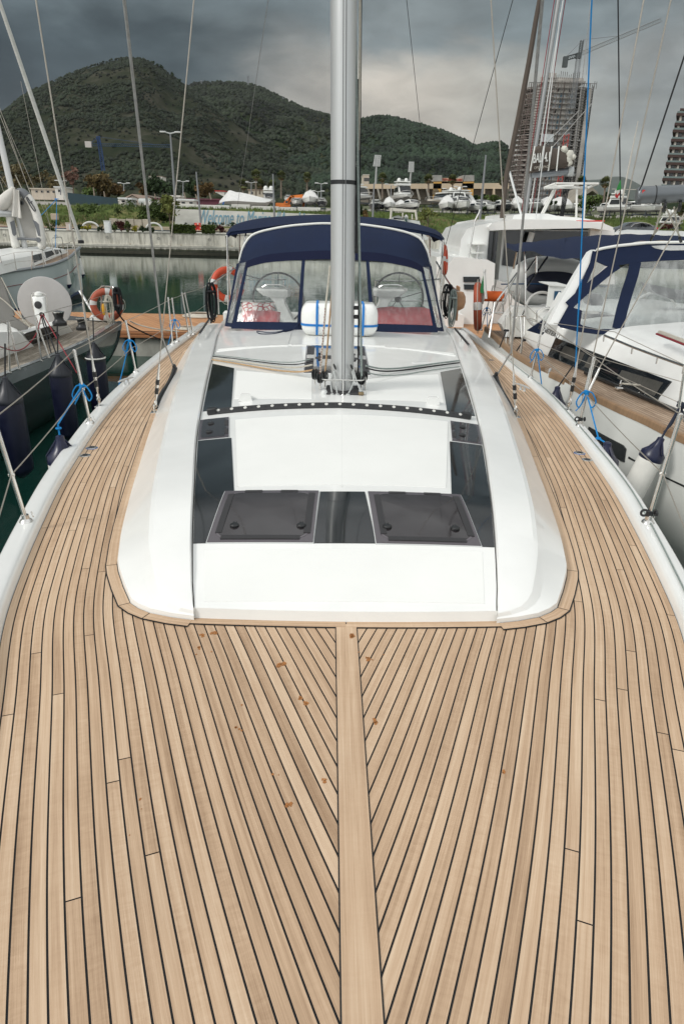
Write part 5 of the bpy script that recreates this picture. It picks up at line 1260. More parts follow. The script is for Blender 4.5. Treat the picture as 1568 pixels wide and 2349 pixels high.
m=MB(); m.tube([hp(*p,.01) for p in [(470,312),(560,290),(720,262),(1100,222),(1568,215),(2000,213)]],.018,8); m.build('hood_piping',PIP,sh2)
m=MB(); P=[hp(*p,-.02) for p in [(-60,1285),(0,1255),(440,335),(470,310),(440,315),(370,360),(200,640),(0,985),(-100,1120),(-370,1215),(-360,1255)]]
m.prism([hp(*p,-.03) for p in [(-5,1265),(450,340),(470,312),(430,315),(380,345),(200,640),(0,985),(-130,1240)]],(0,.12,0)); m.build('hood_arch',WH,wy2,ang=30)
m=MB(); m.prism([atY(*cH(*p),hb_.y+.35) for p in [(1290,1020),(1350,1050),(1180,1450),(1150,1560),(1030,1510),(1060,1440)]],(0,.3,0)); m.build('cockpit_side',WH,wy2,ang=30)
textmesh('builder_lettering','BENETEAU',.085,mat('lettering_dark',(.05,.05,.05),.5),frame(atY(*cH(1078,1498),hb_.y+.335),(1,.0,-.45),(0.1,0,1)),wy2,extrude=.002,sx=.8)
# spray flap
m=MB(); m.prism([atY(*cH(*p),hb_.y+.5) for p in [(805,1480),(1000,1350),(1110,1400),(1000,1535),(970,1530)]],(0,.02,0)); m.build('canvas_flap',NAVY,wy2)
m=MB(); m.prism([atY(*cH(*p),hb_.y+.52) for p in [(930,1395),(1270,1050),(1290,1090),(1110,1410)]],(0,.004,0)); m.build('side_window',PLASTIC_CLEAR2,wy2)
m=MB(); m.prism([atY(*cI(*p),10.4) for p in [(1130,740),(1560,830),(1900,860),(1900,960),(1400,930),(1180,840)]],(0,.3,0)); m.prism([atY(*cI(*p),10.2) for p in [(360,900),(420,860),(520,870),(560,940),(540,1010),(400,1010)]],(0,.3,0)); m.each('vinyl_dark_shape',BP,wy2)  # dark shapes added behind the vinyl to stand for its dark streak reflections
m=MB(); m.prism([atY(*cI(*p),10.0) for p in [(300,1110),(560,1120),(900,1160),(1080,1190),(1060,1260),(300,1240)]],(0,.4,0)); m.build('vinyl_dark_slab',DG2,wy2)  # another added dark slab, breaking up the plain vinyl the same way
m=MB(); m.torus(atY(*cI(1180,1200),10.9),.42,.018,(.1,-1,.25),36,6); m.build('steering_wheel',mat('wheel_leather',(.42,.42,.40),.6),wy2)
# bimini
bf2=[(-270,300),(-100,330),(0,335),(100,412),(240,418),(330,400),(440,330),(720,262),(1568,220)]
bb=[(540,430),(700,390),(1000,360),(1300,315),(1568,295)]
fa=arcpx([cH(540,432),cH(640,482),cH(840,485),cH(1080,555),cH(1280,578),cH(1480,575),cI(440,330),cI(720,260),cI(1100,200),cI(1568,200),cI(1900,215)],lambda u:11.6)
fb=arcpx([cH(540,430),cH(760,390),cH(1000,352),cH(1300,315),cI(0,172),cI(280,140),cI(600,125),cI(850,125),cI(1150,145),cI(1568,180),cI(1900,200)],lambda u:13.6)
m=MB(); m.grid(lambda u,v:fa(u).lerp(fb(u),v)+Vector((0,0,.06*math.sin(pi*v)+.008*math.sin(u*60+v*4))),50,8); b2=m.build('bimini',NAVY,wy2,ang=80)
m=MB()
for a_,b_,ya,yb in [((780,490),(785,1200),11.8,11.6),((925,545),(920,750),12,12),((1060,560),(790,940),12.4,11.7),((915,580),(790,750),12.4,11.7),((680,490),(640,700),11.8,12),((785,1200),(740,1300),11.6,11.4),((680,760),(430,1110),11.9,11.6)]: m.tube([atY(*cH(*a_),ya),atY(*cH(*b_),yb)],.018,8)
m.each('bimini_pole',ST,b2)
# stern equipment: rails, wheel, pod
m=MB()
for a_,b_,ya,yb in [((400,1130),(330,1568),11.3,11),((500,1080),(510,1380),12,12),((720,1310),(740,1568),9.8,9.7),((770,1310),(765,1568),9.8,9.7),((265,1250),(640,1255),12,12),((430,1260),(680,760),12,12),((590,1260),(600,1360),11.5,11.5),((560,1480),(540,1568),10.5,10.4)]: m.tube([atY(*cH(*a_),ya),atY(*cH(*b_),yb)],.014,7)
m.tube(bez([atY(*cH(*p),10.6) for p in [(930,1340),(940,1240),(1040,1195),(1110,1200),(1120,1230)]],5),.016,8)
m.tube(bez([atY(*cH(*p),11.2) for p in [(590,1235),(650,1330),(720,1290),(900,1345),(1000,1400)]],4),.012,6)
m.each('stern_rail',ST,wy2)
m=MB(); wcx=atY(*cH(990,1220),11.2); m.torus(wcx,(atY(*cH(1200,1220),11.2)-atY(*cH(780,1220),11.2)).length/2,.022,(.1,-1,.25),40,8); m.build('steering_wheel',mat('wheel_leather',(.42,.42,.40),.6),wy2)
m=MB(); c=atY(*cH(1165,1040),11.0); 
m.loft([[atY(*cH(*p),yy_) for p in [(1040,1190),(1075,905),(1270,920),(1290,980),(1190,1190)]] for yy_ in (11.0,11.4)]); m.prism([atY(*cH(*p),10.97) for p in [(1058,900),(1100,895),(1300,905),(1322,920),(1300,932),(1080,915)]],(0,.5,0)); pod=m.build('instrument_pod',WHO,wy2,ang=30)
m=MB(); m.prism([atY(*cH(*p),10.985) for p in [(1150,985),(1230,985),(1220,1105),(1140,1100)]],(0,.02,0)); m.build('chart_screen',mat('screen_blue',(.02,.07,.13),.15),pod)
# cockpit bulk (white moulding behind the rail)
m=MB(); m.prism([atY(*cH(*p),11.6) for p in [(640,1190),(1050,1190),(1200,1250),(1100,1420),(900,1560),(560,1560),(480,1400)]],(0,.3,0)); m.build('cockpit_moulding',WHO,wy2)
for a_,b_,ya in [((590,40),(1400,0),0)]: pass
# stanchions, lifelines, shrouds
pts=[((1505,820),(1568,400)),((395,240),(412,10)),((470,300),(495,35)),((370,230),(372,20)),((270,150),(290,-60))]
tops=[]
for b_,t_ in pts:
    B=onz(*cT(*b_),zw+.02); T=atY(*cT(*t_),B.y); m=MB(); m.tube([B,T],.0135,8); m.lathe(B,[(.035,0),(.03,.012),(.02,.03)],12); m.build('stanchion',ST,wy2); tops.append(T)
for L_ in [[(1568,470),(980,300),(600,70),(430,20)],[(1568,620),(1050,390),(700,250),(480,160)],[(1568,350),(1100,130),(620,60)]]:
    Ys=[6.6,7.4,9.5,10.5]; m=MB(); m.tube([atY(*cT(*p),y_) for p,y_ in zip(L_,Ys)],.004,5); m.build('lifeline',WIRE,wy2)
chp=onz(*cT(893,600),zw+.02)
for a_,b_,c_ in [((1010,0),(940,370),(1537,0)),((1210,0),(1000,370),(1700,-260))]:
    B1=atY(*cT(*b_),chp.y+.05); T=atY(*c_,chp.y-.0); T=atY(1537 if c_[0]==1537 else 1540,0 if c_[0]==1537 else 540,chp.y)
    m=MB(); m.tube([B1,B1+(T-B1)*(2.0 if c_[0]==1537 else 5.)],.0065,6); m.build('shroud',WIRE,wy2)
    m=MB(); m.tube([chp,chp.lerp(B1,.3),B1],[.022,.020,.012],10); m.build('turnbuckle',ST,wy2)
# main boom and its tackles
m=MB(); A=atY(*cP(875,510),8.6);B=atY(*cP(2300,450),8.4); dr=(B-A).normalized(); m.tube([A,A+dr*.02,A+dr*.06,B],[.07,.088,.092,.092],16); m.build('boom',mat('boom_grey',(.15,.165,.175),.35,.4),wy2)
m=MB(); m.torus(A+dr*.20,.093,.006,dr,20,6); m.build('boom_band',BLK,wy2); m=MB(); m.box(A+Vector((.04,-.090,.03)),(.03,.008,.05)); m.build('boom_sticker',RED,wy2)
for a_,b_,r_,mm_ in [((1075,0),(955,365),.009,RK),((955,365),(915,440),.006,RK),((1245,680),(1120,1100),.011,RW),((1310,700),(1500,1100),.011,RW),((1420,680),(1480,1050),.010,RW),((1480,690),(1100,1100),.010,RW)]:
    P=atY(*cP(*a_),8.5);Q=atY(*cP(*b_),8.5 if b_[1]<600 else 8.9); m=MB(); m.tube([P+(P-Q)*(14 if a_==(1075,0) else 0),Q],r_,6); m.build('mainsheet' if a_!=(1075,0) else 'topping_lift',mm_,wy2)
for p in [(1280,680),(1500,670)]: m=MB(); m.lathe(atY(*cP(*p),8.48),[(.03,-.015),(.045,-.012),(.045,.012),(.03,.015)],14,(1,-.3,0),sy=1.4); m.build('block',BP,wy2)
for p in [(1110,1100),(1500,1120)]: m=MB(); m.tube([atY(*cP(*p),8.85),atY(p[0]*0+cP(*p)[0]-(4 if p[0]<1300 else -3),cP(*p)[1]+9,8.9)],.018,8); m.build('sheet_shackle',BP,wy2)
# fenders of this yacht
c=atY(*cT(1410,850),5.75); t=fender(c,.80,.105,'big white fender with navy cap hanging between the two hulls at right',PVCW,NVR,'fenders of the right hand yacht',neck=.15,tilt=(-.28,.05)); m=MB(); kt=atY(*cT(1545,620),6.0); m.tube([c,kt],.010,6); m.build('fender_rope',RNV,t); knot(t,kt,RNV,1.3,1)
c=atY(*cT(718,505),7.75); t=fender(c,.5,.12,'small navy topped fender just above the gunwale beside the right hand yacht',PVCW,NVR,'fenders of the right hand yacht',neck=.2); m=MB(); kt=atY(*cT(825,350),8.0); m.tube([c,kt],.009,6); m.build('fender_rope',RK,t)
for b_,t_ in [((330,235),(375,120)),((405,320),(490,185))]:
    m=MB(); m.tube([atY(*cT(*b_),10),atY(*cT(*t_),10.1)],.010,6); kt=atY(*cT(*t_),10.1); m.torus(kt,.03,.014,(0,0,1),10,6); one('fender_line',m,RK,('black fender lanyard tied to the aft rail of the right hand yacht' if b_[0]==330 else 'black fender lanyard on the second rail of the right hand yacht'),'rope','lanyards of the right hand yacht')
# dinghy under navy cover on its stern
dc=atY(*cH(1085,880),13.6); 
dn=thing('inflatable_dinghy','pale grey inflatable dinghy with navy cover hung behind the right hand yacht','dinghy',dc)
Rw=(atY(*cH(1600,880),13.6)-atY(*cH(575,880),13.6)).length/2; Rh=(atY(*cH(1085,570),13.6)-atY(*cH(1085,1185),13.6)).length/2
def sup(a,p=2.6): return (abs(math.cos(a))**p+abs(math.sin(a))**p)**(-1/p)
q=[dc+Vector((math.cos(a)*sup(a)*(Rw-.2),0,math.sin(a)*sup(a)*(Rh-.17))) for a in [2*pi*k/48 for k in range(48)]]
m=MB(); m.tube(q,.20,14,closed=True); m.build('tube',mat('hypalon_pale',(.62,.63,.60),.5,vary=.03,vscale=2),dn,ang=80)
m=MB(); m.grid(lambda u,v:dc+Vector((math.cos(2*pi*u)*sup(2*pi*u)*(Rw-.26)*v,-.20-.12*math.cos(v*pi/2),math.sin(2*pi*u)*sup(2*pi*u)*(Rh-.23)*v)),48,8); m.build('dinghy_cover',mat('cover_dark_navy',(.022,.026,.045),.8,bump=.3,bscale=200),dn,ang=80)
m=MB(); m.tube([dc+Vector((x,-.335,.0-.02*x*x)) for x in [-1+i*.2 for i in range(11)]],.012,5); m.build('cover_seam',mat('seam_blue',(.01,.06,.15),.6),dn)
# line reel, flag staff, board
rc2=atY(*cH(385,1050),12.3); m=MB(); m.lathe(rc2+Vector((-.16,0,0)),[(.085,0),(.09,.04),(.085,.10),(.09,.16),(.085,.22),(.09,.28),(.08,.32)],16,(1,0,0)); t=thing('line_reel','orange floating line wound on a reel with pale end discs','line reel',rc2); m.build('wound_line',mat('reel_orange',(.72,.13,.02),.7,bump=1,bscale=90),t)
for s_ in(-1,1): m=MB(); m.lathe(rc2+Vector((s_*.19,0,0)),[(.14,-.008),(.14,.008)],24,(1,0,0)); m.build('reel_disc',WHO,t)
fs=atY(*cH(292,1080),12.1); t=thing('flag_staff','short white flag staff with rolled green flag beside the edge on lifebuoy','flag staff',fs); m=MB(); m.tube([fs,atY(*cH(268,745),12.1)],.022,8); m.lathe(atY(*cH(268,745),12.1),[(.03,0),(.03,.04)],8); m.build('staff',WHO,t)
m=MB(); m.prism([atY(*cH(*p),12.12) for p in [(262,780),(262,1010),(215,1010),(222,970)]],(0,.04,0)); m.build('flag',mat('flag_green',(.02,.18,.06),.8),t)
# ================================================================ catamaran beyond the pontoon
ct=thing('catamaran','large white catamaran with dark saloon windows moored beyond the pontoon','catamaran',atY(*cH(600,1300),22))
CW=WH
def cs(name,pts,Y,dep,m_=CW,cf=cH,par=ct):
    m=MB(); slabpx(m,pts,Y,dep,cf); return m.build(name,m_,par,ang=30)
cs('hull',[(-110,560),(0,560),(250,590),(305,590),(405,640),(392,900),(370,1240),(355,1500),(-130,1500),(-140,1150),(-230,900),(-220,700)],20.6,7.)
cs('hull',[(395,1000),(430,850),(560,890),(1568,890),(1568,1500),(370,1500)],20.9,6.)
cs('transom_step',[(-330,1210),(20,1290),(0,1500),(-330,1500)],19.9,1.)
cs('cabin_side',[(-60,600),(-20,330),(55,205),(200,158),(380,125),(335,230),(305,600)],21.3,4.)
cs('swim_platform',[(-330,560),(-100,520),(0,600),(0,1300),(-330,1300)],22.,3.)
w_=cs('bulkhead',[(440,900),(500,220),(1900,215),(1900,900)],22.2,4.)
cs('saloon_window',[(545,225),(1568,236),(1568,600),(1000,650),(700,690),(490,660)],22.15,.04,DG)
cs('saloon_door',[(332,232),(450,236),(408,638),(305,586)],21.25,.04,DG)
cs('door_frame',[(392,236),(412,236),(378,618),(360,610)],21.21,.03,BP)
cs('hull_window',[(5,805),(210,805),(213,872),(8,872)],20.56,.03,DG);cs('hull_window',[(12,900),(210,905),(208,968),(18,966)],20.56,.03,DG)
cs('roof',[(318,492),(350,462),(480,440),(820,445),(1050,465),(1116,492),(1114,516),(985,497),(440,507),(335,513)],21.2,6.,CW,cR)
cs('flybridge_coaming',[(475,442),(482,415),(560,403),(700,405),(760,420),(900,430),(1050,455),(1060,468)],22.,4.,CW,cR)
cs('saloon_pillar',[(972,500),(1000,505),(995,560),(965,560)],22.1,.2,CW,cR)
for i_,pts in enumerate([[(105,395),(300,388),(300,402),(110,408)],[(100,500),(270,495),(265,512),(110,515)]]): cs('side_step',pts,20.9,.5,WHO)
m=MB(); m.tube([atY(*cH(195,410),21.),atY(*cH(170,595),21.)],.04,8); m.tube([atY(*cH(150,110),20.9),atY(*cH(65,590),20.9)],.03,6); m.tube([atY(*cH(150,110),20.9),atY(*cH(205,0),20.9),atY(*cH(215,-40),20.9)],.03,6); m.build('boarding_rail',ST,ct)
m=MB(); m.tube([atY(*cR(500,452),21.4),atY(*cR(640,462),21.3),atY(*cR(840,460),21.4)],.02,5); m.tube([atY(*cR(880,452),21.4),atY(*cR(1060,452),21.4)],.02,5); m.build('red_line',RED,ct)
yb_=24.5
m=MB(); A=atY(*cC(520,1020),yb_);B=atY(1279,0,yb_); m.tube([A,A+(B-A)*1.4],.085,14,flat=.8); m.build('mast',mat('mast_steel_grey',(.35,.36,.36),.4,.5),ct)
m=MB(); m.tube([A+Vector((.12,-.1,0)),A+(B-A)*1.4+Vector((.12,-.1,0))],.018,6); m.build('mast_track',GREYW,ct)
m=MB(); m.tube([A+Vector((-.14,-.05,0)),A+(B-A)*1.4+Vector((-.12,-.05,0))],.012,6); m.tube([A+Vector((.20,-.05,0)),A+(B-A)*1.4+Vector((.2,-.05,0))],.012,6); m.each('mast_line',RR,ct)
m=MB(); P=atY(*cC(600,480),yb_-.5);Q=atY(*cC(1130,437),yb_-.5); m.tube([P,Q],.105,12); m.build('boom',mat('boom_steel',(.28,.30,.32),.4,.4),ct)
m=MB(); m.tube([Q-Vector((.05,0,0)),Q+Vector((.12,0,0))],.14,14); m.build('boom_end',GREYW,ct)
SB=mat('sail_bag_brown',(.085,.068,.055),.9,vary=.1,vscale=3)
bag=[(560,470),(575,330),(600,190),(655,92),(740,76),(900,108),(1040,150),(1150,210),(1195,300),(1180,355),(1050,392),(760,430),(600,462)]
P=[atY(*cC(*p),yb_-.62) for p in bag]; cen_=sum(P,Vector())/len(P)
m=MB(); rr=[[cen_+(p-cen_)*s+Vector((0,y_,0)) for p in P] for s,y_ in [(.55,-.30),(.85,-.24),(.97,-.12),(1.,0),(.97,.12),(.85,.24),(.55,.30)]]; m.loft(rr); bg_=m.build('sail_bag',SB,ct,ang=60)
m=MB()
for x0_,x1_ in ((655,590),(780,715),(890,840),(990,955)):
    q=[atY(*cC(lerp(x0_,x1_,t),lerp(85,430,t)),yb_-.94+.05*abs(t-.5)*2) for t in [0,.2,.4,.6,.8,1]]; m.tube(q,.022,5)
m.each('lacing',PIP,bg_)
m=MB()
for c_,r_ in (((1060,135),.12),((1140,210),.16),((1120,270),.14),((1130,320),.10),((1180,240),.09)): m.lathe(atY(*cC(*c_),yb_-.8),[(r_*.2,-.1),(r_,-.02),(r_*.9,.06),(r_*.5,.1)],7,(.6,-1,.2)); 
m.each('sail_fold',mat('sail_cream',(.58,.57,.50),.8),bg_)
tx=textmesh('sail_lettering','BALI 4.1',.36,PIP,frame(atY(*cC(748,250),yb_-.98),(1,0,.13),(-.12,0,1)),bg_,shear=.15,extrude=.01,fit=.52,bold=.006)
textmesh('sail_small_lettering','OPEN SPACE',.10,mat('lettering_beige',(.45,.42,.36),.7),frame(atY(*cC(752,378),yb_-.96),(1,0,.12),(-.1,0,1)),bg_,extrude=.005,fit=.48)
m=MB(); q=[atY(*p,23.) for p in [(1150,500),(1161,401),(1188,270),(1212,143),(1228,46),(1236,0)]]; m.tube(q+[q[-1]+(q[-1]-q[-2])],[.07,.078,.08,.075,.07,.06,.04],8); m.build('furled_genoa',SB,ct)
m=MB()
for a_,b_ in [((780,665),(940,605)),((940,605),(1540,608)),((1540,608),(1400,660)),((1400,660),(780,665)),((830,650),(1200,635)),((950,625),(745,1030)),((965,640),(770,1030)),((1365,615),(1330,1130)),((1240,650),(1230,1110))]:
    m.tube([atY(*cC(*a_),23.5),atY(*cC(*b_),23.3)],.035,7)
m.build('bimini_frame',mat('tube_white',(.66,.66,.62),.4),ct)
m=MB()
for dx in (0,25,50,75): m.tube([atY(*cC(1080+dx,520),24.2),atY(*cC(1000+dx*.5,1110),24)],.02,5)
m.each('mainsheet',RK,ct)
m=MB(); m.tube([atY(*cC(300,440),23),atY(*cC(460,1030),22.5)],.035,6); m.tube([atY(*cH(870,250),21.9),atY(*cH(825,385),21.9)],.09,8); m.tube([atY(*cH(895,235),21.9),atY(*cD(580,0),21.9)],.015,5); m.build('strut',GREYW,ct)
m=MB()
for a_,b_ in [((1220,0),(1180,360)),((990,0),(900,100)),((860,0),(780,80))]: m.tube([atY(*cC(*b_),24.3),atY(*cC(*b_),24.3)+(atY(*cC(*a_),24.3)-atY(*cC(*b_),24.3))*6],.012,4)
m.each('lazy_jack',WIRE2,ct)
for a_,b_ in [((250,0),(262,575)),((280,0),(350,480))]:
    pass
# blue halyard pair hanging in front, led to the starboard shroud of the foreground yacht
m=MB(); A=atY(1318,850,6.9); m.tube([A,atY(1329,640,6.85),A+(atY(1356,0,6.7)-A)*1.0,A+(atY(1356,0,6.7)-A)*2.],.0065,6); o=m.build('blue_halyard',RB,yacht)
m=MB(); m.tube([A+Vector((.015,0,-.05)),atY(1322,760,6.9),atY(1333,640,6.85)],.005,6); m.build('blue_halyard',RB,yacht)
# distant Italian flag line
fp=atY(1423,545,34); t=thing('flag_pole','thin dark pole carrying the small tricolour flag right of the catamaran','flag pole',fp); m=MB(); m.tube([fp,atY(1421,424,34),atY(1416,0,34),atY(1411,-400,34)],.028,6); m.build('pole',RK,t)
for i_,(pts,c_) in enumerate([([(655,285),(660,425),(590,440),(620,360)],(.03,.22,.05)),([(590,440),(645,420),(632,470),(600,500),(585,470)],(.6,.6,.55)),([(585,475),(600,500),(640,465),(635,500),(605,552),(577,530)],(.40,.03,.03))]):
    m=MB(); m.prism([atY(*cP(*p),33.9) for p in pts],(0,.06,0)); m.build('flag_cloth',mat('flag_%d'%i_,c_,.8),t)
# far thin masts
for a_,b_,r_,y_ in [((790,0),(670,600),.07,95),]:
    P=atY(*cP(*b_),y_);Q=atY(*cP(*a_),y_); t=thing('distant_mast','pale slim mast of a stored sailing yacht at right','mast',P); m=MB(); m.tube([P,Q,P+(Q-P)*1.9],[.12,.10,.05],8); m.tube([P.lerp(Q,.3)+Vector((-1.6,0,0)),P.lerp(Q,.3)+Vector((1.6,0,0))],.04,5); m.build('mast_tube',mat('mast_pale',(.5,.47,.42),.5),t)
# wires crossing the right side sky (shrouds of the right hand yacht)
for (a_,b_,r_,Y_) in [((1568,140),(1495,420),.006,8.5),((1500,0),(1365,262),.008,20),((1292,0),(1297,110),.012,24)]:
    pass

c=atY(1052,690,11.6); m=MB(); foldp=[]
m.lathe(c,[(.02,.15),(.06,.14),(.10,.07),(.11,-.02),(.09,-.11),(.02,-.15)],10,(0,0,1),sx=1.,sy=.6); one('canvas_bag',m,mat('bag_brown',(.40,.23,.13),.8,vary=.2,vscale=9,bump=1,bscale=12),'light brown crumpled cover hanging beside the grey green rope coil','cover')
# ================================================================ quay and land
GK=[(60,1.9),(72,2.0),(78,2.25),(85,2.4),(100,4.55),(125,5.1),(400,11.2),(600,15)]
def gz(Y): return lin(GK,Y)
def onground(px,py,Y0=60,Y1=600):
    """walk the sight line until it meets the ground"""
    d=ray(px,py); Y=Y0
    while Y<Y1:
        z=H+d.z*Y/d.y
        if z<=gz(Y): break
        Y+=.5
    return Vector((d.x*Y/d.y,Y,gz(Y)))
QY=onz(*c1(760,706),0).y
ZQ=1.9
quay=thing('quay_wall','long stained concrete quay wall with pale coping across the basin','quay wall',(0,QY,0))
qm=bpy.data.materials.new('quay_concrete'); qm.use_nodes=True; q_=qm.node_tree; b=q_.nodes['Principled BSDF']; b.inputs['Roughness'].default_value=.85
tcn=N(q_,'ShaderNodeTexCoord'); sp=N(q_,'ShaderNodeSeparateXYZ'); q_.links.new(tcn.outputs['Object'],sp.inputs[0])
mpn=N(q_,'ShaderNodeMapping'); mpn.inputs['Scale'].default_value=(1.2,1,.22); q_.links.new(tcn.outputs['Object'],mpn.inputs[0])
n_a=N(q_,'ShaderNodeTexNoise'); n_a.inputs['Scale'].default_value=1.7; n_a.inputs['Detail'].default_value=8; n_a.inputs['Roughness'].default_value=.7; q_.links.new(mpn.outputs[0],n_a.inputs['Vector'])
cr=N(q_,'ShaderNodeValToRGB'); e=cr.color_ramp.elements; e[0].position=.33; e[0].color=(.27,.26,.21,1); e[1].position=.55; e[1].color=(.66,.64,.55,1); q_.links.new(n_a.outputs[0],cr.inputs[0])
zz_=N(q_,'ShaderNodeMath',operation='MULTIPLY_ADD'); q_.links.new(n_a.outputs[0],zz_.inputs[0]); zz_.inputs[1].default_value=.35; q_.links.new(sp.outputs[2],zz_.inputs[2])
cr2=N(q_,'ShaderNodeValToRGB'); e=cr2.color_ramp.elements; e[0].position=.50; e[0].color=(.10,.11,.08,1); e[1].position=.56; e[1].color=(1,1,1,1); k=e.new(.28); k.color=(.05,.06,.045,1)
q_.links.new(zz_.outputs[0],cr2.inputs[0])
mx=N(q_,'ShaderNodeMix',data_type='RGBA',blend_type='MULTIPLY'); mx.inputs[0].default_value=1; q_.links.new(cr.outputs[0],mx.inputs[6]); q_.links.new(cr2.outputs[0],mx.inputs[7]); q_.links.new(mx.outputs[2],b.inputs['Base Color'])
m=MB(); m.box((20,QY+.5,.45),(260,1.0,2.9)); m.build('wall_face',qm,quay)
m=MB(); m.box((20,QY-.04,.62),(260,.12,.22),bev=.02); m.build('lower_ledge',mat('ledge_concrete',(.50,.49,.42),.85,vary=.25,vscale=2,stretch=(1,1,.4)),quay)
m=MB(); m.box((20,QY+.28,ZQ+.05),(260,.75,.16),bev=.03); m.build('coping',mat('coping_pale',(.58,.57,.50),.8,vary=.12,vscale=3),quay)
m=MB(); m.box((20,QY-.06,-.05),(260,.18,.28)); m.build('algae_foot',mat('algae_dark',(.045,.045,.03),.9,vary=.3,vscale=3),quay)
for i in range(-7,10):
    x=-2.+i*5.2; m=MB(); m.torus((x,QY-.03,1.35),.12,.018,(0,1,.1),14,5); m.build('mooring_ring',WIRE2,quay)
    m=MB(); m.torus((x+2.3,QY-.05,.75),.05,.02,(1,0,0),12,5,flat=4); m.build('mooring_slot',mat('rust_pale',(.35,.30,.22),.8),quay)
# promenade, verge, embankment, yard: one ground sheet
def sheet(name,x0,x1,Ys,m_,nx=60,bump=0.,off=0.):
    m=MB()
    def fn(u,v):
        Y=lerp(Ys[0],Ys[1],v); x=lerp(x0,x1,u)*(1 if Y<120 else 1+(Y-120)/200); z=gz(Y)+off
        z+=bump*noise.noise(Vector((x*.12,Y*.15,0)))*min(1,(Y-Ys[0])/4)*min(1,max(0,(Ys[1]-Y)/4))
        return Vector((x,Y,z))
    m.grid(fn,nx,24); return struct(m.build(name,m_,None,ang=80))
sheet('promenade',-110,150,(QY+.6,75.6),mat('promenade_brick',(.50,.27,.19),.85,vary=.12,vscale=.6),20)
sheet('verge',-110,150,(75.6,84),mat('verge_earth',(.23,.19,.125),.95,vary=.4,vscale=.5),40,.25)
gm=bpy.data.materials.new('grass_bank'); gm.use_nodes=True; g_=gm.node_tree; b=g_.nodes['Principled BSDF']; b.inputs['Roughness'].default_value=.95; b.inputs['Specular IOR Level'].default_value=.1
tcn=N(g_,'ShaderNodeTexCoord'); n_a=N(g_,'ShaderNodeTexNoise'); n_a.inputs['Scale'].default_value=.22; n_a.inputs['Detail'].default_value=9; n_a.inputs['Roughness'].default_value=.65; g_.links.new(tcn.outputs['Object'],n_a.inputs['Vector'])
cr=N(g_,'ShaderNodeValToRGB'); e=cr.color_ramp.elements; e[0].position=.32; e[0].color=(.028,.05,.012,1); e[1].position=.68; e[1].color=(.19,.165,.075,1); k=e.new(.5); k.color=(.075,.105,.028,1); g_.links.new(n_a.outputs[0],cr.inputs[0]); g_.links.new(cr.outputs[0],b.inputs['Base Color'])
sheet('grass_bank_ground',-110,150,(84,101),gm,90,.9)
sheet('yard_ground',-110,150,(101,160),mat('yard_gravel',(.30,.28,.25),.95,vary=.2,vscale=.3),30)
sheet('plain_ground',-130,170,(160,640),mat('scrub_ground',(.075,.085,.040),.95,vary=.45,vscale=.05),60,1.5)
# grass tufts and scrub on the bank (stuff)
WX0=atY(*cK(1020,415),86).x
def tufts(name,n,xr,yr,hr,m_,label,seed,k=5,lean=.5,zf=None,wd=.06):
    rg=random.Random(seed); m=MB(); V=[];Fc=[]
    for i in range(n):
        x=rg.uniform(*xr);Y=rg.uniform(*yr); d_=noise.noise(Vector((x*.09,Y*.2,seed)))
        if d_<-.25 and rg.random()<.8: continue
        if Y<86.6 and x>WX0-1: continue
        z=gz(Y)+.05+.9*noise.noise(Vector((x*.12,Y*.15,0)))*min(1,max(0,(Y-84)/4))*min(1,max(0,(101-Y)/4)); h=rg.uniform(*hr)*(1+.9*d_)
        for j in range(k):
            a=rg.random()*6.28; ox,oy=rg.uniform(-.25,.25),rg.uniform(-.25,.25); o=len(V)
            V+= [Vector((x+ox-math.cos(a)*wd,Y+oy-math.sin(a)*wd,z-.1)),Vector((x+ox+math.cos(a)*wd,Y+oy+math.sin(a)*wd,z-.1)),Vector((x+ox+rg.uniform(-lean,lean)*h,Y+oy+rg.uniform(-lean,lean)*h,z+h))]; Fc.append((o,o+1,o+2))
    m.add(V,Fc); o=m.build(name,m_,None,smooth=False); o['kind']='stuff'; o['label']=label; o['category']='grass'; return o
tufts('grass',9000,(-60,75),(83.5,100.5),(.10,.38),[mat('grass_blades',(.085,.12,.03),.9,vary=.5,vscale=.25)][0],'rough green and straw grass covering the bank behind the quay',2)
tufts('dry_grass',3500,(-60,75),(79,92),(.08,.28),mat('grass_dry',(.20,.17,.08),.9,vary=.4,vscale=.3),'short dry grass along the foot of the bank',3)
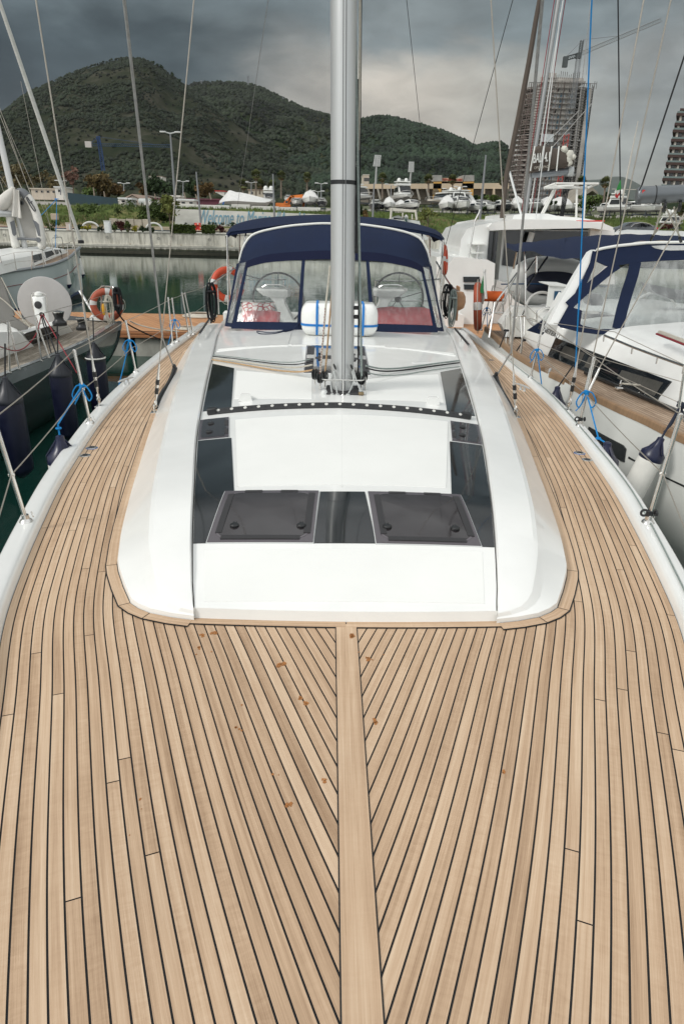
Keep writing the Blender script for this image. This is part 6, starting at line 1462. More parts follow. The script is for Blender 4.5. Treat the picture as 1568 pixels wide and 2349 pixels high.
# ---------------------------------------------------------------- foliage builder
LEAF={}
def leafmat(name,c,v=.45,sc_=1.2):
    if name in MATS: return MATS[name]
    m=bpy.data.materials.new(name); m.use_nodes=True; nt=m.node_tree; b=nt.nodes['Principled BSDF']; b.inputs['Roughness'].default_value=.75; b.inputs['Specular IOR Level'].default_value=.2
    at=N(nt,'ShaderNodeAttribute'); at.attribute_name='tint'; r=N(nt,'ShaderNodeMapRange'); r.inputs[3].default_value=1-v; r.inputs[4].default_value=1+v; nt.links.new(at.outputs['Fac'],r.inputs[0])
    mx=N(nt,'ShaderNodeMix',data_type='RGBA',blend_type='MULTIPLY'); mx.inputs[0].default_value=1; mx.inputs[6].default_value=(*c,1); nt.links.new(r.outputs[0],mx.inputs[7]); nt.links.new(mx.outputs[2],b.inputs['Base Color'])
    MATS[name]=m; return m
def foliage(c,rx,ry,rz,n,ls,m_,par,seed=0,clump=None,name='foliage',shell=.55,world=True):
    rg=random.Random(seed); m=MB(); nc=clump or max(4,n//40); C_=[]
    for i in range(nc):
        while True:
            p=Vector((rg.uniform(-1,1),rg.uniform(-1,1),rg.uniform(-1,1)))
            if p.length<1: break
        p=p*(shell+(1-shell)*rg.random())/max(.3,p.length)*p.length**.4
        C_.append((Vector((p.x*rx,p.y*ry,p.z*rz)),rg.uniform(.18,.36)*min(rx,rz)*1.15,rg.random()))
    V=[];Fc=[];T=[]
    for i in range(n):
        cc,r,t=rg.choice(C_); p=cc+Vector((rg.gauss(0,1),rg.gauss(0,1),rg.gauss(0,.8)))*r*.55
        a=Vector((rg.uniform(-1,1),rg.uniform(-1,1),rg.uniform(-1,1))).normalized(); b_=a.orthogonal().normalized(); d_=a.cross(b_); s=ls*rg.uniform(.6,1.4); o=len(V)
        p=p+Vector(c); V+= [p-b_*s,p-d_*s*.6,p+b_*s,p+d_*s*.6]; Fc.append((o,o+1,o+2,o+3)); q=min(1,max(0,t*.6+rg.random()*.4)); T.append((q,q,q))
    m.v=[Vector(v) for v in V]; m.f=[list(f) for f in Fc]; m.mi=[0]*len(Fc); m.tint=T
    return m.build(name,m_,par,smooth=False,world=world)
def tree(px,pybase,pytop,wpx,Y,m_,label,cat='tree',name='tree',group=None,n=900,trunk=.3,ls=None,trunkm=None,shell=.4,crownlow=None,seed=1,zb=None,bare=0.):
    B=atY(px,pybase,Y); 
    if zb is not None: B.z=zb
    T=atY(px,pytop,Y); h=T.z-B.z; w=wpx*Y/1565/2; t=thing(name,label,cat,B,group)
    cl=B.z+h*(crownlow if crownlow is not None else .25); m=MB(); rg=random.Random(seed)
    tr=max(.08,h*.025); m.tube([B-Vector((0,0,.3)),B+Vector((rg.uniform(-.1,.1)*h*.2,0,h*.3)),B+Vector((rg.uniform(-.1,.1)*h*.3,0,h*.62))],[tr,tr*.75,tr*.35],6)
    for k in range(7):
        a=rg.random()*6.28; s=B+Vector((0,0,h*rg.uniform(.18,.55))); e=s+Vector((math.cos(a)*w*.7,math.sin(a)*w*.7,h*rg.uniform(.15,.35))); m.tube([s,s.lerp(e,.5)+Vector((0,0,h*.03)),e],[tr*.45,tr*.3,tr*.12],5)
    m.build('trunk',trunkm or mat('bark',(.12,.095,.07),.95,vary=.3,vscale=2),t)
    foliage((B.x,B.y,(cl+T.z)/2),w,w*.8,(T.z-cl)/2,n,ls or max(.10,w*.07),m_,t,seed,name='crown',shell=shell); return t
def bush(px,py,wpx,hpx,Y,m_,label,group='planting along the promenade',n=500,seed=1,name='bush',ls=.10,cat='shrub'):
    B=onground(px,py,QY+1,100) if Y is None else atY(px,py,Y); B.z=max(B.z,gz(B.y)-.1) if Y is None else B.z; Y=B.y; w=wpx*Y/1565/2; h=hpx*Y/1565
    t=thing(name,label,cat,B,group); m=MB()
    for k in range(4): a=k*1.7; m.tube([B,B+Vector((math.cos(a)*w*.4,math.sin(a)*w*.3,h*.7))],[.03,.01],4)
    m.build('stem',mat('bark',(.12,.095,.07),.95),t); foliage(B+Vector((0,0,h*.5)),w,min(w,1.)*.8,h*.55,n,ls,m_,t,seed,name='foliage',shell=.3); return t
G1=leafmat('leaf_mid',(.075,.11,.03));G2=leafmat('leaf_dark',(.03,.05,.02));GYL=leafmat('leaf_yellow',(.30,.27,.03));GRD=leafmat('leaf_darkred',(.075,.025,.02));GOL=leafmat('leaf_olive',(.09,.105,.06));GBR=leafmat('leaf_brown',(.13,.085,.035));GLT=leafmat('leaf_light',(.17,.20,.05));GHD=leafmat('leaf_hedge',(.06,.085,.02))
# hedge and bushes (K crop)
def hedge(x0,x1,y0,y1,Y,m_,label,seed,cf=cK,n=2600):
    A=atY(*cf(x0,y1),Y);B=atY(*cf(x1,y1),Y);T=atY(*cf(x0,y0),Y); t=thing('hedge',label,'hedge',(A+B)/2,'hedges along the promenade'); h=T.z-A.z; rg=random.Random(seed); w=B.x-A.x
    m=MB(); m.box(((A.x+B.x)/2,Y+.5,A.z+h*.42),(w*.96,.7,h*.84),bev=.15); m.build('hedge_core',mat('hedge_core',(.02,.028,.01),.95),t)
    m=MB();V=[];Fc=[];TT=[]
    for i in range(n):
        p=Vector((A.x+rg.random()*w,Y+rg.uniform(0,.9),A.z+h*rg.random()**.8*(1+.06*math.sin(i))))
        if rg.random()<.5: p.y=Y+rg.uniform(0,.12)
        a=Vector((rg.uniform(-1,1),rg.uniform(-1,.2),rg.uniform(-1,1))).normalized(); b_=a.orthogonal().normalized(); d_=a.cross(b_); s=rg.uniform(.05,.12); o=len(V); V+=[p-b_*s,p-d_*s,p+b_*s,p+d_*s]; Fc.append((o,o+1,o+2,o+3)); q=rg.random(); TT.append((q,q,q))
    m.v=V;m.f=[list(f) for f in Fc];m.mi=[0]*len(Fc);m.tint=TT; m.build('foliage',m_,t,smooth=False); return t
YQ=73.5
hedge(1000,1250,418,500,YQ,GHD,'clipped green hedge left of the red lifebuoy box',1); hedge(1325,1460,420,505,YQ,GHD,'clipped green hedge right of the red lifebuoy box',2,n=1500)
P_=leafmat('leaf_hedge2',(.05,.075,.03))
for i,(x0,x1,y0,y1,m_,lab) in enumerate([(375,450,392,492,G1,'pale green bush beside the white pedestal'),(445,535,378,488,GRD,'dark red bush near the white pedestal'),(525,605,395,490,GHD,'green bush right of the dark red one'),(585,665,442,492,GYL,'low yellow green shrub on the promenade'),(655,760,420,492,G2,'dark low shrub right of the yellow one'),(75,195,432,478,GYL,'yellow green shrub under the white arch'),(0,95,420,472,G2,'dark shrub at the left of the yellow one'),(1475,1565,418,502,GRD,'dark red bush right of the hedge'),(240,330,440,485,G2,'small dark shrub left of the white pedestal'),(760,860,440,492,G2,'dark shrub under the second white arch')]):
    a=cK(x0,y1);b_=cK(x1,y0); bush((a[0]+b_[0])/2,a[1],b_[0]-a[0],a[1]-b_[1],YQ,m_,lab,n=420,seed=i,ls=.09)
for i,(x0,x1,y0,y1,m_,lab) in enumerate([(540,780,585,690,GHD,'dark green shrub behind the bow of the pale blue yacht'),(920,1030,630,690,G2,'low dark shrub left of the yellow one behind the forestay'),(1490,1568,585,695,GRD,'reddish shrub right of the white pedestal top')]):
    a=cB(x0,y1);b_=cB(x1,y0); bush((a[0]+b_[0])/2,a[1],b_[0]-a[0],a[1]-b_[1],YQ,m_,lab,n=420,seed=20+i,ls=.09)
# arches, pedestals, lifebuoy box, low walls
for i,(x0,x1,y0,y1,lab) in enumerate([(80,255,385,455,'white arched hoop in the verge near the pedestal'),(745,915,395,470,'white arched hoop in the verge at the low wall')]):
    A=atY(*cK(x0,y1),YQ+1.5);B=atY(*cK(x1,y1),YQ+1.5);T=atY(*cK(x0,y0),YQ+1.5); m=MB(); c=(A+B)/2; r=(B.x-A.x)/2; h=T.z-A.z
    m.tube([Vector((c.x+math.cos(a)*r,c.y,A.z+math.sin(a)*h)) for a in [pi*k/16 for k in range(17)]],.09,7); one('arched_hoop',m,mat('hoop_white',(.6,.6,.56),.6),lab,'hoop','white hoops in the verge')
def pedestal(x0,x1,y0,y1,cf,lab,Y=YQ-5,m_=WHO):
    A=atY(*cf(x0,y1),Y);B=atY(*cf(x1,y1),Y);T=atY(*cf(x0,y0),Y); c=Vector(((A.x+B.x)/2,Y,A.z)); t=thing('service_pedestal',lab,'pedestal',c,'white service pedestals on the quay'); w=B.x-A.x;h=T.z-A.z
    m=MB(); m.box(c+Vector((0,0,h/2)),(w,.4,h),bev=.03); m.build('cabinet',m_,t); m=MB(); m.box(c+Vector((w*.30,-.21,h*.5)),(w*.25,.02,h*.75)); m.build('side_panel',GREYW,t); m=MB(); m.box(c+Vector((0,0,h)),(w*1.08,.46,.05),bev=.01); m.build('cabinet_top',m_,t); return t
pedestal(320,385,375,500,cK,'white service pedestal on the left quay, reflected in the water')
pedestal(845,905,600,695,cB,'pinkish squat bollard box on the quay behind the forestay',m_=mat('box_pinkish',(.60,.50,.43),.7))
pedestal(1003,1043,655,758,cM,'tall white pedestal on the quay left of the catamaran')
pedestal(912,1000,1018,1090,cP,'white pedestal box between the green bushes at right')
A=atY(*cK(1258,517),QY+1.2);B=atY(*cK(1322,517),QY+1.2);T=atY(*cK(1258,395),QY+1.2); c=(A+B)/2; t=thing('lifebuoy_station','red lifebuoy stand at the quay edge before the hedge','lifebuoy stand',c); m=MB(); m.box(c+Vector((0,0,(T.z-A.z)/2)),(B.x-A.x,.25,T.z-A.z),bev=.03); m.build('red_board',RED,t)
lifebuoy(atY(*cK(1285,442),QY+1.0),.30,.075,(0,-1,0),'orange lifebuoy on the red stand across the water',OR,'lifebuoys across the water')
m=MB(); A=atY(*cK(370,405),82);B=atY(*cK(800,415),82)
for i in range(5): 
    x0=lerp(A.x,B.x,i/5);x1=lerp(A.x,B.x,(i+.93)/5); m.box(((x0+x1)/2,82,A.z+.05),(x1-x0,.3,1.0-.1*(i%2)),rz=.02*(i%3),bev=.04)
t=thing('low_wall','broken low concrete wall at the foot of the left bank','wall',(A+B)/2); m.each('wall_panel',mat('old_concrete',(.36,.33,.27),.9,vary=.3,vscale=.8),t)
m=MB(); m.box(atY(*cB(690,522),84),(.75,.5,.65),bev=.05); one('concrete_block',m,mat('block_beige',(.45,.38,.29),.9,vary=.2,vscale=1),'beige concrete block on the bank left of the blue lashing','block')
# welcome wall
wl0=atY(*cK(1020,415),86);wl1=atY(745,520,86);wt=atY(*cK(1030,248),86); ww=thing('painted_wall','long white painted wall with faded blue script above the left quay','wall',((wl0.x+wl1.x)/2,86,wl0.z))
wx1=atY(800,500,86).x; wmt=mat('painted_wall_white',(.58,.58,.54),.85,vary=.16,vscale=.5,bump=.3,bscale=6,stretch=(1,1,3))
m=MB(); wb=wl0.z-2.; m.prism([Vector((wl0.x,86,wb)),Vector((wx1,86,wb)),Vector((wx1,86,wt.z-.25)),Vector((wl0.x+.5,86,wt.z))],(0,.5,0)); m.build('wall_face',wmt,ww)
c=atY(*cJ(640,478),85.9); lc=(atY(*cJ(1240,478),85.9)-atY(*cJ(300,470),85.9)).x
tm=textmesh('wall_lettering','Welcome to Marina d\u2019Arechi',2.2,mat('script_blue',(.17,.33,.43),.85,vary=.25,vscale=.6),frame(Vector((atY(*cJ(300,475),85.9).x+lc*.5,85.96,c.z)),(1,0,0),(0,0,1)),ww,shear=.35,extrude=.01,bold=.0)
xs_=[v.co.x for v in tm.data.vertices]; k_=lc/(max(xs_)-min(xs_)); c0=(max(xs_)+min(xs_))/2
for v in tm.data.vertices: v.co.x=(v.co.x-c0)*k_+c0
for i,(x0,x1,yy0,yy1) in enumerate([(620,785,355,400),(800,1045,372,408),(1050,1200,380,412),(1210,1415,382,416),(-160,90,330,395),(95,290,352,395),(300,600,362,402)]):
    A=atY(*cJ(x0,yy1),101);B=atY(*cJ(x1,yy0),101); m=MB(); m.box(((A.x+B.x)/2,101+i*.05,(A.z+B.z)/2-.3),(abs(B.x-A.x),.35,abs(B.z-A.z)+.6),bev=.03); one('yard_wall',m,mat('yard_wall_white',(.62,.61,.57),.85,vary=.12,vscale=.4),['white yard wall panel below the wrapped boat','white yard wall panel below the tree of the excavator','white yard wall panel below the excavator','white yard wall panel right of the excavator','pale yard wall at far left by the tank','pale yard wall left of the grey container','white yard wall under the maroon roof'][i],'wall','white yard walls')
# street lamps and poles
def pole(x0,y0,x1,y1,Y,lab,cf,r=.09,head=1,m_=None,cat='street lamp',name='street_lamp',grp='lamp posts along the marina',heads=2):
    A=atY(*cf(x0,y0),Y);B=atY(*cf(x1,y1),Y); t=thing(name,lab,cat,A,grp); m_=m_ or mat('pole_grey',(.20,.21,.22),.6); m=MB(); m.tube([A,A.lerp(B,.5),B],[r*1.2,r,r*.7],7); m.build('post',m_,t)
    if head:
        for s_ in (-1,1)[:heads]:
            m=MB(); m.tube([B,B+Vector((s_*.6,0,.12))],r*.5,5); m.box(B+Vector((s_*.85,0,.15)),(.7,.3,.16),bev=.04); m.build('lamp_head',mat('lamp_pale',(.55,.56,.55),.5),t)
    return t
IDN=crop(0,0,1.7443)
pole(405,500,391,306,90,'tall grey lamp post with double head between the sail wires at left',IDN,.13)
pole(1003,470,990,80,84,'dark slim pole rising above the bimini left of the mast',cJ,.10,0,cat='pole',name='pole',grp='dark poles on the quay')
pole(345,520,303,60,80,'dark slim pole above the red lifebuoy stand',cJ,.10,0,cat='pole',name='pole',grp='dark poles on the quay')
pole(203,555,215,250,84,'dark lamp pole right of the mast near the stored cruisers',cM,.10,0,cat='pole',name='pole',grp='dark poles on the quay')
pole(1155,625,1215,0,80,'dark lamp pole with small box left of the catamaran',cM,.12,0,cat='pole',name='pole',grp='dark poles on the quay')
for i,(x,y0,y1,Y,cf,lab) in enumerate([(185,290,150,150,cJ,'twin headed lamp left of the wrapped boat'),(795,280,160,150,cJ,'twin headed lamp behind the wrapped boat'),(1420,290,170,140,cJ,'slim lamp just left of the mast'),(1392,300,240,140,cJ,'low lamp between excavator and mast'),(880,380,310,140,cM,'twin lamp in front of the stadium entrance'),(985,380,290,140,cM,'twin lamp at the stadium tower'),(365,390,270,140,cM,'single lamp before the stadium wall'),(405,290,225,150,cB,'x') ,(765,250,80,150,cB,'twin lamp behind the ruined house'),(1555,200,110,150,cB,'twin lamp at the brown trees')]):
    if lab=='x': continue
    pole(x,y0,x+2,y1,Y,lab,cf,.10)
for i,(x,y0,y1) in enumerate([(195,180,25),(305,185,65),(835,195,90),(1405,150,80),(1260,150,95),(1140,150,75)]):
    pole(x+20,y0,x,y1,120,['leaning wooden pole at left of the blue fence','second wooden pole by the blue fence','wooden pole left of the young tree','short pole above the maroon roof','short pole left on the maroon roof','thin pole over the white container'][i],cK,.12,0,mat('pole_wood',(.22,.18,.14),.9),'utility pole','utility_pole','wooden poles on the left bank')
# stadium floodlight masts
for i,(x0,y0,x1,y1,hw,hh,lab) in enumerate([(228,268,236,100,28,95,'tall stadium floodlight mast left of the stadium'),(533,262,545,150,22,85,'smaller stadium floodlight mast behind the stadium')]):
    Y=420; A=atY(*cM(x0,y0+8),Y);B=atY(*cM(x1,y1),Y); T=atY(*cM(x1+(12 if i==0 else 3),y1-hh),Y); t=thing('floodlight_mast',lab,'floodlight',A,'stadium floodlights'); m=MB(); m.tube([A,B],[.65,.5],10); m.build('shaft',mat('mast_concrete',(.36,.37,.36),.8),t)
    m=MB(); s=hw*.2559*Y/1565
    for r_ in range(6):
        c=B.lerp(T,r_/5); m.box(c,(s*2*(1-.05*r_),.5,.35))
    for k in (-1,0,1): m.tube([B+Vector((k*s*.9,0,0)),T+Vector((k*s*.7,0,0))],.3,5)
    m.build('floodlight_rack',mat('rack_grey',(.33,.34,.33),.6),t)
    m=MB()
    for r_ in range(6):
        for k in range(6): m.box(B.lerp(T,(r_+.35)/5.5)+Vector(((k-2.5)*s*.33,-.4,0)),(s*.22,.4,.9))
    m.each('floodlight',mat('lamp_pale',(.55,.56,.55),.5),t)
# palms
PALM=leafmat('palm_green',(.10,.115,.045),.5); PALMD=leafmat('palm_dry',(.22,.165,.085),.4)
def palm(x,yb,yt,rp_,Y,lab,cf,seed,lean=0):
    rp_*=1.12; B=atY(*cf(x,yb),Y); C_=atY(*cf(x+lean,yt+rp_*.75),Y); t=thing('palm_tree',lab,'palm',B,'fan palms behind the marina'); r=rp_*.2559*Y/1565*(1.); 
    if cf is cP: r=rp_*.159*Y/1565
    tr=r*.13; m=MB(); m.tube([B,B.lerp(C_,.5),C_],[tr*1.3,tr,tr*1.15],7); m.build('trunk',mat('palm_trunk',(.16,.13,.10),.95,vary=.3,vscale=1),t)
    rg=random.Random(seed)
    for nm,n,el0,el1,m_ in (('frond',60,-.5,1.5,PALM),('dry_frond',26,-1.4,-.4,PALMD)):
        m=MB();V=[];Fc=[];TT=[]
        for i in range(n):
            a=rg.random()*6.28; el=rg.uniform(el0,el1); d=Vector((math.cos(a)*math.cos(el),math.sin(a)*math.cos(el),math.sin(el))); L=r*rg.uniform(.75,1.08)*(1 if nm=='frond' else .75); hub=C_+d*L*.45; u=d.cross(Vector((0,0,1))).normalized() if abs(d.z)<.98 else Vector((1,0,0)); w=u.cross(d); tt=rg.random()
            o=len(V); V+=[C_-u*r*.01,C_+u*r*.01,hub+u*r*.01,hub-u*r*.01]; Fc.append((o,o+1,o+2,o+3)); TT.append((tt,)*3)
            for k in range(9):
                f=(k-4)/4*1.15; e=hub+(d*math.cos(f)+u*math.sin(f))*L*.55+Vector((0,0,-.12*L*abs(f))); o=len(V); s=(u*math.cos(f)-d*math.sin(f))*r*.075; V+=[hub,hub.lerp(e,.6)+s,e,hub.lerp(e,.6)-s]; Fc.append((o,o+1,o+2,o+3)); TT.append((tt,)*3)
        m.v=V;m.f=[list(f) for f in Fc];m.mi=[0]*len(Fc);m.tint=TT; m.build(nm,m_,t,smooth=False)
for i,a in enumerate([(838,275,55,44,150,'tallest fan palm above the wrapped boat',cJ),(722,250,140,46,165,'bushy fan palm left of the tallest one',cJ),(872,262,138,42,165,'shorter fan palm right of the tallest one',cJ),(982,262,150,40,165,'low fan palm between the dark pole and its neighbour',cJ),(1063,300,66,40,150,'slender fan palm above the orange excavator',cJ),(1295,250,78,42,150,'fan palm between the excavator and the mast',cJ),(288,390,172,40,150,'fan palm right of the mast before the stadium wall',cM),(700,335,185,42,155,'fan palm at the left stadium tower',cM),(915,392,188,42,145,'fan palm in the middle of the stadium entrance',cM),(1365,330,212,36,160,'fan palm half hidden by the scaffolded tower',cM)]): palm(a[0],a[1],a[2],a[3],a[4],a[5],a[6],i)
palm(398,650,265,78,150,'fan palm right of the scaffolded tower',cP,33,36); palm(90,330,250,70,170,'dark fan palm behind the catamaran bimini',cP,34); palm(1385,1010,640,90,96,'leaning palm trunk under the grey boom at right',cP,35,150)
# trees
tree(231,448,398,78,190,leafmat('leaf_autumn',(.115,.085,.035),.4),'round olive brown tree below the blue crane',n=1500,seed=3,ls=.55,crownlow=.05,shell=.2)
tree(258,452,412,50,195,GBR,'lower brown tree right of the round one',n=900,seed=4,ls=.5,crownlow=.05,shell=.2)
tree(170,448,378,30,150,leafmat('leaf_reddish',(.17,.10,.075),.4),'thin reddish bare tree left of the round brown tree',n=420,seed=5,ls=.35,crownlow=.1)
tree(40,455,370,90,170,leafmat('leaf_thin',(.12,.10,.05),.5),'thinly leaved yellowish tree behind the pale blue yacht mast',n=650,seed=6,ls=.4,crownlow=.1)
tree(110,452,385,70,170,leafmat('leaf_thin',(.12,.10,.05),.5),'thinly leaved tree left of the ruined house',n=500,seed=7,ls=.4,crownlow=.1)
tree(365,452,405,62,190,G2,'dark evergreen tree behind the lamp post',n=1300,seed=8,ls=.55,crownlow=.02,shell=.2)
tree(335,452,410,30,195,GBR,'brownish tree left of the dark evergreen',n=600,seed=9,ls=.5,crownlow=.02)
tree(470,452,418,40,190,GBR,'small brown tree above the maroon roof',n=700,seed=10,ls=.5,crownlow=.02)
tree(440,450,415,34,200,G2,'dark tree behind the welcome wall',n=700,seed=41,ls=.5,crownlow=.02)
tree(205,455,425,26,180,G1,'green tree at the left of the blue fence',n=500,seed=42,ls=.4,crownlow=.02)
tree(391,518,442,42,84,leafmat('leaf_young',(.15,.17,.05),.4),'young yellow green tree left of the painted wall',n=800,seed=11,ls=.16,crownlow=.25,shell=.3)
tree(980,525,468,42,84,leafmat('leaf_young',(.15,.17,.05),.4),'young thin tree in front of the stored boats right of the mast',n=420,seed=12,ls=.14,crownlow=.3)
tree(1345,485,440,60,96,G1,'loose green bush tree behind the catamaran roof',n=700,seed=13,ls=.2,crownlow=.02)
tree(1260,475,455,30,96,G2,'low dark bush at the foot of the bank by the tower',n=300,seed=43,ls=.2,crownlow=.02)
tree(822,498,462,36,90,G2,'dark green bush right of the mast on the bank',n=700,seed=14,ls=.16,crownlow=.02)
tree(838,510,482,22,88,GBR,'brown bush beside the dark green one right of the mast',n=350,seed=15,ls=.14,crownlow=.02)
tree(1055,458,446,50,180,G2,'dark green hedge like tree before the stadium entrance',n=700,seed=16,ls=.4,crownlow=.02)
tree(1090,460,446,50,180,G2,'dark green tree right of the stadium entrance',n=700,seed=17,ls=.4,crownlow=.02)
tree(1125,465,448,60,150,G1,'mid green shrub tree left of the scaffolded tower',n=800,seed=18,ls=.35,crownlow=.02)
tree(1405,468,438,26,180,GBR,'brownish dark tree by the right palm',n=400,seed=19,ls=.4,crownlow=.02)
tree(1378,462,440,30,190,G2,'dark tree under the concrete stand',n=400,seed=20,ls=.4,crownlow=.02)
for i,(x,y,w,h,m_,lab) in enumerate([(1452,541,42,11,GHD,'rounded green bush left of the white box pedestal'),(1495,543,26,11,GHD,'rounded green bush right of the white box pedestal'),(1530,528,42,14,GRD,'dark red shrub behind the car'),(1108,485,24,12,G2,'dark tuft of scrub on the right bank'),(1003,470,0,0,G2,'')]):
    if w: bush(x,y,w,h,76 if y>520 else 92,m_,lab,n=420,seed=50+i,ls=.10,group='shrubs at the right bank')
m_=G1
foliage(Vector((atY(350,500,88).x,90,4.)),11,3,1.5,3600,.16,leafmat('leaf_bank',(.05,.075,.02),.5),None,77,clump=70,name='bank_scrub',shell=.1); o=bpy.data.objects['bank_scrub']; o['kind']='stuff'; o['label']='dense dark green scrub on the bank left of the painted wall'; o['category']='scrub'
# wall foot ivy
foliage(Vector((atY(620,515,85).x-4,85.3,atY(600,516,85).z-.1)),13,.5,.45,900,.09,G2,None,78,clump=60,name='ivy',shell=.1); o=bpy.data.objects['ivy']; o['kind']='stuff'; o['label']='dark climbing growth along the foot of the painted wall'; o['category']='ivy'
# sheds, container, tank, fence
def hut(cf,x0,x1,yb,yt,yr,Y,lab,wall,roof,dep=8,group='sheds behind the bank',gable=1,wins=1,name='shed'):
    A=atY(*cf(x0,yb),Y);B=atY(*cf(x1,yb),Y);T=atY(*cf(x0,yt),Y);R_=atY(*cf(x0,yr),Y); t=thing(name,lab,'shed',(A+B)/2,group); A.z-=1.; 
    m=MB(); m.prism([Vector((A.x,Y,A.z)),Vector((B.x,Y,A.z)),Vector((B.x,Y,T.z))]+([Vector(((A.x+B.x)/2,Y,R_.z))] if gable else [])+[Vector((A.x,Y,T.z))],(0,dep,0)); m.build('wall',wall,t)
    m=MB(); 
    if gable:
        c=(A.x+B.x)/2
        for s_,xx in((-1,A.x),(1,B.x)): m.prism([Vector((xx+s_*.3,Y-.3,T.z-.05)),Vector((c,Y-.3,R_.z+.12)),Vector((c,Y-.3,R_.z+.3)),Vector((xx+s_*.3,Y-.3,T.z+.14))],(0,dep+.6,0))
    else: m.box(((A.x+B.x)/2,Y+dep/2,T.z+.1),(B.x-A.x+.4,dep+.4,.22))
    m.build('roof',roof,t)
    for k in range(wins):
        x=lerp(A.x,B.x,(k+.5)/wins+.1); m=MB(); m.box((x,Y-.02,T.z-(T.z-A.z-1)*.45),((B.x-A.x)/wins*.18+.3,.08,(T.z-A.z-1)*.35)); m.build('window',DG,t)
    return t
BW=mat('render_beige',(.50,.44,.36),.9,vary=.15,vscale=.4);WW=mat('render_white',(.62,.60,.55),.9,vary=.12,vscale=.4);RT_=mat('roof_tile',(.30,.22,.17),.9,vary=.2,vscale=1);RM_=mat('roof_maroon',(.105,.03,.045),.8,vary=.25,vscale=.6)
hut(cK,535,690,195,150,112,118,'beige gabled shed left of the pale tank',BW,RT_); hut(cK,470,535,196,145,140,115,'small white box hut beside the gabled shed',WW,GREYW,3,gable=0); hut(cK,540,590,196,150,146,113,'grey doorway hut before the gabled shed',mat('hut_grey',(.30,.32,.30),.8),GREYW,3,gable=0)
hut(cK,660,850,196,150,122,128,'brown low roofed shed behind the tank',BW,mat('roof_brown',(.16,.13,.11),.9),gable=1); hut(cK,850,935,200,152,146,118,'white flat hut left of the young tree',WW,RM_,4,gable=0)
hut(cK,1080,1240,210,160,154,112,'long white site container behind the painted wall',WW,GREYW,3,gable=0,wins=2,name='site_container'); hut(cK,1015,1095,160,122,118,120,'white box structure above the site container',WW,WW,4,gable=0)
hut(cJ,200,515,345,308,290,125,'long low building with maroon roof above the painted wall',RM_,RM_,10,gable=0,wins=0,name='maroon_building'); hut(cK,0,60,165,120,112,125,'whitish long wall hut at left above the blue fence',WW,RT_,gable=0); hut(cK,60,470,190,158,150,121,'long whitish perimeter wall building above the blue fence',WW,WW,1.,gable=0,wins=0)
hut(cB,400,690,240,175,145,160,'ruined pale house with arched openings behind the yacht mast',BW,BW,10,gable=0,wins=4,name='house'); hut(cB,700,795,245,155,150,158,'pale corrugated hut beside the ruined house',WW,GREYW,6,gable=0)
hut(cJ,475,555,248,235,230,230,'small house with red roof at the foot of the hill',WW,RED,8,gable=0,wins=0,name='house'); hut(IDN,342,372,408,404,402,420,'white house with orange roof low on the hill',WW,RT_,10,gable=0,wins=2,name='house')
hut(cJ,770,940,280,225,222,200,'row of pale houses behind the palms',BW,RT_,10,gable=0,wins=5,name='house')
c=atY(*cK(735,172),112); t=thing('storage_tank','pale horizontal storage tank at the gabled shed','tank',c); m=MB(); m.lathe(c-Vector((.95,0,0)),[(.05,0),(.34,.04),(.42,.15),(.42,1.75),(.34,1.86),(.05,1.9)],20,(1,0,0)); m.build('tank_shell',mat('tank_pale',(.42,.45,.43),.6,vary=.1,vscale=1),t); m=MB(); 
for s_ in(-.6,.6): m.box(c+Vector((s_,0,-.5)),(.12,.6,.6))
m.each('tank_saddle',CON,t)
m=MB(); A=atY(*cK(-60,215),108);B=atY(*cK(455,218),108); m.prism([A,B,B+Vector((0,0,1.0)),A+Vector((0,0,1.7))],(0,.1,0)); one('blue_fence',m,mat('fence_bluegreen',(.02,.045,.055),.8,vary=.2,vscale=.5),'dark blue sheet fence along the top of the left bank','fence')
# excavator
Y=108; e0=atY(*cJ(1080,375),Y); ex=thing('excavator','orange tracked excavator with folded boom in the boatyard','excavator',e0); EO=mat('machine_orange',(.62,.17,.025),.5,vary=.1,vscale=1)
a=lambda x,y,dy=0:atY(*cJ(x,y),Y+dy)
m=MB(); m.prism([a(1010,375),(a(1145,375)),a(1145,352),a(1095,340),a(1015,338)],(0,2.4,0)); m.build('body',EO,ex)
m=MB(); m.prism([a(1095,350,-.1),a(1125,350,-.1),a(1128,315,-.1),a(1100,312,-.1)],(0,1.2,0)); m.build('cab',EO,ex); m=MB(); m.prism([a(1100,340,-.14),a(1122,340,-.14),a(1124,320,-.14),a(1103,318,-.14)],(0,.05,0)); m.build('cab_window',DG,ex)
m=MB(); 
for pts in ([(1085,335),(1130,290),(1150,272),(1175,275),(1180,290),(1155,298),(1120,340)],[(1150,272),(1265,262),(1280,270),(1262,300),(1240,296),(1175,292)],[(1258,262),(1282,262),(1272,378),(1252,378)],[(1120,345),(1140,285),(1158,285),(1140,350)]): m.prism([a(*p,.6) for p in pts],(0,.5,0))
m.build('boom_arm',EO,ex)
m=MB(); m.prism([a(1000,378,.1),a(1140,378,.1),a(1135,368,.1),a(1005,368,.1)],(0,2.4,0)); m.build('track',BP,ex)
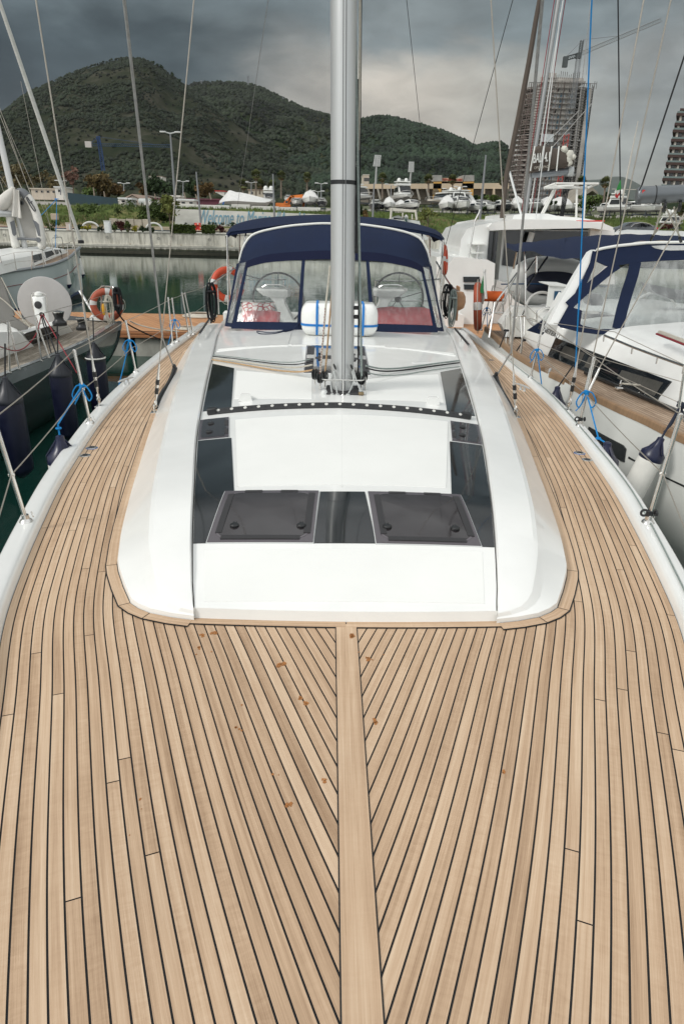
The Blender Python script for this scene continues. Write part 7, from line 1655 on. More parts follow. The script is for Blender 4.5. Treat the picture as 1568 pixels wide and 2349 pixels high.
# ---------------------------------------------------------------- stored boats
WRAP=mat('shrink_wrap',(.62,.62,.60),.4,vary=.08,vscale=2,bump=.8,bscale=3); HD=mat('hull_black',(.02,.022,.028),.25); HGY=mat('hull_grey',(.28,.29,.28),.3); HCR=mat('hull_cream',(.66,.62,.54),.3); BOT=mat('bottom_grey',(.20,.205,.20),.7,vary=.2,vscale=1); HWT=mat('hull_white',(.64,.65,.62),.3,vary=.05,vscale=.6)
LBL=[]
def boat(x,yb,w_px,h_px,Y,cf,lab,style='cruiser',hull=None,rz=0.,Lr=3.2,bot=BOT,k=.2559):
    """bow toward the viewer when rz=0; w_px beam, h_px overall height in crop px"""
    w_px*=1.12; h_px*=1.12; c=atY(*cf(x,yb),Y); s=k*Y/1565; W=w_px*s; Hh=h_px*s; L=W*Lr; t=thing('stored_boat',lab,'boat',c,'boats stored ashore behind the bank',rz); hull=hull or HWT
    def pr(f): return f
    hk=Hh*(.22 if style!='sail' else .3); hs=Hh*(.52 if style!='fly' else .36)
    def mk(): return MB()
    T=lambda x_,y_,z_:Vector((x_*W/2,y_*L,z_*Hh))
    st=[(0.,.02,1.10),(.06,.38,1.06),(.16,.68,1.02),(.32,.92,1.0),(.6,1.,.97),(1.,.95,.95)]
    def ring_(y,b_,sh,lo,hi):
        out=[];zk=.16+ .10*max(0,1-y*6)
        P=[(0,zk),(b_*.45,zk+.05),(b_*.82,zk+(hs/Hh-zk)*.40),(b_*1.0,hs/Hh*sh)]
        return [T(-x_,y,z_) for x_,z_ in P[::-1]]+[T(x_,y,z_) for x_,z_ in P[1:]]
    m=mk(); R=[ring_(y,b_,sh,0,0) for y,b_,sh in st]; m.loft(R,closed=False,cap=False); m.add([R[-1][i] for i in range(7)],[tuple(range(7))]); m.cur=0
    ho=m.build('hull',hull,t,ang=60,world=False)
    m=mk(); R2=[[r[1]*1.0+Vector((0,-.0,0)),r[2]-Vector((0,.0,.0)),r[3],r[4],r[5]] for r in R]; R2=[[p+ (p-Vector((0,p.y,Hh*.5))).normalized()*.02 for p in r[0:]] for r in R2]; m.loft([[r[0].lerp(r[1],.35),r[1],r[2],r[3],r[4].lerp(r[3],.35)] for r in R2],closed=False); m.build('hull_bottom',bot,t,ang=60,world=False)
    if style!='wrap':
        m=mk(); m.loft([[r[0]*1.012+Vector((0,0,-.02)),r[0]*1.012+Vector((0,0,.06))] for r in R],closed=False); m.loft([[r[-1]*1.012+Vector((0,0,.06)),r[-1]*1.012+Vector((0,0,-.02))] for r in R],closed=False); m.build('rub_rail',HGY if hull is not HGY else HWT,t,world=False)
        m=mk(); m.loft([[r[0],r[-1]] for r in R],closed=False); m.build('deck',HWT,t,world=False)
    ht=hs/Hh
    if style=='wrap':
        m=mk(); rr=[]
        for (y,b_,sh),pk in zip(st,(1.10,.98+.0,.9,1.6,1.75,1.55)):
            zt=min(1.,ht*pk+.04) if pk<1.2 else {1.6:.94,1.75:1.,1.55:.8}[pk]
            b_=max(.04,b_); rr.append([T(-b_*1.03,y,ht*sh-.05),T(-b_*1.0,y,ht*sh+.03),T(-b_*.6,y,lerp(ht*sh,zt,.7)),T(0,y,zt),T(b_*.55,y,lerp(ht*sh,zt,.66)),T(b_*1.0,y,ht*sh+.03),T(b_*1.03,y,ht*sh-.05)])
        m.loft(rr,closed=False); m.add(rr[-1],[tuple(range(7))]); m.build('shrink_wrap',WRAP,t,ang=25,world=False)
    else:
        lv=[(ht,.28,.92,.78)] ; tall=style in('fly',)
        top=.80 if style!='sail' else .72
        m=mk(); rr=[]
        for y,b_,z_ in [(.14,.30,ht+.01),(.24,.60,ht+.10),(.34,.70,top),(.55,.72,top+.03),(.85,.68,top-.02),(.92,.66,ht)]:
            rr.append([T(-b_,y,ht-.02),T(-b_*.96,y,lerp(ht,z_,.7)),T(-b_*.7,y,z_),T(b_*.7,y,z_),T(b_*.96,y,lerp(ht,z_,.7)),T(b_,y,ht-.02)])
        m.loft(rr,closed=False); m.build('cabin',HWT,t,ang=30,world=False)
        m=mk(); f=[(.255,.56,lerp(ht+.10,top,.12)),(.335,.62,lerp(ht+.10,top,.88))]
        m.prism([T(-f[0][1],f[0][0]-.012,f[0][2]),T(f[0][1],f[0][0]-.012,f[0][2]),T(f[1][1],f[1][0]-.012,f[1][2]),T(-f[1][1],f[1][0]-.012,f[1][2])],(0,-.04,.02)); m.build('windscreen',DG,t,world=False)
        for s_ in(-1,1):
            m=mk(); m.prism([T(s_*.715,.34,lerp(ht,top,.35)),T(s_*.73,.78,lerp(ht,top,.35)),T(s_*.66,.74,lerp(ht,top,.82)),T(s_*.66,.38,lerp(ht,top,.82))],(s_*.04,0,0)); m.build('side_window',DG,t,world=False)
        m=mk(); m.tube([T(-.85,.20,ht+.10),T(-.5,.06,ht+.17),T(0,.0,ht+.2),T(.5,.06,ht+.17),T(.85,.20,ht+.10)],.035,5)
        for x_,y_ in((-.85,.2),(-.5,.06),(.5,.06),(.85,.2)): m.tube([T(x_,y_,ht),T(x_,y_,ht+.13)],.03,4)
        m.build('bow_rail',ST,t,world=False)
        if style=='arch':
            m=mk(); q=bez([T(-.72,.62,top),T(-.62,.66,.97),T(-.3,.68,1.),T(.3,.68,1.),T(.62,.66,.97),T(.72,.62,top)],4); m.tube(q,W*.035,6); m.build('radar_arch',HWT,t,world=False)
        if style=='fly':
            m=mk(); rr=[[T(-b_,y,z0),T(-b_*1.02,y,z1),T(b_*1.02,y,z1),T(b_,y,z0)] for y,b_,z0,z1 in [(.30,.62,.80,.86),(.42,.74,.80,.90),(.8,.74,.80,.90)]]; m.loft(rr,closed=False); m.add(rr[0],[(0,1,2,3)]); m.box(T(0,.62,.99),(W*.80,L*.28,.12*1.2),bev=.04)
            for x_ in(-.7,.7): m.tube([T(x_*.55*2*.9,.55,.88),T(x_*.9,.6,.99)],.07,5)
            m.build('flybridge',HWT,t,ang=30,world=False)
            m=mk(); m.lathe(T(-.4,.6,1.0),[(.3,0),(.35,.25),(.2,.5),(0,.55)],10,cap=False); m.lathe(T(.4,.6,1.0),[(.3,0),(.35,.25),(.2,.5),(0,.55)],10,cap=False); m.tube([T(0,.6,1.),T(0,.6,1.1)],.06,5); m.each('radar_dome',HWT,t,ang=60,world=False)
    m=mk()
    for y_ in(.2,.75):
        for s_ in(-1,1): m.tube([T(s_*.55,y_,-.03),T(s_*.5,y_,.3)],.06,5)
    m.box(T(0,.2,.0),(W*.8,.2,.2)); m.box(T(0,.75,.0),(W*.8,.2,.2)); m.build('cradle',mat('cradle_dark',(.06,.07,.08),.8),t,world=False)
    return t
BL_=[(180,432,215,130,108,'white cruiser with twin domes just right of the mast','fly',HWT,.9,1.2),(232,515,95,110,100,'black hulled cruiser bow on below the twin dome cruiser','cruiser',HD,0,2.5),(300,500,60,75,104,'small dark speedboat right of the black cruiser','cruiser',HD,.5,2.5),(358,505,92,105,102,'grey bottomed boat shrink wrapped bow on near the thin tree','wrap',HWT,0,2.6),(510,430,135,150,122,'tall white flybridge yacht before the stadium','fly',HWT,0.12,2.4),(600,505,95,100,102,'dark bottomed small white cruiser left of the thin tree','cruiser',HWT,.25,2.6),(480,490,66,70,106,'low white open boat beside the thin arch','wrap',HWT,.2,2.4),(872,522,122,130,101,'wrapped boat with black underside right of the thin tree','wrap',HWT,-.1,2.4),(1035,528,128,150,100,'large bow on cruiser with white radar arch','arch',HWT,.12,2.5),(1122,520,80,95,104,'white and blue wrapped boat beside the large bow on cruiser','wrap',HWT,.1,2.4),(1180,528,98,95,101,'cruiser with dark red boot top right of the wrapped boat','cruiser',HWT,.15,2.3),(1285,520,98,95,101,'sporty cruiser with dark windscreen near the tower','cruiser',HWT,.2,2.4),(1240,470,85,65,112,'white hull behind the sporty cruiser','cruiser',HWT,.3,2.4),(1412,530,115,120,100,'black hulled cruiser with flat top before the tower','cruiser',HD,.1,2.3),(1505,525,95,125,101,'wrapped boat at the foot of the tower with white keel','wrap',HWT,-.1,2.4)]
for i,(x,yb,w,h,Y,lab,stl_,hu,rz,Lr) in enumerate(BL_): boat(x,yb,w,h,Y,cM,lab,stl_,hu,rz,Lr,bot=HD if 'black' in lab or 'dark bottomed' in lab else BOT)
boat(690,452,330,105,118,cM,'large cream motor yacht lying side on behind the thin tree','fly',HCR,-1.25,1.1)
for (x,yb,w,h,Y,lab,stl_,hu,rz,Lr) in [(690,1020,185,190,101,'grey hulled cabin boat under the sail boom','cruiser',HGY,0,2.3),(905,1045,200,200,101,'round wrapped boat with grey bottom under the boom end','wrap',HGY,0.05,2.2),(1165,1035,235,190,101,'broad wrapped white boat behind the catamaran tackle','wrap',HWT,.3,2.0),(1475,1045,200,150,102,'white cruiser seen at an angle behind the green bush','cruiser',HWT,.6,2.2)]: boat(x,yb,w,h,Y,cC,lab,stl_,hu,rz,Lr,k=.1645)
for (x,yb,w,h,Y,lab,stl_,hu,rz,Lr) in [(560,800,130,190,104,'narrow white sailing hull propped ashore near the flag','sail',HWT,.2,2.4),(770,800,175,240,102,'white flybridge boat with small dinghy right of the flag','fly',HWT,.5,1.9),(880,780,300,180,106,'long white cruiser lying side on right of the flag','cruiser',HWT,-1.2,1.),(1130,800,230,190,102,'white boat with navy cockpit canopy below the grey boom','cruiser',HWT,.7,1.8),(1500,980,180,150,86,'white boat with round dome at the right edge behind the sheets','fly',HWT,.3,1.8)]: boat(x,yb,w,h,Y,cP,lab,stl_,hu,rz,Lr,k=.159)
for (x,yb,w,h,Y,lab,stl_,hu,rz,Lr) in [(955,375,100,118,112,'white cruiser with twin domes half behind the dark pole','fly',HWT,.1,2.2),(1203,377,92,80,106,'white cruiser bow on right of the excavator arm','cruiser',HWT,0,2.2),(1320,380,128,125,104,'shrink wrapped tall boat with open cockpit left of the mast','wrap',HWT,0,2.2),(1425,390,80,90,104,'white cruiser with dark hull close to the mast','cruiser',HD,0,2.2),(1122,345,60,72,118,'white cabin boat behind the excavator boom','cruiser',HWT,0,2.2)]: boat(x,yb,w,h,Y,cJ,lab,stl_,hu,rz,Lr)
# large wrapped yacht lying side on
Y=106; a=lambda x,y,dy=0:atY(*cJ(x,y),Y+dy); wb_=thing('stored_boat','very large boat shrink wrapped in white lying side on above the painted wall','boat',a(740,375),'boats stored ashore behind the bank')
up=[(508,345),(512,322),(560,270),(592,228),(610,226),(660,242),(700,245),(780,262),(880,288),(960,305),(978,318)]
lo=[(520,355),(535,362),(600,368),(660,371),(700,373),(780,374),(860,374),(900,373),(930,370),(945,360),(978,320)]
mid=[(508,348),(515,340),(560,325),(600,322),(640,320),(690,322),(770,328),(860,334),(920,335),(955,328),(978,319)]
rr=[]
for u,md,l in zip(up,mid,lo): 
    U=a(*u,2.2);Ml=a(*md,0);Mr=a(*md,4.4);Ll=a(*l,1.2);Lr_=a(*l,3.2); rr.append([Ll,Ml,Ml.lerp(U,.5)+Vector((0,.25,0)),U,Mr.lerp(U,.5),Mr,Lr_])
m=MB(); m.loft(rr,closed=True); m.build('shrink_wrap',WRAP,wb_,ang=25)
m=MB(); m.prism([a(535,355,-.1),a(548,355,-.1),a(555,328,-.1),a(545,328,-.1)],(0,.1,0)); m.build('blue_tape',BLUEP,wb_)
m=MB(); m.prism([a(485,352,-.5),a(612,358,-.5),a(612,370,-.5),a(485,362,-.5)],(0,.1,0)); one('green_barrier',m,mat('barrier_green',(.02,.12,.05),.7),'green sheet barrier under the large wrapped boat','barrier')
# boat with white frame at the quay right of the mast
Y=66.; a=lambda x,y,dy=0:atY(*cM(x,y),Y+dy-4); qb=thing('moored_boat','white motor boat with pale canopy frame at the quay behind the bimini','boat',a(490,700)); 
m=MB(); m.prism([a(380,560),a(620,590),a(635,640),a(700,760),a(330,760),a(350,600)],(0,3,0)); m.build('hull',HWT,qb); m=MB(); m.tube([a(362,580),a(368,490),a(365,478)],.10,6); m.tube([a(595,580),a(585,500)],.10,6); m.prism([a(362,472),a(590,492),a(593,512),a(540,510),a(372,498)],(0,2.2,0)); m.tube([a(470,560),a(470,515)],.06,5); m.tube([a(555,575),a(555,530)],.06,5); m.build('canopy_frame',HCR,qb); m=MB(); m.prism([a(385,575),a(395,552),a(435,540),a(475,560),a(480,580)],(0,1.5,0)); m.build('folded_cover',HGY,qb); m=MB(); m.lathe(a(500,560),[(.12,-.3),(.2,-.1),(.2,.12),(.05,.25)],12); m.build('searchlight',ST,qb)
# car on the promenade
Y=79.; a=lambda x,y,dy=0:atY(*cP(x,y),Y+dy); car=thing('parked_car','dark grey coupe style car parked above the right quay','car',a(850,1080)); CGR=mat('car_paint',(.10,.11,.12),.22,.3,coat=.8)
body=[(505,1055),(510,1030),(545,1000),(600,975),(690,958),(780,905),(850,893),(960,893),(1060,915),(1150,950),(1190,965),(1190,1030),(1180,1060),(1100,1075),(700,1078),(520,1075)]
def crs(pts,k=.0): 
    P=[a(*p) for p in pts]; c=sum(P,Vector())/len(P); return P,c
P,c_=crs(body); m=MB(); m.loft([[Vector((c_.x+(p.x-c_.x)*(1-.03),p.y,c_.z+(p.z-c_.z)*.94)) for p in P],[p+Vector((0,.12,0)) for p in P],[p+Vector((0,1.65,0)) for p in P],[Vector((c_.x+(p.x-c_.x)*.97,p.y+1.8,c_.z+(p.z-c_.z)*.94)) for p in P]]); m.build('body',CGR,car,ang=30)
for nm,pts in (('side_window',[(800,965),(850,925),(925,908),(925,962)]),('side_window',[(935,908),(1020,912),(1035,962),(935,962)]),('side_window',[(1028,915),(1075,930),(1115,958),(1045,962)]),('windscreen',[(700,955),(780,908),(838,900),(785,950)])):
    m=MB(); m.prism([a(*p,-.02) for p in pts],(0,.05,0)); m.build(nm,DG,car)
m=MB(); m.tube([a(*p,-.03) for p in [(795,968),(850,922),(930,904),(1020,908),(1080,928),(1118,960)]],.02,5); m.build('window_trim',ST,car)
for x in(690,1090):
    m=MB(); m.lathe(a(x,1055,-.05),[(.1,.0),(.22,-.01),(.34,0),(.36,.04),(.36,.22)],20,(0,1,0)); w_=m.build('wheel',BP,car); m=MB(); m.lathe(a(x,1055,-.065),[(.20,0),(.21,.01)],16,(0,1,0)); m.build('rim',ST,w_)
m=MB(); m.prism([a(580,1030,-.02),a(630,995,-.02),a(640,1000,-.02),a(610,1035,-.02)],(0,.05,0)); m.build('headlight',mat('headlight_glass',(.6,.6,.58),.1),car)
m=MB(); m.prism([a(1155,975,-.02),a(1190,970,-.02),a(1190,1000,-.02),a(1160,995,-.02)],(0,.05,0)); m.build('tail_light',RED,car); m=MB(); m.box(a(818,968,-.15),(.14,.2,.10),bev=.03); m.build('mirror',CGR,car)
# white arch over boat behind right hood
Y=15; m=MB(); P=[atY(*cP(*p),Y) for p in [(1215,1105),(1230,1070),(1300,1045),(1450,1022),(1568,1025),(1900,1040),(1900,1150),(1500,1135)]]; m.prism(P,(0,2.5,0)); one('moored_boat_roof',m,WH,'rounded white coachroof of a boat behind the right hand sprayhood','boat')
# ---------------------------------------------------------------- stadium
Y=340; a=lambda x,y,dy=0:atY(*cM(x,y),Y+dy); std=thing('stadium','long beige stadium with two yellow entrance towers','stadium',a(900,440))
SBG=mat('stadium_beige',(.52,.42,.30),.85,vary=.12,vscale=.08);SCN=mat('stadium_concrete',(.20,.18,.15),.9,vary=.3,vscale=.1,stretch=(1,1,8));SYL=mat('stadium_yellow',(.56,.32,.09),.85,vary=.08,vscale=.08)
m=MB(); m.prism([a(70,260),a(1420,250),a(1420,302),a(70,302)],(0,14,0)); m.build('upper_band',SBG,std)
m=MB(); m.prism([a(80,302,3),a(1420,302,3),a(1420,440,3),a(80,440,3)],(0,10,0)); m.build('louvred_wall',SCN,std)
m=MB()
for k in range(10): 
    y=312+k*8.; m.box((a(745,y,2.9).x,Y+2.8,a(745,y,2.9).z),(a(1405,y).x-a(85,y).x,.5,.55))
m.each('louvre',mat('louvre_brown',(.30,.255,.20),.9),std)
for x in list(range(150,740,88))+[1190,1280,1370]:
    m=MB(); lean=26 if x<700 else 0; m.prism([a(x,300,-.4),a(x+16,300,-.4),a(x+16+lean,400,-.4),a(x+lean,400,-.4)],(0,2.5,0)); m.build('buttress',SBG if x>700 else mat('buttress_grey',(.30,.28,.24),.9),std)
for x0,x1 in((740,822),(1008,1110)):
    m=MB(); m.loft([[a(x0+ (6 if x0<900 else -2),235),a(x1-2,232),a(x1-14,430),a(x0-4,430)],[a(x0+ (6 if x0<900 else -2),235,14),a(x1-2,232,14),a(x1-14,430,14),a(x0-4,430,14)]]); tw=m.build('entrance_tower',SYL,std,smooth=False)
    m=MB(); m.prism([a(x0+2,180,-.2),a(x1,180,-.2),a(x1,234,-.2),a(x0+4,236,-.2)],(0,14.5,0)); m.build('tower_top',mat('tower_concrete',(.30,.29,.27),.9,vary=.25,vscale=.3),tw)
    m=MB(); cx=x0+26 if x0<900 else x0+24; m.prism([a(cx-14,308,-.3),a(cx+14,308,-.3),a(cx+12,352,-.3),a(cx-15,352,-.3)],(0,.3,0)); m.build('tower_plaque',mat('plaque_pale',(.52,.52,.46),.7),tw)
    m=MB(); m.lathe(a(cx-1,332,-.5),[(.6,0),(1.5,0.),(1.5,.2)],14,(0,1,0)); m.box(a(cx-1,318,-.5),(2.2,.2,.7)); m.build('plaque_emblem',mat('emblem_brown',(.16,.12,.07),.7),tw)
m=MB(); m.prism([a(820,205,2),a(1010,208,2),a(1010,238,2),a(820,236,2)],(0,8,0)); m.prism([a(820,262,2),a(1010,262,2),a(1010,292,2),a(820,292,2)],(0,8,0)); m.build('entrance_gallery',SBG,std)
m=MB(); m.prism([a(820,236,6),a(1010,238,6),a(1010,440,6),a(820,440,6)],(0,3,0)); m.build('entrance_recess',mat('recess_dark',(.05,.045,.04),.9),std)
textmesh('stadium_sign','STADIO COMUNALE ARECHI',1.25,mat('sign_red',(.42,.05,.03),.7),frame(a(915,221,1.8),(1,0,0),(0,0,1)),std,extrude=.1,fit=10.2,bold=.03)
m=MB()
for k in range(7): m.tube([a(830+k*28,262,1.5),a(830+k*28,436,1.5)],.5,5)
m.each('entrance_column',SBG,std)
hut(cM,115,168,268,178,172,360,'pale office block just right of the mast behind the stadium',BW,WW,20,gable=0,wins=6,name='office_block',group=None)
P=[(0,0)]
m=MB(); Y=300; pa=lambda x,y,dy=0:atY(*cP(x,y),Y+dy); m.prism([pa(-40,620),pa(120,460),pa(240,385),pa(325,470),(pa(322,500)),pa(245,440),pa(150,500),pa(90,620)],(0,25,0)); o=m.build('concrete_stand',mat('stand_concrete',(.24,.22,.18),.9,vary=.2,vscale=.2),None); tag(o,'angular concrete grandstand roof beside the scaffolded tower','grandstand')
# ---------------------------------------------------------------- scaffolded tower
Y=400; xb0,xb1=atY(1166,470,Y).x,atY(1333,470,Y).x; zt=atY(1262,200,Y).z; z0=gz(Y)-2; xt0,xt1=atY(1193,205,Y).x+4.5,atY(1369,200,Y).x; xb0+=1.5
twr=thing('scaffolded_tower','unfinished high rise with rounded corners wrapped in scaffolding','building',((xb0+xb1)/2,Y+15,z0)); NF=25
SLB=mat('slab_concrete',(.38,.36,.33),.9,vary=.2,vscale=.2);SHD=mat('shaded_concrete',(.035,.032,.03),.95,vary=.4,vscale=.25);SCF=mat('scaffold_rust',(.13,.10,.09),.8,vary=.3,vscale=.2);SCG=mat('scaffold_grey',(.12,.115,.11),.7)  # core concrete coloured near black, painting the shade between the floors
def plan(cx,hw,hd,n=28,p=2.8): return [Vector((cx+math.cos(t)*hw*sup(t,p),Y+hd+math.sin(t)*hd*sup(t,p),0)) for t in [2*pi*k/n for k in range(n)]]
def fx(f): return lerp((xb0+xb1)/2,(xt0+xt1)/2,f),lerp((xb1-xb0)/2,(xt1-xt0)/2,f)
for i in range(NF+1):
    f=i/NF; cx,hw=fx(f); z=lerp(z0,zt,f); P=[p+Vector((0,0,z)) for p in plan(cx,hw,14)]; m=MB(); m.prism(P,(0,0,.5)); m.build('floor_slab',SLB,twr,ang=50)
m=MB(); cx,hw=fx(0); cx1,hw1=fx(1); m.loft([[p+Vector((0,4,z0)) for p in plan(cx,hw-6,10)],[p+Vector((0,4,zt-2)) for p in plan(cx1,hw1-6,10)]]); m.build('core',SHD,twr,ang=50)
m=MB(); cols=[.16,.3,.38,.48,.56,.66,.80,.9]
for u in cols:
    w_=1.1; m.loft([[Vector((lerp(xb0,xb1,u)+dx,Y+1.+dy,z0)) for dx,dy in((-w_,0),(w_,0),(w_,1.5),(-w_,1.5))],[Vector((lerp(xt0,xt1,u)+dx,Y+1.+dy,zt)) for dx,dy in((-w_,0),(w_,0),(w_,1.5),(-w_,1.5))]])
m.each('column',SLB,twr,smooth=False)
rg=random.Random(8); m=MB();mw=MB();mbr=MB()
for i in range(NF-1):
    f=(i+.5)/NF; x0,x1=lerp(xb0,xt0,f),lerp(xb1,xt1,f); z=lerp(z0,zt,f)+.3
    for u in (.42,.52,.62,.69):
        if rg.random()<.75: mw.box((lerp(x0,x1,u),Y+1.1,z),(2.4,.3,2.2))
    for u in (.44,.60):
        if rg.random()<.6: m.box((lerp(x0,x1,u)+1.7,Y+1.0,z),(.9,.3,2.0))
    for u in (.06,.12,.2,.25,.85):
        if rg.random()<.7: mbr.box((lerp(x0,x1,u),Y+3.2+4*abs(u-.5),z-.2),(3.2,.5,1.9))
mw.each('pale_panel',mat('panel_pale',(.40,.42,.43),.7,vary=.3,vscale=.3),twr); m.each('blue_panel',mat('panel_blue',(.10,.17,.22),.6),twr); mbr.each('infill_block',mat('infill_brown',(.17,.14,.12),.9,vary=.35,vscale=.3),twr)
m=MB();mg=MB()
for side_ in (0,1):
    for k in range(9):
        t=lerp(pi*1.05,pi*1.5,k/8) if side_==0 else lerp(pi*1.5,pi*1.95,k/8)
        q=[]
        for f in (0,.25,.5,.75,1.02): 
            cx,hw=fx(f); q.append(Vector((cx+math.cos(t)*(hw+1.2)*sup(t,2.8),Y+14+math.sin(t)*15.2*sup(t,2.8),lerp(z0,zt+1,f))))
        (m if side_==0 else mg).tube(q,.20,4)
    for i in range(NF*2):
        f=(i+.4)/(NF*2); cx,hw=fx(f); z=lerp(z0,zt+1,f); q=[]
        for k in range(7):
            t=(lerp(pi*1.05,pi*1.42,k/6) if side_==0 else lerp(pi*1.60,pi*1.95,k/6)); q.append(Vector((cx+math.cos(t)*(hw+1.2)*sup(t,2.8),Y+14+math.sin(t)*15.2*sup(t,2.8),z)))
        (m if side_==0 else mg).tube(q,.17,4)
m.build('scaffold',SCF,twr,smooth=False); mg.build('scaffold',SCG,twr,smooth=False)
m=MB()
for u in (.32,.36,.46,.5,.58,.64,.7):
    m.tube([Vector((lerp(xb0,xb1,u),Y-.6,z0)),Vector((lerp(xt0,xt1,u),Y-.6,zt+3))],.14,4)
for i in range(NF): f=(i+.3)/NF; m.tube([Vector((lerp(lerp(xb0,xt0,f),lerp(xb1,xt1,f),.3),Y-.6,lerp(z0,zt,f)+1)),Vector((lerp(lerp(xb0,xt0,f),lerp(xb1,xt1,f),.72),Y-.6,lerp(z0,zt,f)+1))],.12,4)
m.build('scaffold',SCG,twr,smooth=False)
cxt,hwt=fx(1)
m=MB(); m.box((cxt+1,Y+9,zt+3.2),(hwt*1.25,12,.8)); m.box((cxt+1,Y+9,zt+1.5),(hwt*.9,9,3.)); m.box((cxt+1,Y+8,zt+4.6),(hwt*1.3,.5,2.2)); m.box((cxt-5,Y+9,zt+6.4),(5,4,2.2)); m.build('roof_structure',SLB,twr)
m=MB(); rg=random.Random(4)
for k in range(34): 
    x=lerp(xt0,xt1,k/33); z=zt+ (0 if (k<9 or k>24) else 4); m.tube([Vector((x,Y+2,z)),Vector((x,Y+2,z+rg.uniform(1.6,3.6)))],.14,4)
m.tube([Vector((xt0,Y+2,zt+2.2)),Vector((xt0+9,Y+2,zt+2.2))],.14,4); m.tube([Vector((xt1-10,Y+2,zt+2.4)),Vector((xt1,Y+2,zt+2.4))],.14,4); m.build('parapet_scaffold',SCG,twr,smooth=False)
m=MB(); P=[atY(*cD(*p),Y-2) for p in [(428,970),(526,972),(522,1034),(424,1032)]]; m.prism(P,(0,.4,0)); m.build('site_banner',mat('banner_pale',(.50,.53,.54),.7,vary=.2,vscale=.4),twr)
m=MB(); A=atY(*cD(612,1150),Y-4);B=atY(*cD(630,970),Y-4); 
A=atY(*cC(960,880),Y-4)
for dx in(-1.2,1.2): m.tube([A+Vector((dx,0,0)),B+Vector((dx,0,0))],.25,4)
for k in range(20): m.tube([A.lerp(B,k/20)+Vector(((-1)**k*1.2,0,0)),A.lerp(B,(k+1)/20)+Vector((-(-1)**k*1.2,0,0))],.18,4)
m.build('hoist_mast',mat('hoist_red',(.35,.05,.04),.6),twr,smooth=False)
# cranes
def lattice(m,A,B,w,n,r):
    d=(B-A).normalized(); u=d.cross(Vector((0,1,0))).normalized()*w/2; v=Vector((0,w/2,0)); cor=[u+v,u-v,-u-v,-u+v]
    for c in cor: m.tube([A+c,B+c],r,4)
    for k in range(n):
        p,q=A.lerp(B,k/n),A.lerp(B,(k+1)/n)
        for j in range(4): m.tube([p+cor[j],q+cor[(j+1)%4]],r*.7,3)
crn=thing('tower_crane','grey lattice tower crane above the scaffolded high rise','crane',atY(*cD(690,640),Y-3)); CRM=mat('crane_grey',(.20,.21,.22),.6)
a=lambda x,y:atY(*cD(x,y),Y-3)
m=MB(); lattice(m,a(672,760),a(728,340),1.9,28,.11); m.build('crane_mast',CRM,crn,smooth=False)
m=MB(); lattice(m,a(748,325),a(1385,58),1.5,46,.10); m.build('jib',mat('crane_jib',(.26,.27,.27),.6),crn,smooth=False)
m=MB(); lattice(m,a(735,335),a(608,372),1.5,8,.18); m.box(a(617,395),(2.2,2.,4.5)); m.build('counter_jib',mat('crane_dark',(.06,.07,.07),.6),crn,smooth=False)
m=MB(); lattice(m,a(735,335),a(752,222),1.3,8,.15); m.box(a(722,345),(2.5,2,2.2)); m.build('crane_top',mat('crane_dark',(.06,.07,.07),.6),crn,smooth=False)
m=MB(); m.tube([a(758,217),a(1040,186)],.12,4); m.tube([a(750,225),a(612,365)],.12,4); m.tube([a(803,300),a(785,500)],.07,3); m.build('crane_cable',CRM,crn)
Y=330; a=lambda x,y:atY(*crop(0,0,.8929)(x,y),Y); bc=thing('tower_crane','slim blue tower crane at the foot of the left hill','crane',a(460,765)); CB=mat('crane_blue',(.012,.05,.16),.6)
m=MB(); lattice(m,a(464,765),a(448,650),1.2,14,.10); m.build('crane_mast',CB,bc,smooth=False); m=MB(); lattice(m,a(405,648),a(765,654),.9,40,.06); m.build('jib',mat('crane_jib_blue',(.03,.07,.14),.6),bc,smooth=False); m=MB(); lattice(m,a(448,650),a(440,610),1.,5,.15); m.tube([a(440,612),a(700,648)],.06,3); m.tube([a(440,612),a(405,645)],.08,3); m.build('crane_top',CB,bc); m=MB(); m.box(a(398,647),(2.6,1.5,2.3)); m.build('counterweight',mat('counter_pale',(.5,.47,.44),.7),bc)
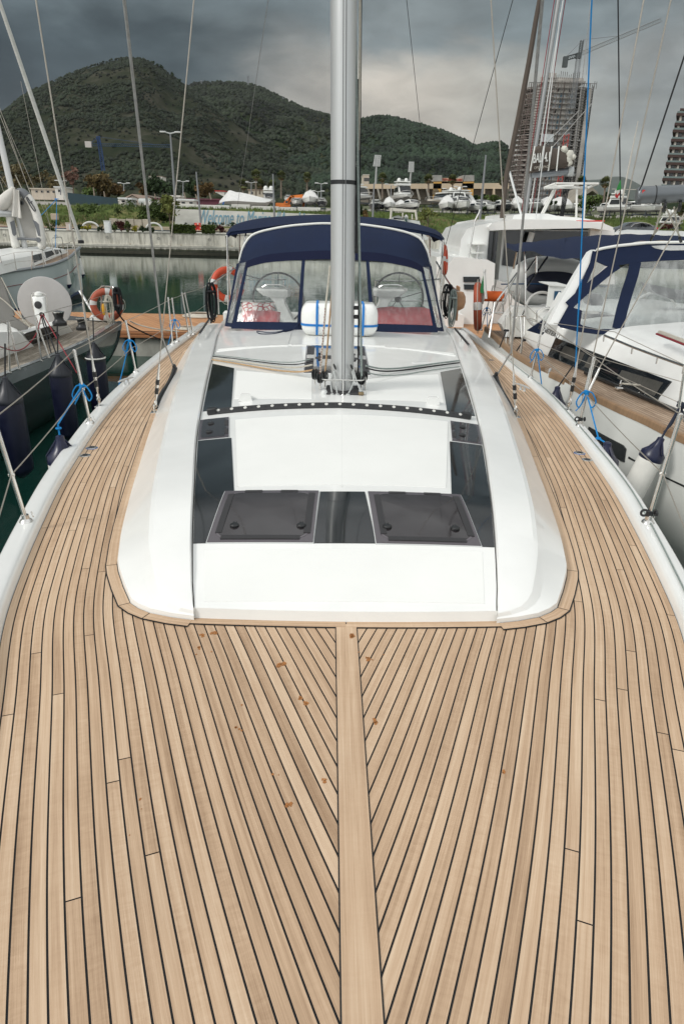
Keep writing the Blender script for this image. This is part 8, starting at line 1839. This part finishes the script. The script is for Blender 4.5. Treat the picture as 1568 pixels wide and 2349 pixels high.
# right hand finished tower with stepped balconies
Y=380; rt=thing('apartment_tower','brown and white apartment tower with stepped balconies at the right edge','building',atY(1600,440,Y)); ys=[(1535,768,0),(1505,812,0),(1490,890,0),(1475,945,0),(1462,1018,0),(1448,1082,0),(1434,1145,0),(1420,1205,0),(1405,1268,0)]
BRN=mat('balcony_brown',(.055,.028,.022),.7);RWT=mat('tower_white',(.50,.46,.41),.8,vary=.08,vscale=.2);GLS=mat('balcony_glass',(.14,.19,.18),.15)
LV=[cD(x,y) for x,y,_ in ys]+[cP(1250,275),cP(1222,395)]; prevz=None
for i,(x,y) in enumerate(LV):
    P=atY(x,y,Y); L_=P.x; R_=L_+75; dpt=26
    sk_=L_*dpt/Y+1.; m=MB(); m.prism([Vector((L_,Y,P.z-.6)),Vector((R_,Y,P.z-.6)),Vector((R_,Y+dpt,P.z-.6)),Vector((L_+sk_,Y+dpt,P.z-.6))],(0,0,1.2 if i else .8)); m.build('balcony_slab' if i else 'roof_slab',BRN,rt)
    if i:
        m=MB(); m.box(((L_+R_)/2+.3,Y+.35,P.z+1.0),(R_-L_-.4,.2,.8)); m.build('balcony_glass',GLS,rt)
        zup=prevz-.4; m=MB(); m.prism([Vector((L_+3.5,Y+2.5,P.z+.6)),Vector((R_,Y+2.5,P.z+.6)),Vector((R_,Y+dpt,P.z+.6)),Vector((L_+sk_+4,Y+dpt,P.z+.6))],(0,0,zup-P.z-.5)); m.build('storey_wall',RWT if i%1==0 else SHD,rt)
        m=MB()
        for k in range(9): m.box((L_+5+k*4.2,Y+2.3 if 1 else 0,(P.z+zup)/2+.1),(1.7,.6,(zup-P.z)*.78))
        m.each('window',DG,rt)
        m=MB()
        for k in range(9): m.box((L_+2.8+k*4.2,Y+1.,(P.z+zup)/2),(.9,.8,zup-P.z))
        m.each('balcony_fin',RWT,rt)
    prevz=P.z
# ---------------------------------------------------------------- hills
def hillmat(name,c0,c1,c2,s1=.02,s2=.10):
    m=bpy.data.materials.new(name); m.use_nodes=True; nt=m.node_tree; b=nt.nodes['Principled BSDF']; b.inputs['Roughness'].default_value=1; b.inputs['Specular IOR Level'].default_value=0
    tc=N(nt,'ShaderNodeTexCoord'); n1=N(nt,'ShaderNodeTexNoise'); n1.inputs['Scale'].default_value=s1; n1.inputs['Detail'].default_value=10; n1.inputs['Roughness'].default_value=.7; nt.links.new(tc.outputs['Object'],n1.inputs['Vector'])
    cr=N(nt,'ShaderNodeValToRGB'); e=cr.color_ramp.elements; e[0].position=.38; e[0].color=(*c0,1); e[1].position=.66; e[1].color=(*c2,1); k=e.new(.52); k.color=(*c1,1); nt.links.new(n1.outputs[0],cr.inputs[0]); nt.links.new(cr.outputs[0],b.inputs['Base Color']); return m
def hill(name,ridge,Yb,Yr,m_,nx=150,ny=46,rough=14,seed=0,zb=None,pw=.85):
    """ridge: (px,py,range) silhouette in photo px; terrain runs from Yb up to the ridge at Yr and down behind it"""
    x0,x1=ridge[0][0],ridge[-1][0]; zb=zb or gz(600)*.9
    def P(u,v):
        px=lerp(x0,x1,u); py=crv(ridge,px); R_=atY(px,py,Yr); hz=R_.z-zb
        Y=lerp(Yb,Yr,v); x=R_.x*Y/Yr*(1) ; x=lerp(R_.x*Yb/Yr*1.05,R_.x,v)
        if v<=1: z=zb+hz*(v**pw) 
        else: z=zb+hz*(1-(v-1)*1.2)
        n=noise.fractal(Vector((x*.006+seed,Y*.006,seed*3.1)),1.,2.,5); ga=noise.fractal(Vector((x*.02+seed,Y*.006,seed*3.1+9)),1.,2.,4)
        z+=(n*rough*2.+ga*rough*.7)*math.sin(pi*min(1,v))*1.
        return Vector((x,Y,z))
    m=MB(); m.grid(lambda u,v:P(u,v*1.25),nx,ny); o=m.build(name,m_,None,ang=180); struct(o); return P
HM=hillmat('hill_scrub',(.018,.025,.015),(.033,.037,.024),(.068,.065,.050),s1=.018); HM2=hillmat('hill_forest',(.016,.027,.014),(.030,.040,.020),(.065,.065,.036))
P1=hill('hill',[(-900,420),(-500,330),(-200,290),(0,262),(60,215),(120,187),(180,162),(240,142),(290,133),(320,134),(345,143),(375,161),(405,182),(440,208),(490,245),(560,300),(640,365),(740,430),(860,480)],640,1350,HM,seed=1)
P2=hill('hill',[(280,330),(360,260),(405,210),(440,194),(480,189),(540,190),(590,199),(640,221),(700,249),(760,268),(820,300),(880,340),(960,380),(1060,430),(1150,470)],800,1750,HM2,seed=4)
P3=hill('hill',[(600,380),(700,320),(780,288),(840,274),(900,271),(960,286),(1020,304),(1060,321),(1090,335),(1115,331),(1135,329),(1152,335),(1163,350),(1175,385),(1200,420),(1260,450),(1400,480)],760,1600,HM2,seed=8)
hill('mountain',[(1240,470),(1300,432),(1345,413),(1375,411),(1400,405.5),(1420,404.5),(1440,410),(1460,420),(1480,431),(1530,448),(1600,455),(1800,440)],3600,5200,mat('far_mountain',(.05,.065,.05),1.),nx=60,ny=20,seed=2,rough=20)
hill('hill',[(1250,462),(1330,452),(1380,447),(1420,455),(1480,458),(1600,452),(1800,445)],900,1500,HM2,nx=60,ny=16,seed=12,rough=3)
m=MB(); rg=random.Random(2); c=P3(.70,1.0)
rk=[(1150,338),(1160,347),(1166,368),(1163,395),(1150,410),(1140,402),(1143,380),(1146,355)]
pp=[atY(x,y,1560) for x,y in rk]; cc=sum(pp,Vector())/len(pp)
m.loft([[cc+(p-cc)*1.06+Vector((0,18,0)) for p in pp],pp,[cc+(p-cc)*.55+Vector((0,-10,0)) for p in pp]]); o=m.build('rock_face',mat('rock_pinkish',(.24,.20,.17),.95,vary=.4,vscale=.04,bump=1,bscale=.1),None,ang=20); struct(o)
# olive and scrub crowns on the hills: three masses nobody could count
def crowns(name,P,n,rr_,m_,label,seed,ur=(0.,1.),vr=(0.,1.02),dens=None):
    rg=np.random.default_rng(seed); ico=[(0,0,1)]+[(math.cos(k*2*pi/5)*.89,math.sin(k*2*pi/5)*.89,.45) for k in range(5)]+[(math.cos((k+.5)*2*pi/5)*.95,math.sin((k+.5)*2*pi/5)*.95,-.3) for k in range(5)]
    fc=[(0,1+k,1+(k+1)%5) for k in range(5)]+[(1+k,6+k,1+(k+1)%5) for k in range(5)]+[(1+(k+1)%5,6+k,6+(k+1)%5) for k in range(5)]
    ico=np.array(ico);V=[];T=[];cnt=0
    for i in range(n):
        u=rg.uniform(*ur);v=rg.uniform(*vr)**.8*1.0; p=P(u,v)
        dn=noise.noise(Vector((p.x*.012,p.y*.012,seed)))
        if dens and dn<dens and rg.random()<.85: continue
        r=rg.uniform(*rr_)*(1+.3*dn); jit=rg.uniform(.7,1.25,(11,1)); V.append(ico*jit*np.array([r,r,r*rg.uniform(.7,1.15)])+np.array([p.x,p.y,p.z+r*.35])); T.append(np.clip(.5+dn*.8+rg.uniform(-.3,.3),0,1)); cnt+=1
    V=np.concatenate(V); F_=np.array(fc); FF=(F_[None,:,:]+(np.arange(cnt)*11)[:,None,None]).reshape(-1,3)
    me=bpy.data.meshes.new(name); me.vertices.add(len(V)); me.vertices.foreach_set('co',V.ravel()); me.loops.add(FF.size); me.loops.foreach_set('vertex_index',FF.ravel().astype(np.int32)); me.polygons.add(len(FF)); me.polygons.foreach_set('loop_start',(np.arange(len(FF))*3).astype(np.int32)); me.update(calc_edges=True)
    ca=me.color_attributes.new('tint','FLOAT_COLOR','POINT'); tt=np.repeat(np.array(T),11); ca.data.foreach_set('color',np.stack([tt,tt,tt,np.ones_like(tt)],1).ravel()); me.materials.append(m_)
    o=bpy.data.objects.new(name,me); COL.objects.link(o); o['kind']='stuff'; o['label']=label; o['category']='trees'
crowns('olive_scrub',P1,36000,(1.0,2.5),leafmat('crown_olive',(.016,.023,.012),.7),'mass of small dark olive trees and scrub covering the near left hill',1,ur=(.22,1.),vr=(.0,1.02),dens=-.16)
def PPL(u,v):
    x=lerp(-190,240,u); Y=lerp(175,640,v) if x<8 else lerp(385,640,v)
    return Vector((x*(.5+Y/500),Y,gz(Y)))
crowns('plain_trees',PPL,9000,(.8,2.2),leafmat('crown_plain',(.035,.045,.020),.6),'mixed dark trees and scrub on the flat land before the hills',9,dens=-.35)
crowns('hill_forest',P2,22000,(1.8,4.0),leafmat('crown_forest',(.019,.026,.014),.7),'dark wood covering the second hill behind',2,ur=(.05,1.))
crowns('hill_forest',P3,20000,(1.8,4.2),leafmat('crown_forest2',(.016,.028,.015),.7),'dark wood covering the low hill behind the stadium',3,ur=(.05,.9))
rg=random.Random(6)
for i,(x,y,s) in enumerate([(352,146,3),(362,152,3),(372,160,4),(396,178,5),(410,188,6),(569,190,3)]):
    if i<5:
        B=atY(x,y+6,1340); t=thing('ridge_pine',['first pine on the hill crest just right of the summit','second small pine on the hill crest','third pine on the hill crest','slim pine standing clear on the falling crest','broad dark pine lowest on the falling crest'][i],'tree',B,'pines on the hill crest'); m=MB(); m.tube([B-Vector((0,0,3)),B+Vector((0,0,6))],.5,5); m.build('trunk',mat('bark',(.12,.095,.07),.95),t); foliage(B+Vector((0,0,4+s*.6)),s*1.0,s,s*1.1,160,1.3,G2,t,i,name='crown',shell=.1)
for i,(x,y0,y1,Y) in enumerate([(569,192,174,1700),(649,233,222,1700),(462,192,184,1700)]):
    A=atY(x,y0+3,Y);B=atY(x,y1,Y); m=MB(); lattice(m,A,B,2.5,6,.35); one('radio_mast',m,CRM,['lattice radio mast on the middle of the second ridge','radio mast further down the second ridge','short radio mast at the left of the second ridge'][i],'radio mast','radio masts on the ridge',smooth=False)
# ================================================================ light and sky
EXPO=.44
W=bpy.data.worlds.new('World'); sc.world=W; W.use_nodes=True; nt=W.node_tree; bg=nt.nodes['Background']; L=nt.links.new
SUN_EL,SUN_AZ=math.radians(38),math.radians(240)
sky=N(nt,'ShaderNodeTexSky',sky_type='NISHITA'); sky.sun_disc=False; sky.sun_elevation=SUN_EL; sky.sun_rotation=SUN_AZ
tc=N(nt,'ShaderNodeTexCoord'); 
nrmz=N(nt,'ShaderNodeVectorMath',operation='NORMALIZE'); L(tc.outputs['Generated'],nrmz.inputs[0])
mp=N(nt,'ShaderNodeMapping'); mp.inputs['Scale'].default_value=(2.2,2.2,5.4); L(nrmz.outputs[0],mp.inputs[0])
n1=N(nt,'ShaderNodeTexNoise'); n1.inputs['Scale'].default_value=2.1; n1.inputs['Detail'].default_value=9; n1.inputs['Roughness'].default_value=.52; n1.inputs['Distortion'].default_value=.25; L(mp.outputs[0],n1.inputs['Vector'])
# warp the direction with noise, then sum soft lobes
wv=N(nt,'ShaderNodeVectorMath',operation='MULTIPLY_ADD'); L(n1.outputs['Color'],wv.inputs[0]); wv.inputs[1].default_value=(.30,.30,.30)
sb=N(nt,'ShaderNodeVectorMath',operation='SUBTRACT'); L(nrmz.outputs[0],sb.inputs[0]); sb.inputs[1].default_value=(.15,.15,.15); L(sb.outputs[0],wv.inputs[2])
def mixc(fac,a,b):
    x=N(nt,'ShaderNodeMix',data_type='RGBA'); L(fac,x.inputs[0])
    for i,v in((6,a),(7,b)):
        if isinstance(v,tuple): x.inputs[i].default_value=(*v,1)
        else: L(v,x.inputs[i])
    return x.outputs[2]
def lobe(px,py,width,soft=.5,vec=None):
    d=ray(px,py).normalized(); dt=N(nt,'ShaderNodeVectorMath',operation='DISTANCE'); L((vec or wv).outputs[0],dt.inputs[0]); dt.inputs[1].default_value=d
    r=N(nt,'ShaderNodeMapRange',interpolation_type='SMOOTHSTEP'); r.inputs[1].default_value=width; r.inputs[2].default_value=width*(1-soft); L(dt.outputs['Value'],r.inputs[0]); return r.outputs[0]
def scale(f,k):
    x=N(nt,'ShaderNodeMath',operation='MULTIPLY'); L(f,x.inputs[0]); x.inputs[1].default_value=k; return x.outputs[0]
S=10.   # background strength is .1
def C(r,g,b): 
    f=lambda c:((c/255+.055)/1.055)**2.4 if c>10 else c/255/12.92
    S=10./2**EXPO
    return (f(r)*S,f(g)*S,f(b)*S*.97)
col=mixc(lobe(60,260,1.05,.8),C(172,173,170),C(58,68,75))
col=mixc(scale(lobe(760,-20,.40,.7),.85),col,C(92,103,109))
col=mixc(scale(lobe(520,30,.34,.8),.85),col,C(78,91,98))
col=mixc(scale(lobe(1120,20,.36,.75),.85),col,C(103,114,120))
col=mixc(scale(lobe(1000,175,.20,.7),1.),col,C(205,200,192))
col=mixc(scale(lobe(880,150,.10,.7),.8),col,C(212,204,194))
col=mixc(scale(lobe(1060,300,.16,.9),.95),col,C(207,196,186))
col=mixc(scale(lobe(930,320,.14,.9),.8),col,C(188,182,174))
col=mixc(scale(lobe(700,205,.12,.9),.9),col,C(178,172,165))
col=mixc(scale(lobe(600,120,.16,.9),.5),col,C(122,129,131))
col=mixc(scale(lobe(1380,340,.32,.8),.8),col,C(158,160,156))
col=mixc(scale(lobe(1480,90,.16,.8),.6),col,C(176,178,177))
col=mixc(scale(lobe(1540,210,.14,.8),.6),col,C(134,142,147))
col=mixc(scale(lobe(1250,120,.12,.9),.6),col,C(172,173,170))
col=mixc(scale(lobe(840,60,.10,.9),.5),col,C(96,107,112))
# fine cloud modulation
mr=N(nt,'ShaderNodeMapRange'); mr.inputs[1].default_value=.3; mr.inputs[2].default_value=.7; mr.inputs[3].default_value=.66; mr.inputs[4].default_value=1.30; L(n1.outputs[0],mr.inputs[0])
n3=N(nt,'ShaderNodeTexNoise'); n3.inputs['Scale'].default_value=7.; n3.inputs['Detail'].default_value=7; n3.inputs['Roughness'].default_value=.55; n3.inputs['Distortion'].default_value=.5; L(mp.outputs[0],n3.inputs['Vector'])
mr3=N(nt,'ShaderNodeMapRange'); mr3.inputs[1].default_value=.3; mr3.inputs[2].default_value=.7; mr3.inputs[3].default_value=.88; mr3.inputs[4].default_value=1.13; L(n3.outputs[0],mr3.inputs[0])
mml=N(nt,'ShaderNodeMath',operation='MULTIPLY'); L(mr.outputs[0],mml.inputs[0]); L(mr3.outputs[0],mml.inputs[1])
mm=N(nt,'ShaderNodeMix',data_type='RGBA',blend_type='MULTIPLY'); mm.inputs[0].default_value=1; L(col,mm.inputs[6]); L(mml.outputs[0],mm.inputs[7]); col=mm.outputs[2]
# heavy dark deck of cloud high in the view, with a ragged lower edge
zw_=N(nt,'ShaderNodeSeparateXYZ'); L(nrmz.outputs[0],zw_.inputs[0]); zm=N(nt,'ShaderNodeMath',operation='MULTIPLY_ADD'); L(n1.outputs[0],zm.inputs[0]); zm.inputs[1].default_value=.16; L(zw_.outputs[2],zm.inputs[2])
zr_=N(nt,'ShaderNodeMapRange',interpolation_type='SMOOTHSTEP'); zr_.inputs[1].default_value=.255; zr_.inputs[2].default_value=.315; L(zm.outputs[0],zr_.inputs[0])
dk=N(nt,'ShaderNodeMix',data_type='RGBA',blend_type='MULTIPLY'); dk.inputs[0].default_value=1; dk.inputs[6].default_value=(*C(106,118,124),1); L(mml.outputs[0],dk.inputs[7])
lm=N(nt,'ShaderNodeMath',operation='MULTIPLY'); L(zr_.outputs[0],lm.inputs[0]); L(scale(lobe(900,-60,.50,.5),.9),lm.inputs[1])
col=mixc(lm.outputs[0],col,dk.outputs[2])
# bright thin overcast overhead and behind the viewer
sx=N(nt,'ShaderNodeSeparateXYZ'); L(nrmz.outputs[0],sx.inputs[0])
def mapr(v,a,b,c,d):
    r=N(nt,'ShaderNodeMapRange',interpolation_type='SMOOTHSTEP'); 
    for i,x in enumerate((a,b,c,d)): r.inputs[i+1].default_value=x
    L(v,r.inputs[0]); return r.outputs[0]
back=mapr(sx.outputs[1],.45,-.5,0,1); over=mapr(sx.outputs[2],.42,.85,0,1)
mxm=N(nt,'ShaderNodeMath',operation='MAXIMUM'); L(back,mxm.inputs[0]); L(over,mxm.inputs[1])
BR=N(nt,'ShaderNodeMix',data_type='RGBA',blend_type='MULTIPLY'); BR.inputs[0].default_value=1; BR.inputs[6].default_value=(7.4,7.55,7.6,1); L(mr.outputs[0],BR.inputs[7])
col=mixc(mxm.outputs[0],col,BR.outputs[2])
low=mapr(sx.outputs[2],0,-.08,0,1); col=mixc(low,col,(1.2,1.3,1.3))
fin=N(nt,'ShaderNodeMix',data_type='RGBA'); fin.inputs[0].default_value=.985; L(sky.outputs[0],fin.inputs[6]); L(col,fin.inputs[7])
L(fin.outputs[2],bg.inputs[0]); bg.inputs[1].default_value=.1
sd=bpy.data.lights.new('sun','SUN'); sd.energy=1.4; sd.angle=math.radians(14); sd.color=(1,.965,.92); so=bpy.data.objects.new('sun',sd); COL.objects.link(so)
# direction toward the sun
dx=math.sin(SUN_AZ)*math.cos(SUN_EL);dy=math.cos(SUN_AZ)*math.cos(SUN_EL);dz=math.sin(SUN_EL)
so.rotation_euler=Vector((dx,dy,dz)).to_track_quat('Z','Y').to_euler()
# ================================================================ water
wm=bpy.data.materials.new('harbour_water'); wm.use_nodes=True; nt2=wm.node_tree; b=nt2.nodes['Principled BSDF']; b.inputs['Base Color'].default_value=(.008,.044,.034,1); b.inputs['Roughness'].default_value=.04; b.inputs['IOR'].default_value=1.33
t=N(nt2,'ShaderNodeTexCoord'); q=N(nt2,'ShaderNodeMapping'); q.inputs['Scale'].default_value=(.5,1.6,1); nt2.links.new(t.outputs['Object'],q.inputs[0])
a=N(nt2,'ShaderNodeTexNoise'); a.inputs['Scale'].default_value=1.6; a.inputs['Detail'].default_value=4; nt2.links.new(q.outputs[0],a.inputs['Vector'])
bp=N(nt2,'ShaderNodeBump'); bp.inputs['Strength'].default_value=.10; bp.inputs['Distance'].default_value=.05; nt2.links.new(a.outputs[0],bp.inputs['Height']); nt2.links.new(bp.outputs[0],b.inputs['Normal'])
m=MB(); m.add([(-400,-60,0),(400,-60,0),(400,66,0),(-400,66,0)],[(0,1,2,3)]); wo=m.build('water',wm,None,smooth=False); struct(wo)

# ================================================================ haze
m=MB(); m.box((0,2700,295),(7600,5600,592)); hz=m.build('haze',(lambda q:q)(bpy.data.materials.new('haze_air')),None,smooth=False); hz['kind']='stuff'
hm=hz.data.materials[0]; hm.use_nodes=True; nh=hm.node_tree; nh.nodes.clear(); oo=N(nh,'ShaderNodeOutputMaterial'); pv=N(nh,'ShaderNodeVolumePrincipled'); pv.inputs['Color'].default_value=(.80,.86,.92,1); pv.inputs['Density'].default_value=.000022; nh.links.new(pv.outputs[0],oo.inputs['Volume'])
# ================================================================ camera & render settings
cd=bpy.data.cameras.new('camera'); cam=bpy.data.objects.new('camera',cd); COL.objects.link(cam)
cam.matrix_world=Matrix.Translation((0,0,H))@RM.to_4x4(); cd.sensor_fit='VERTICAL'; cd.sensor_height=36; cd.lens=F/2348.3*36; cd.clip_start=.05; cd.clip_end=20000
sc.camera=cam
sc.view_settings.view_transform='Standard'; sc.view_settings.look='None'; sc.view_settings.exposure=EXPO; sc.view_settings.gamma=1
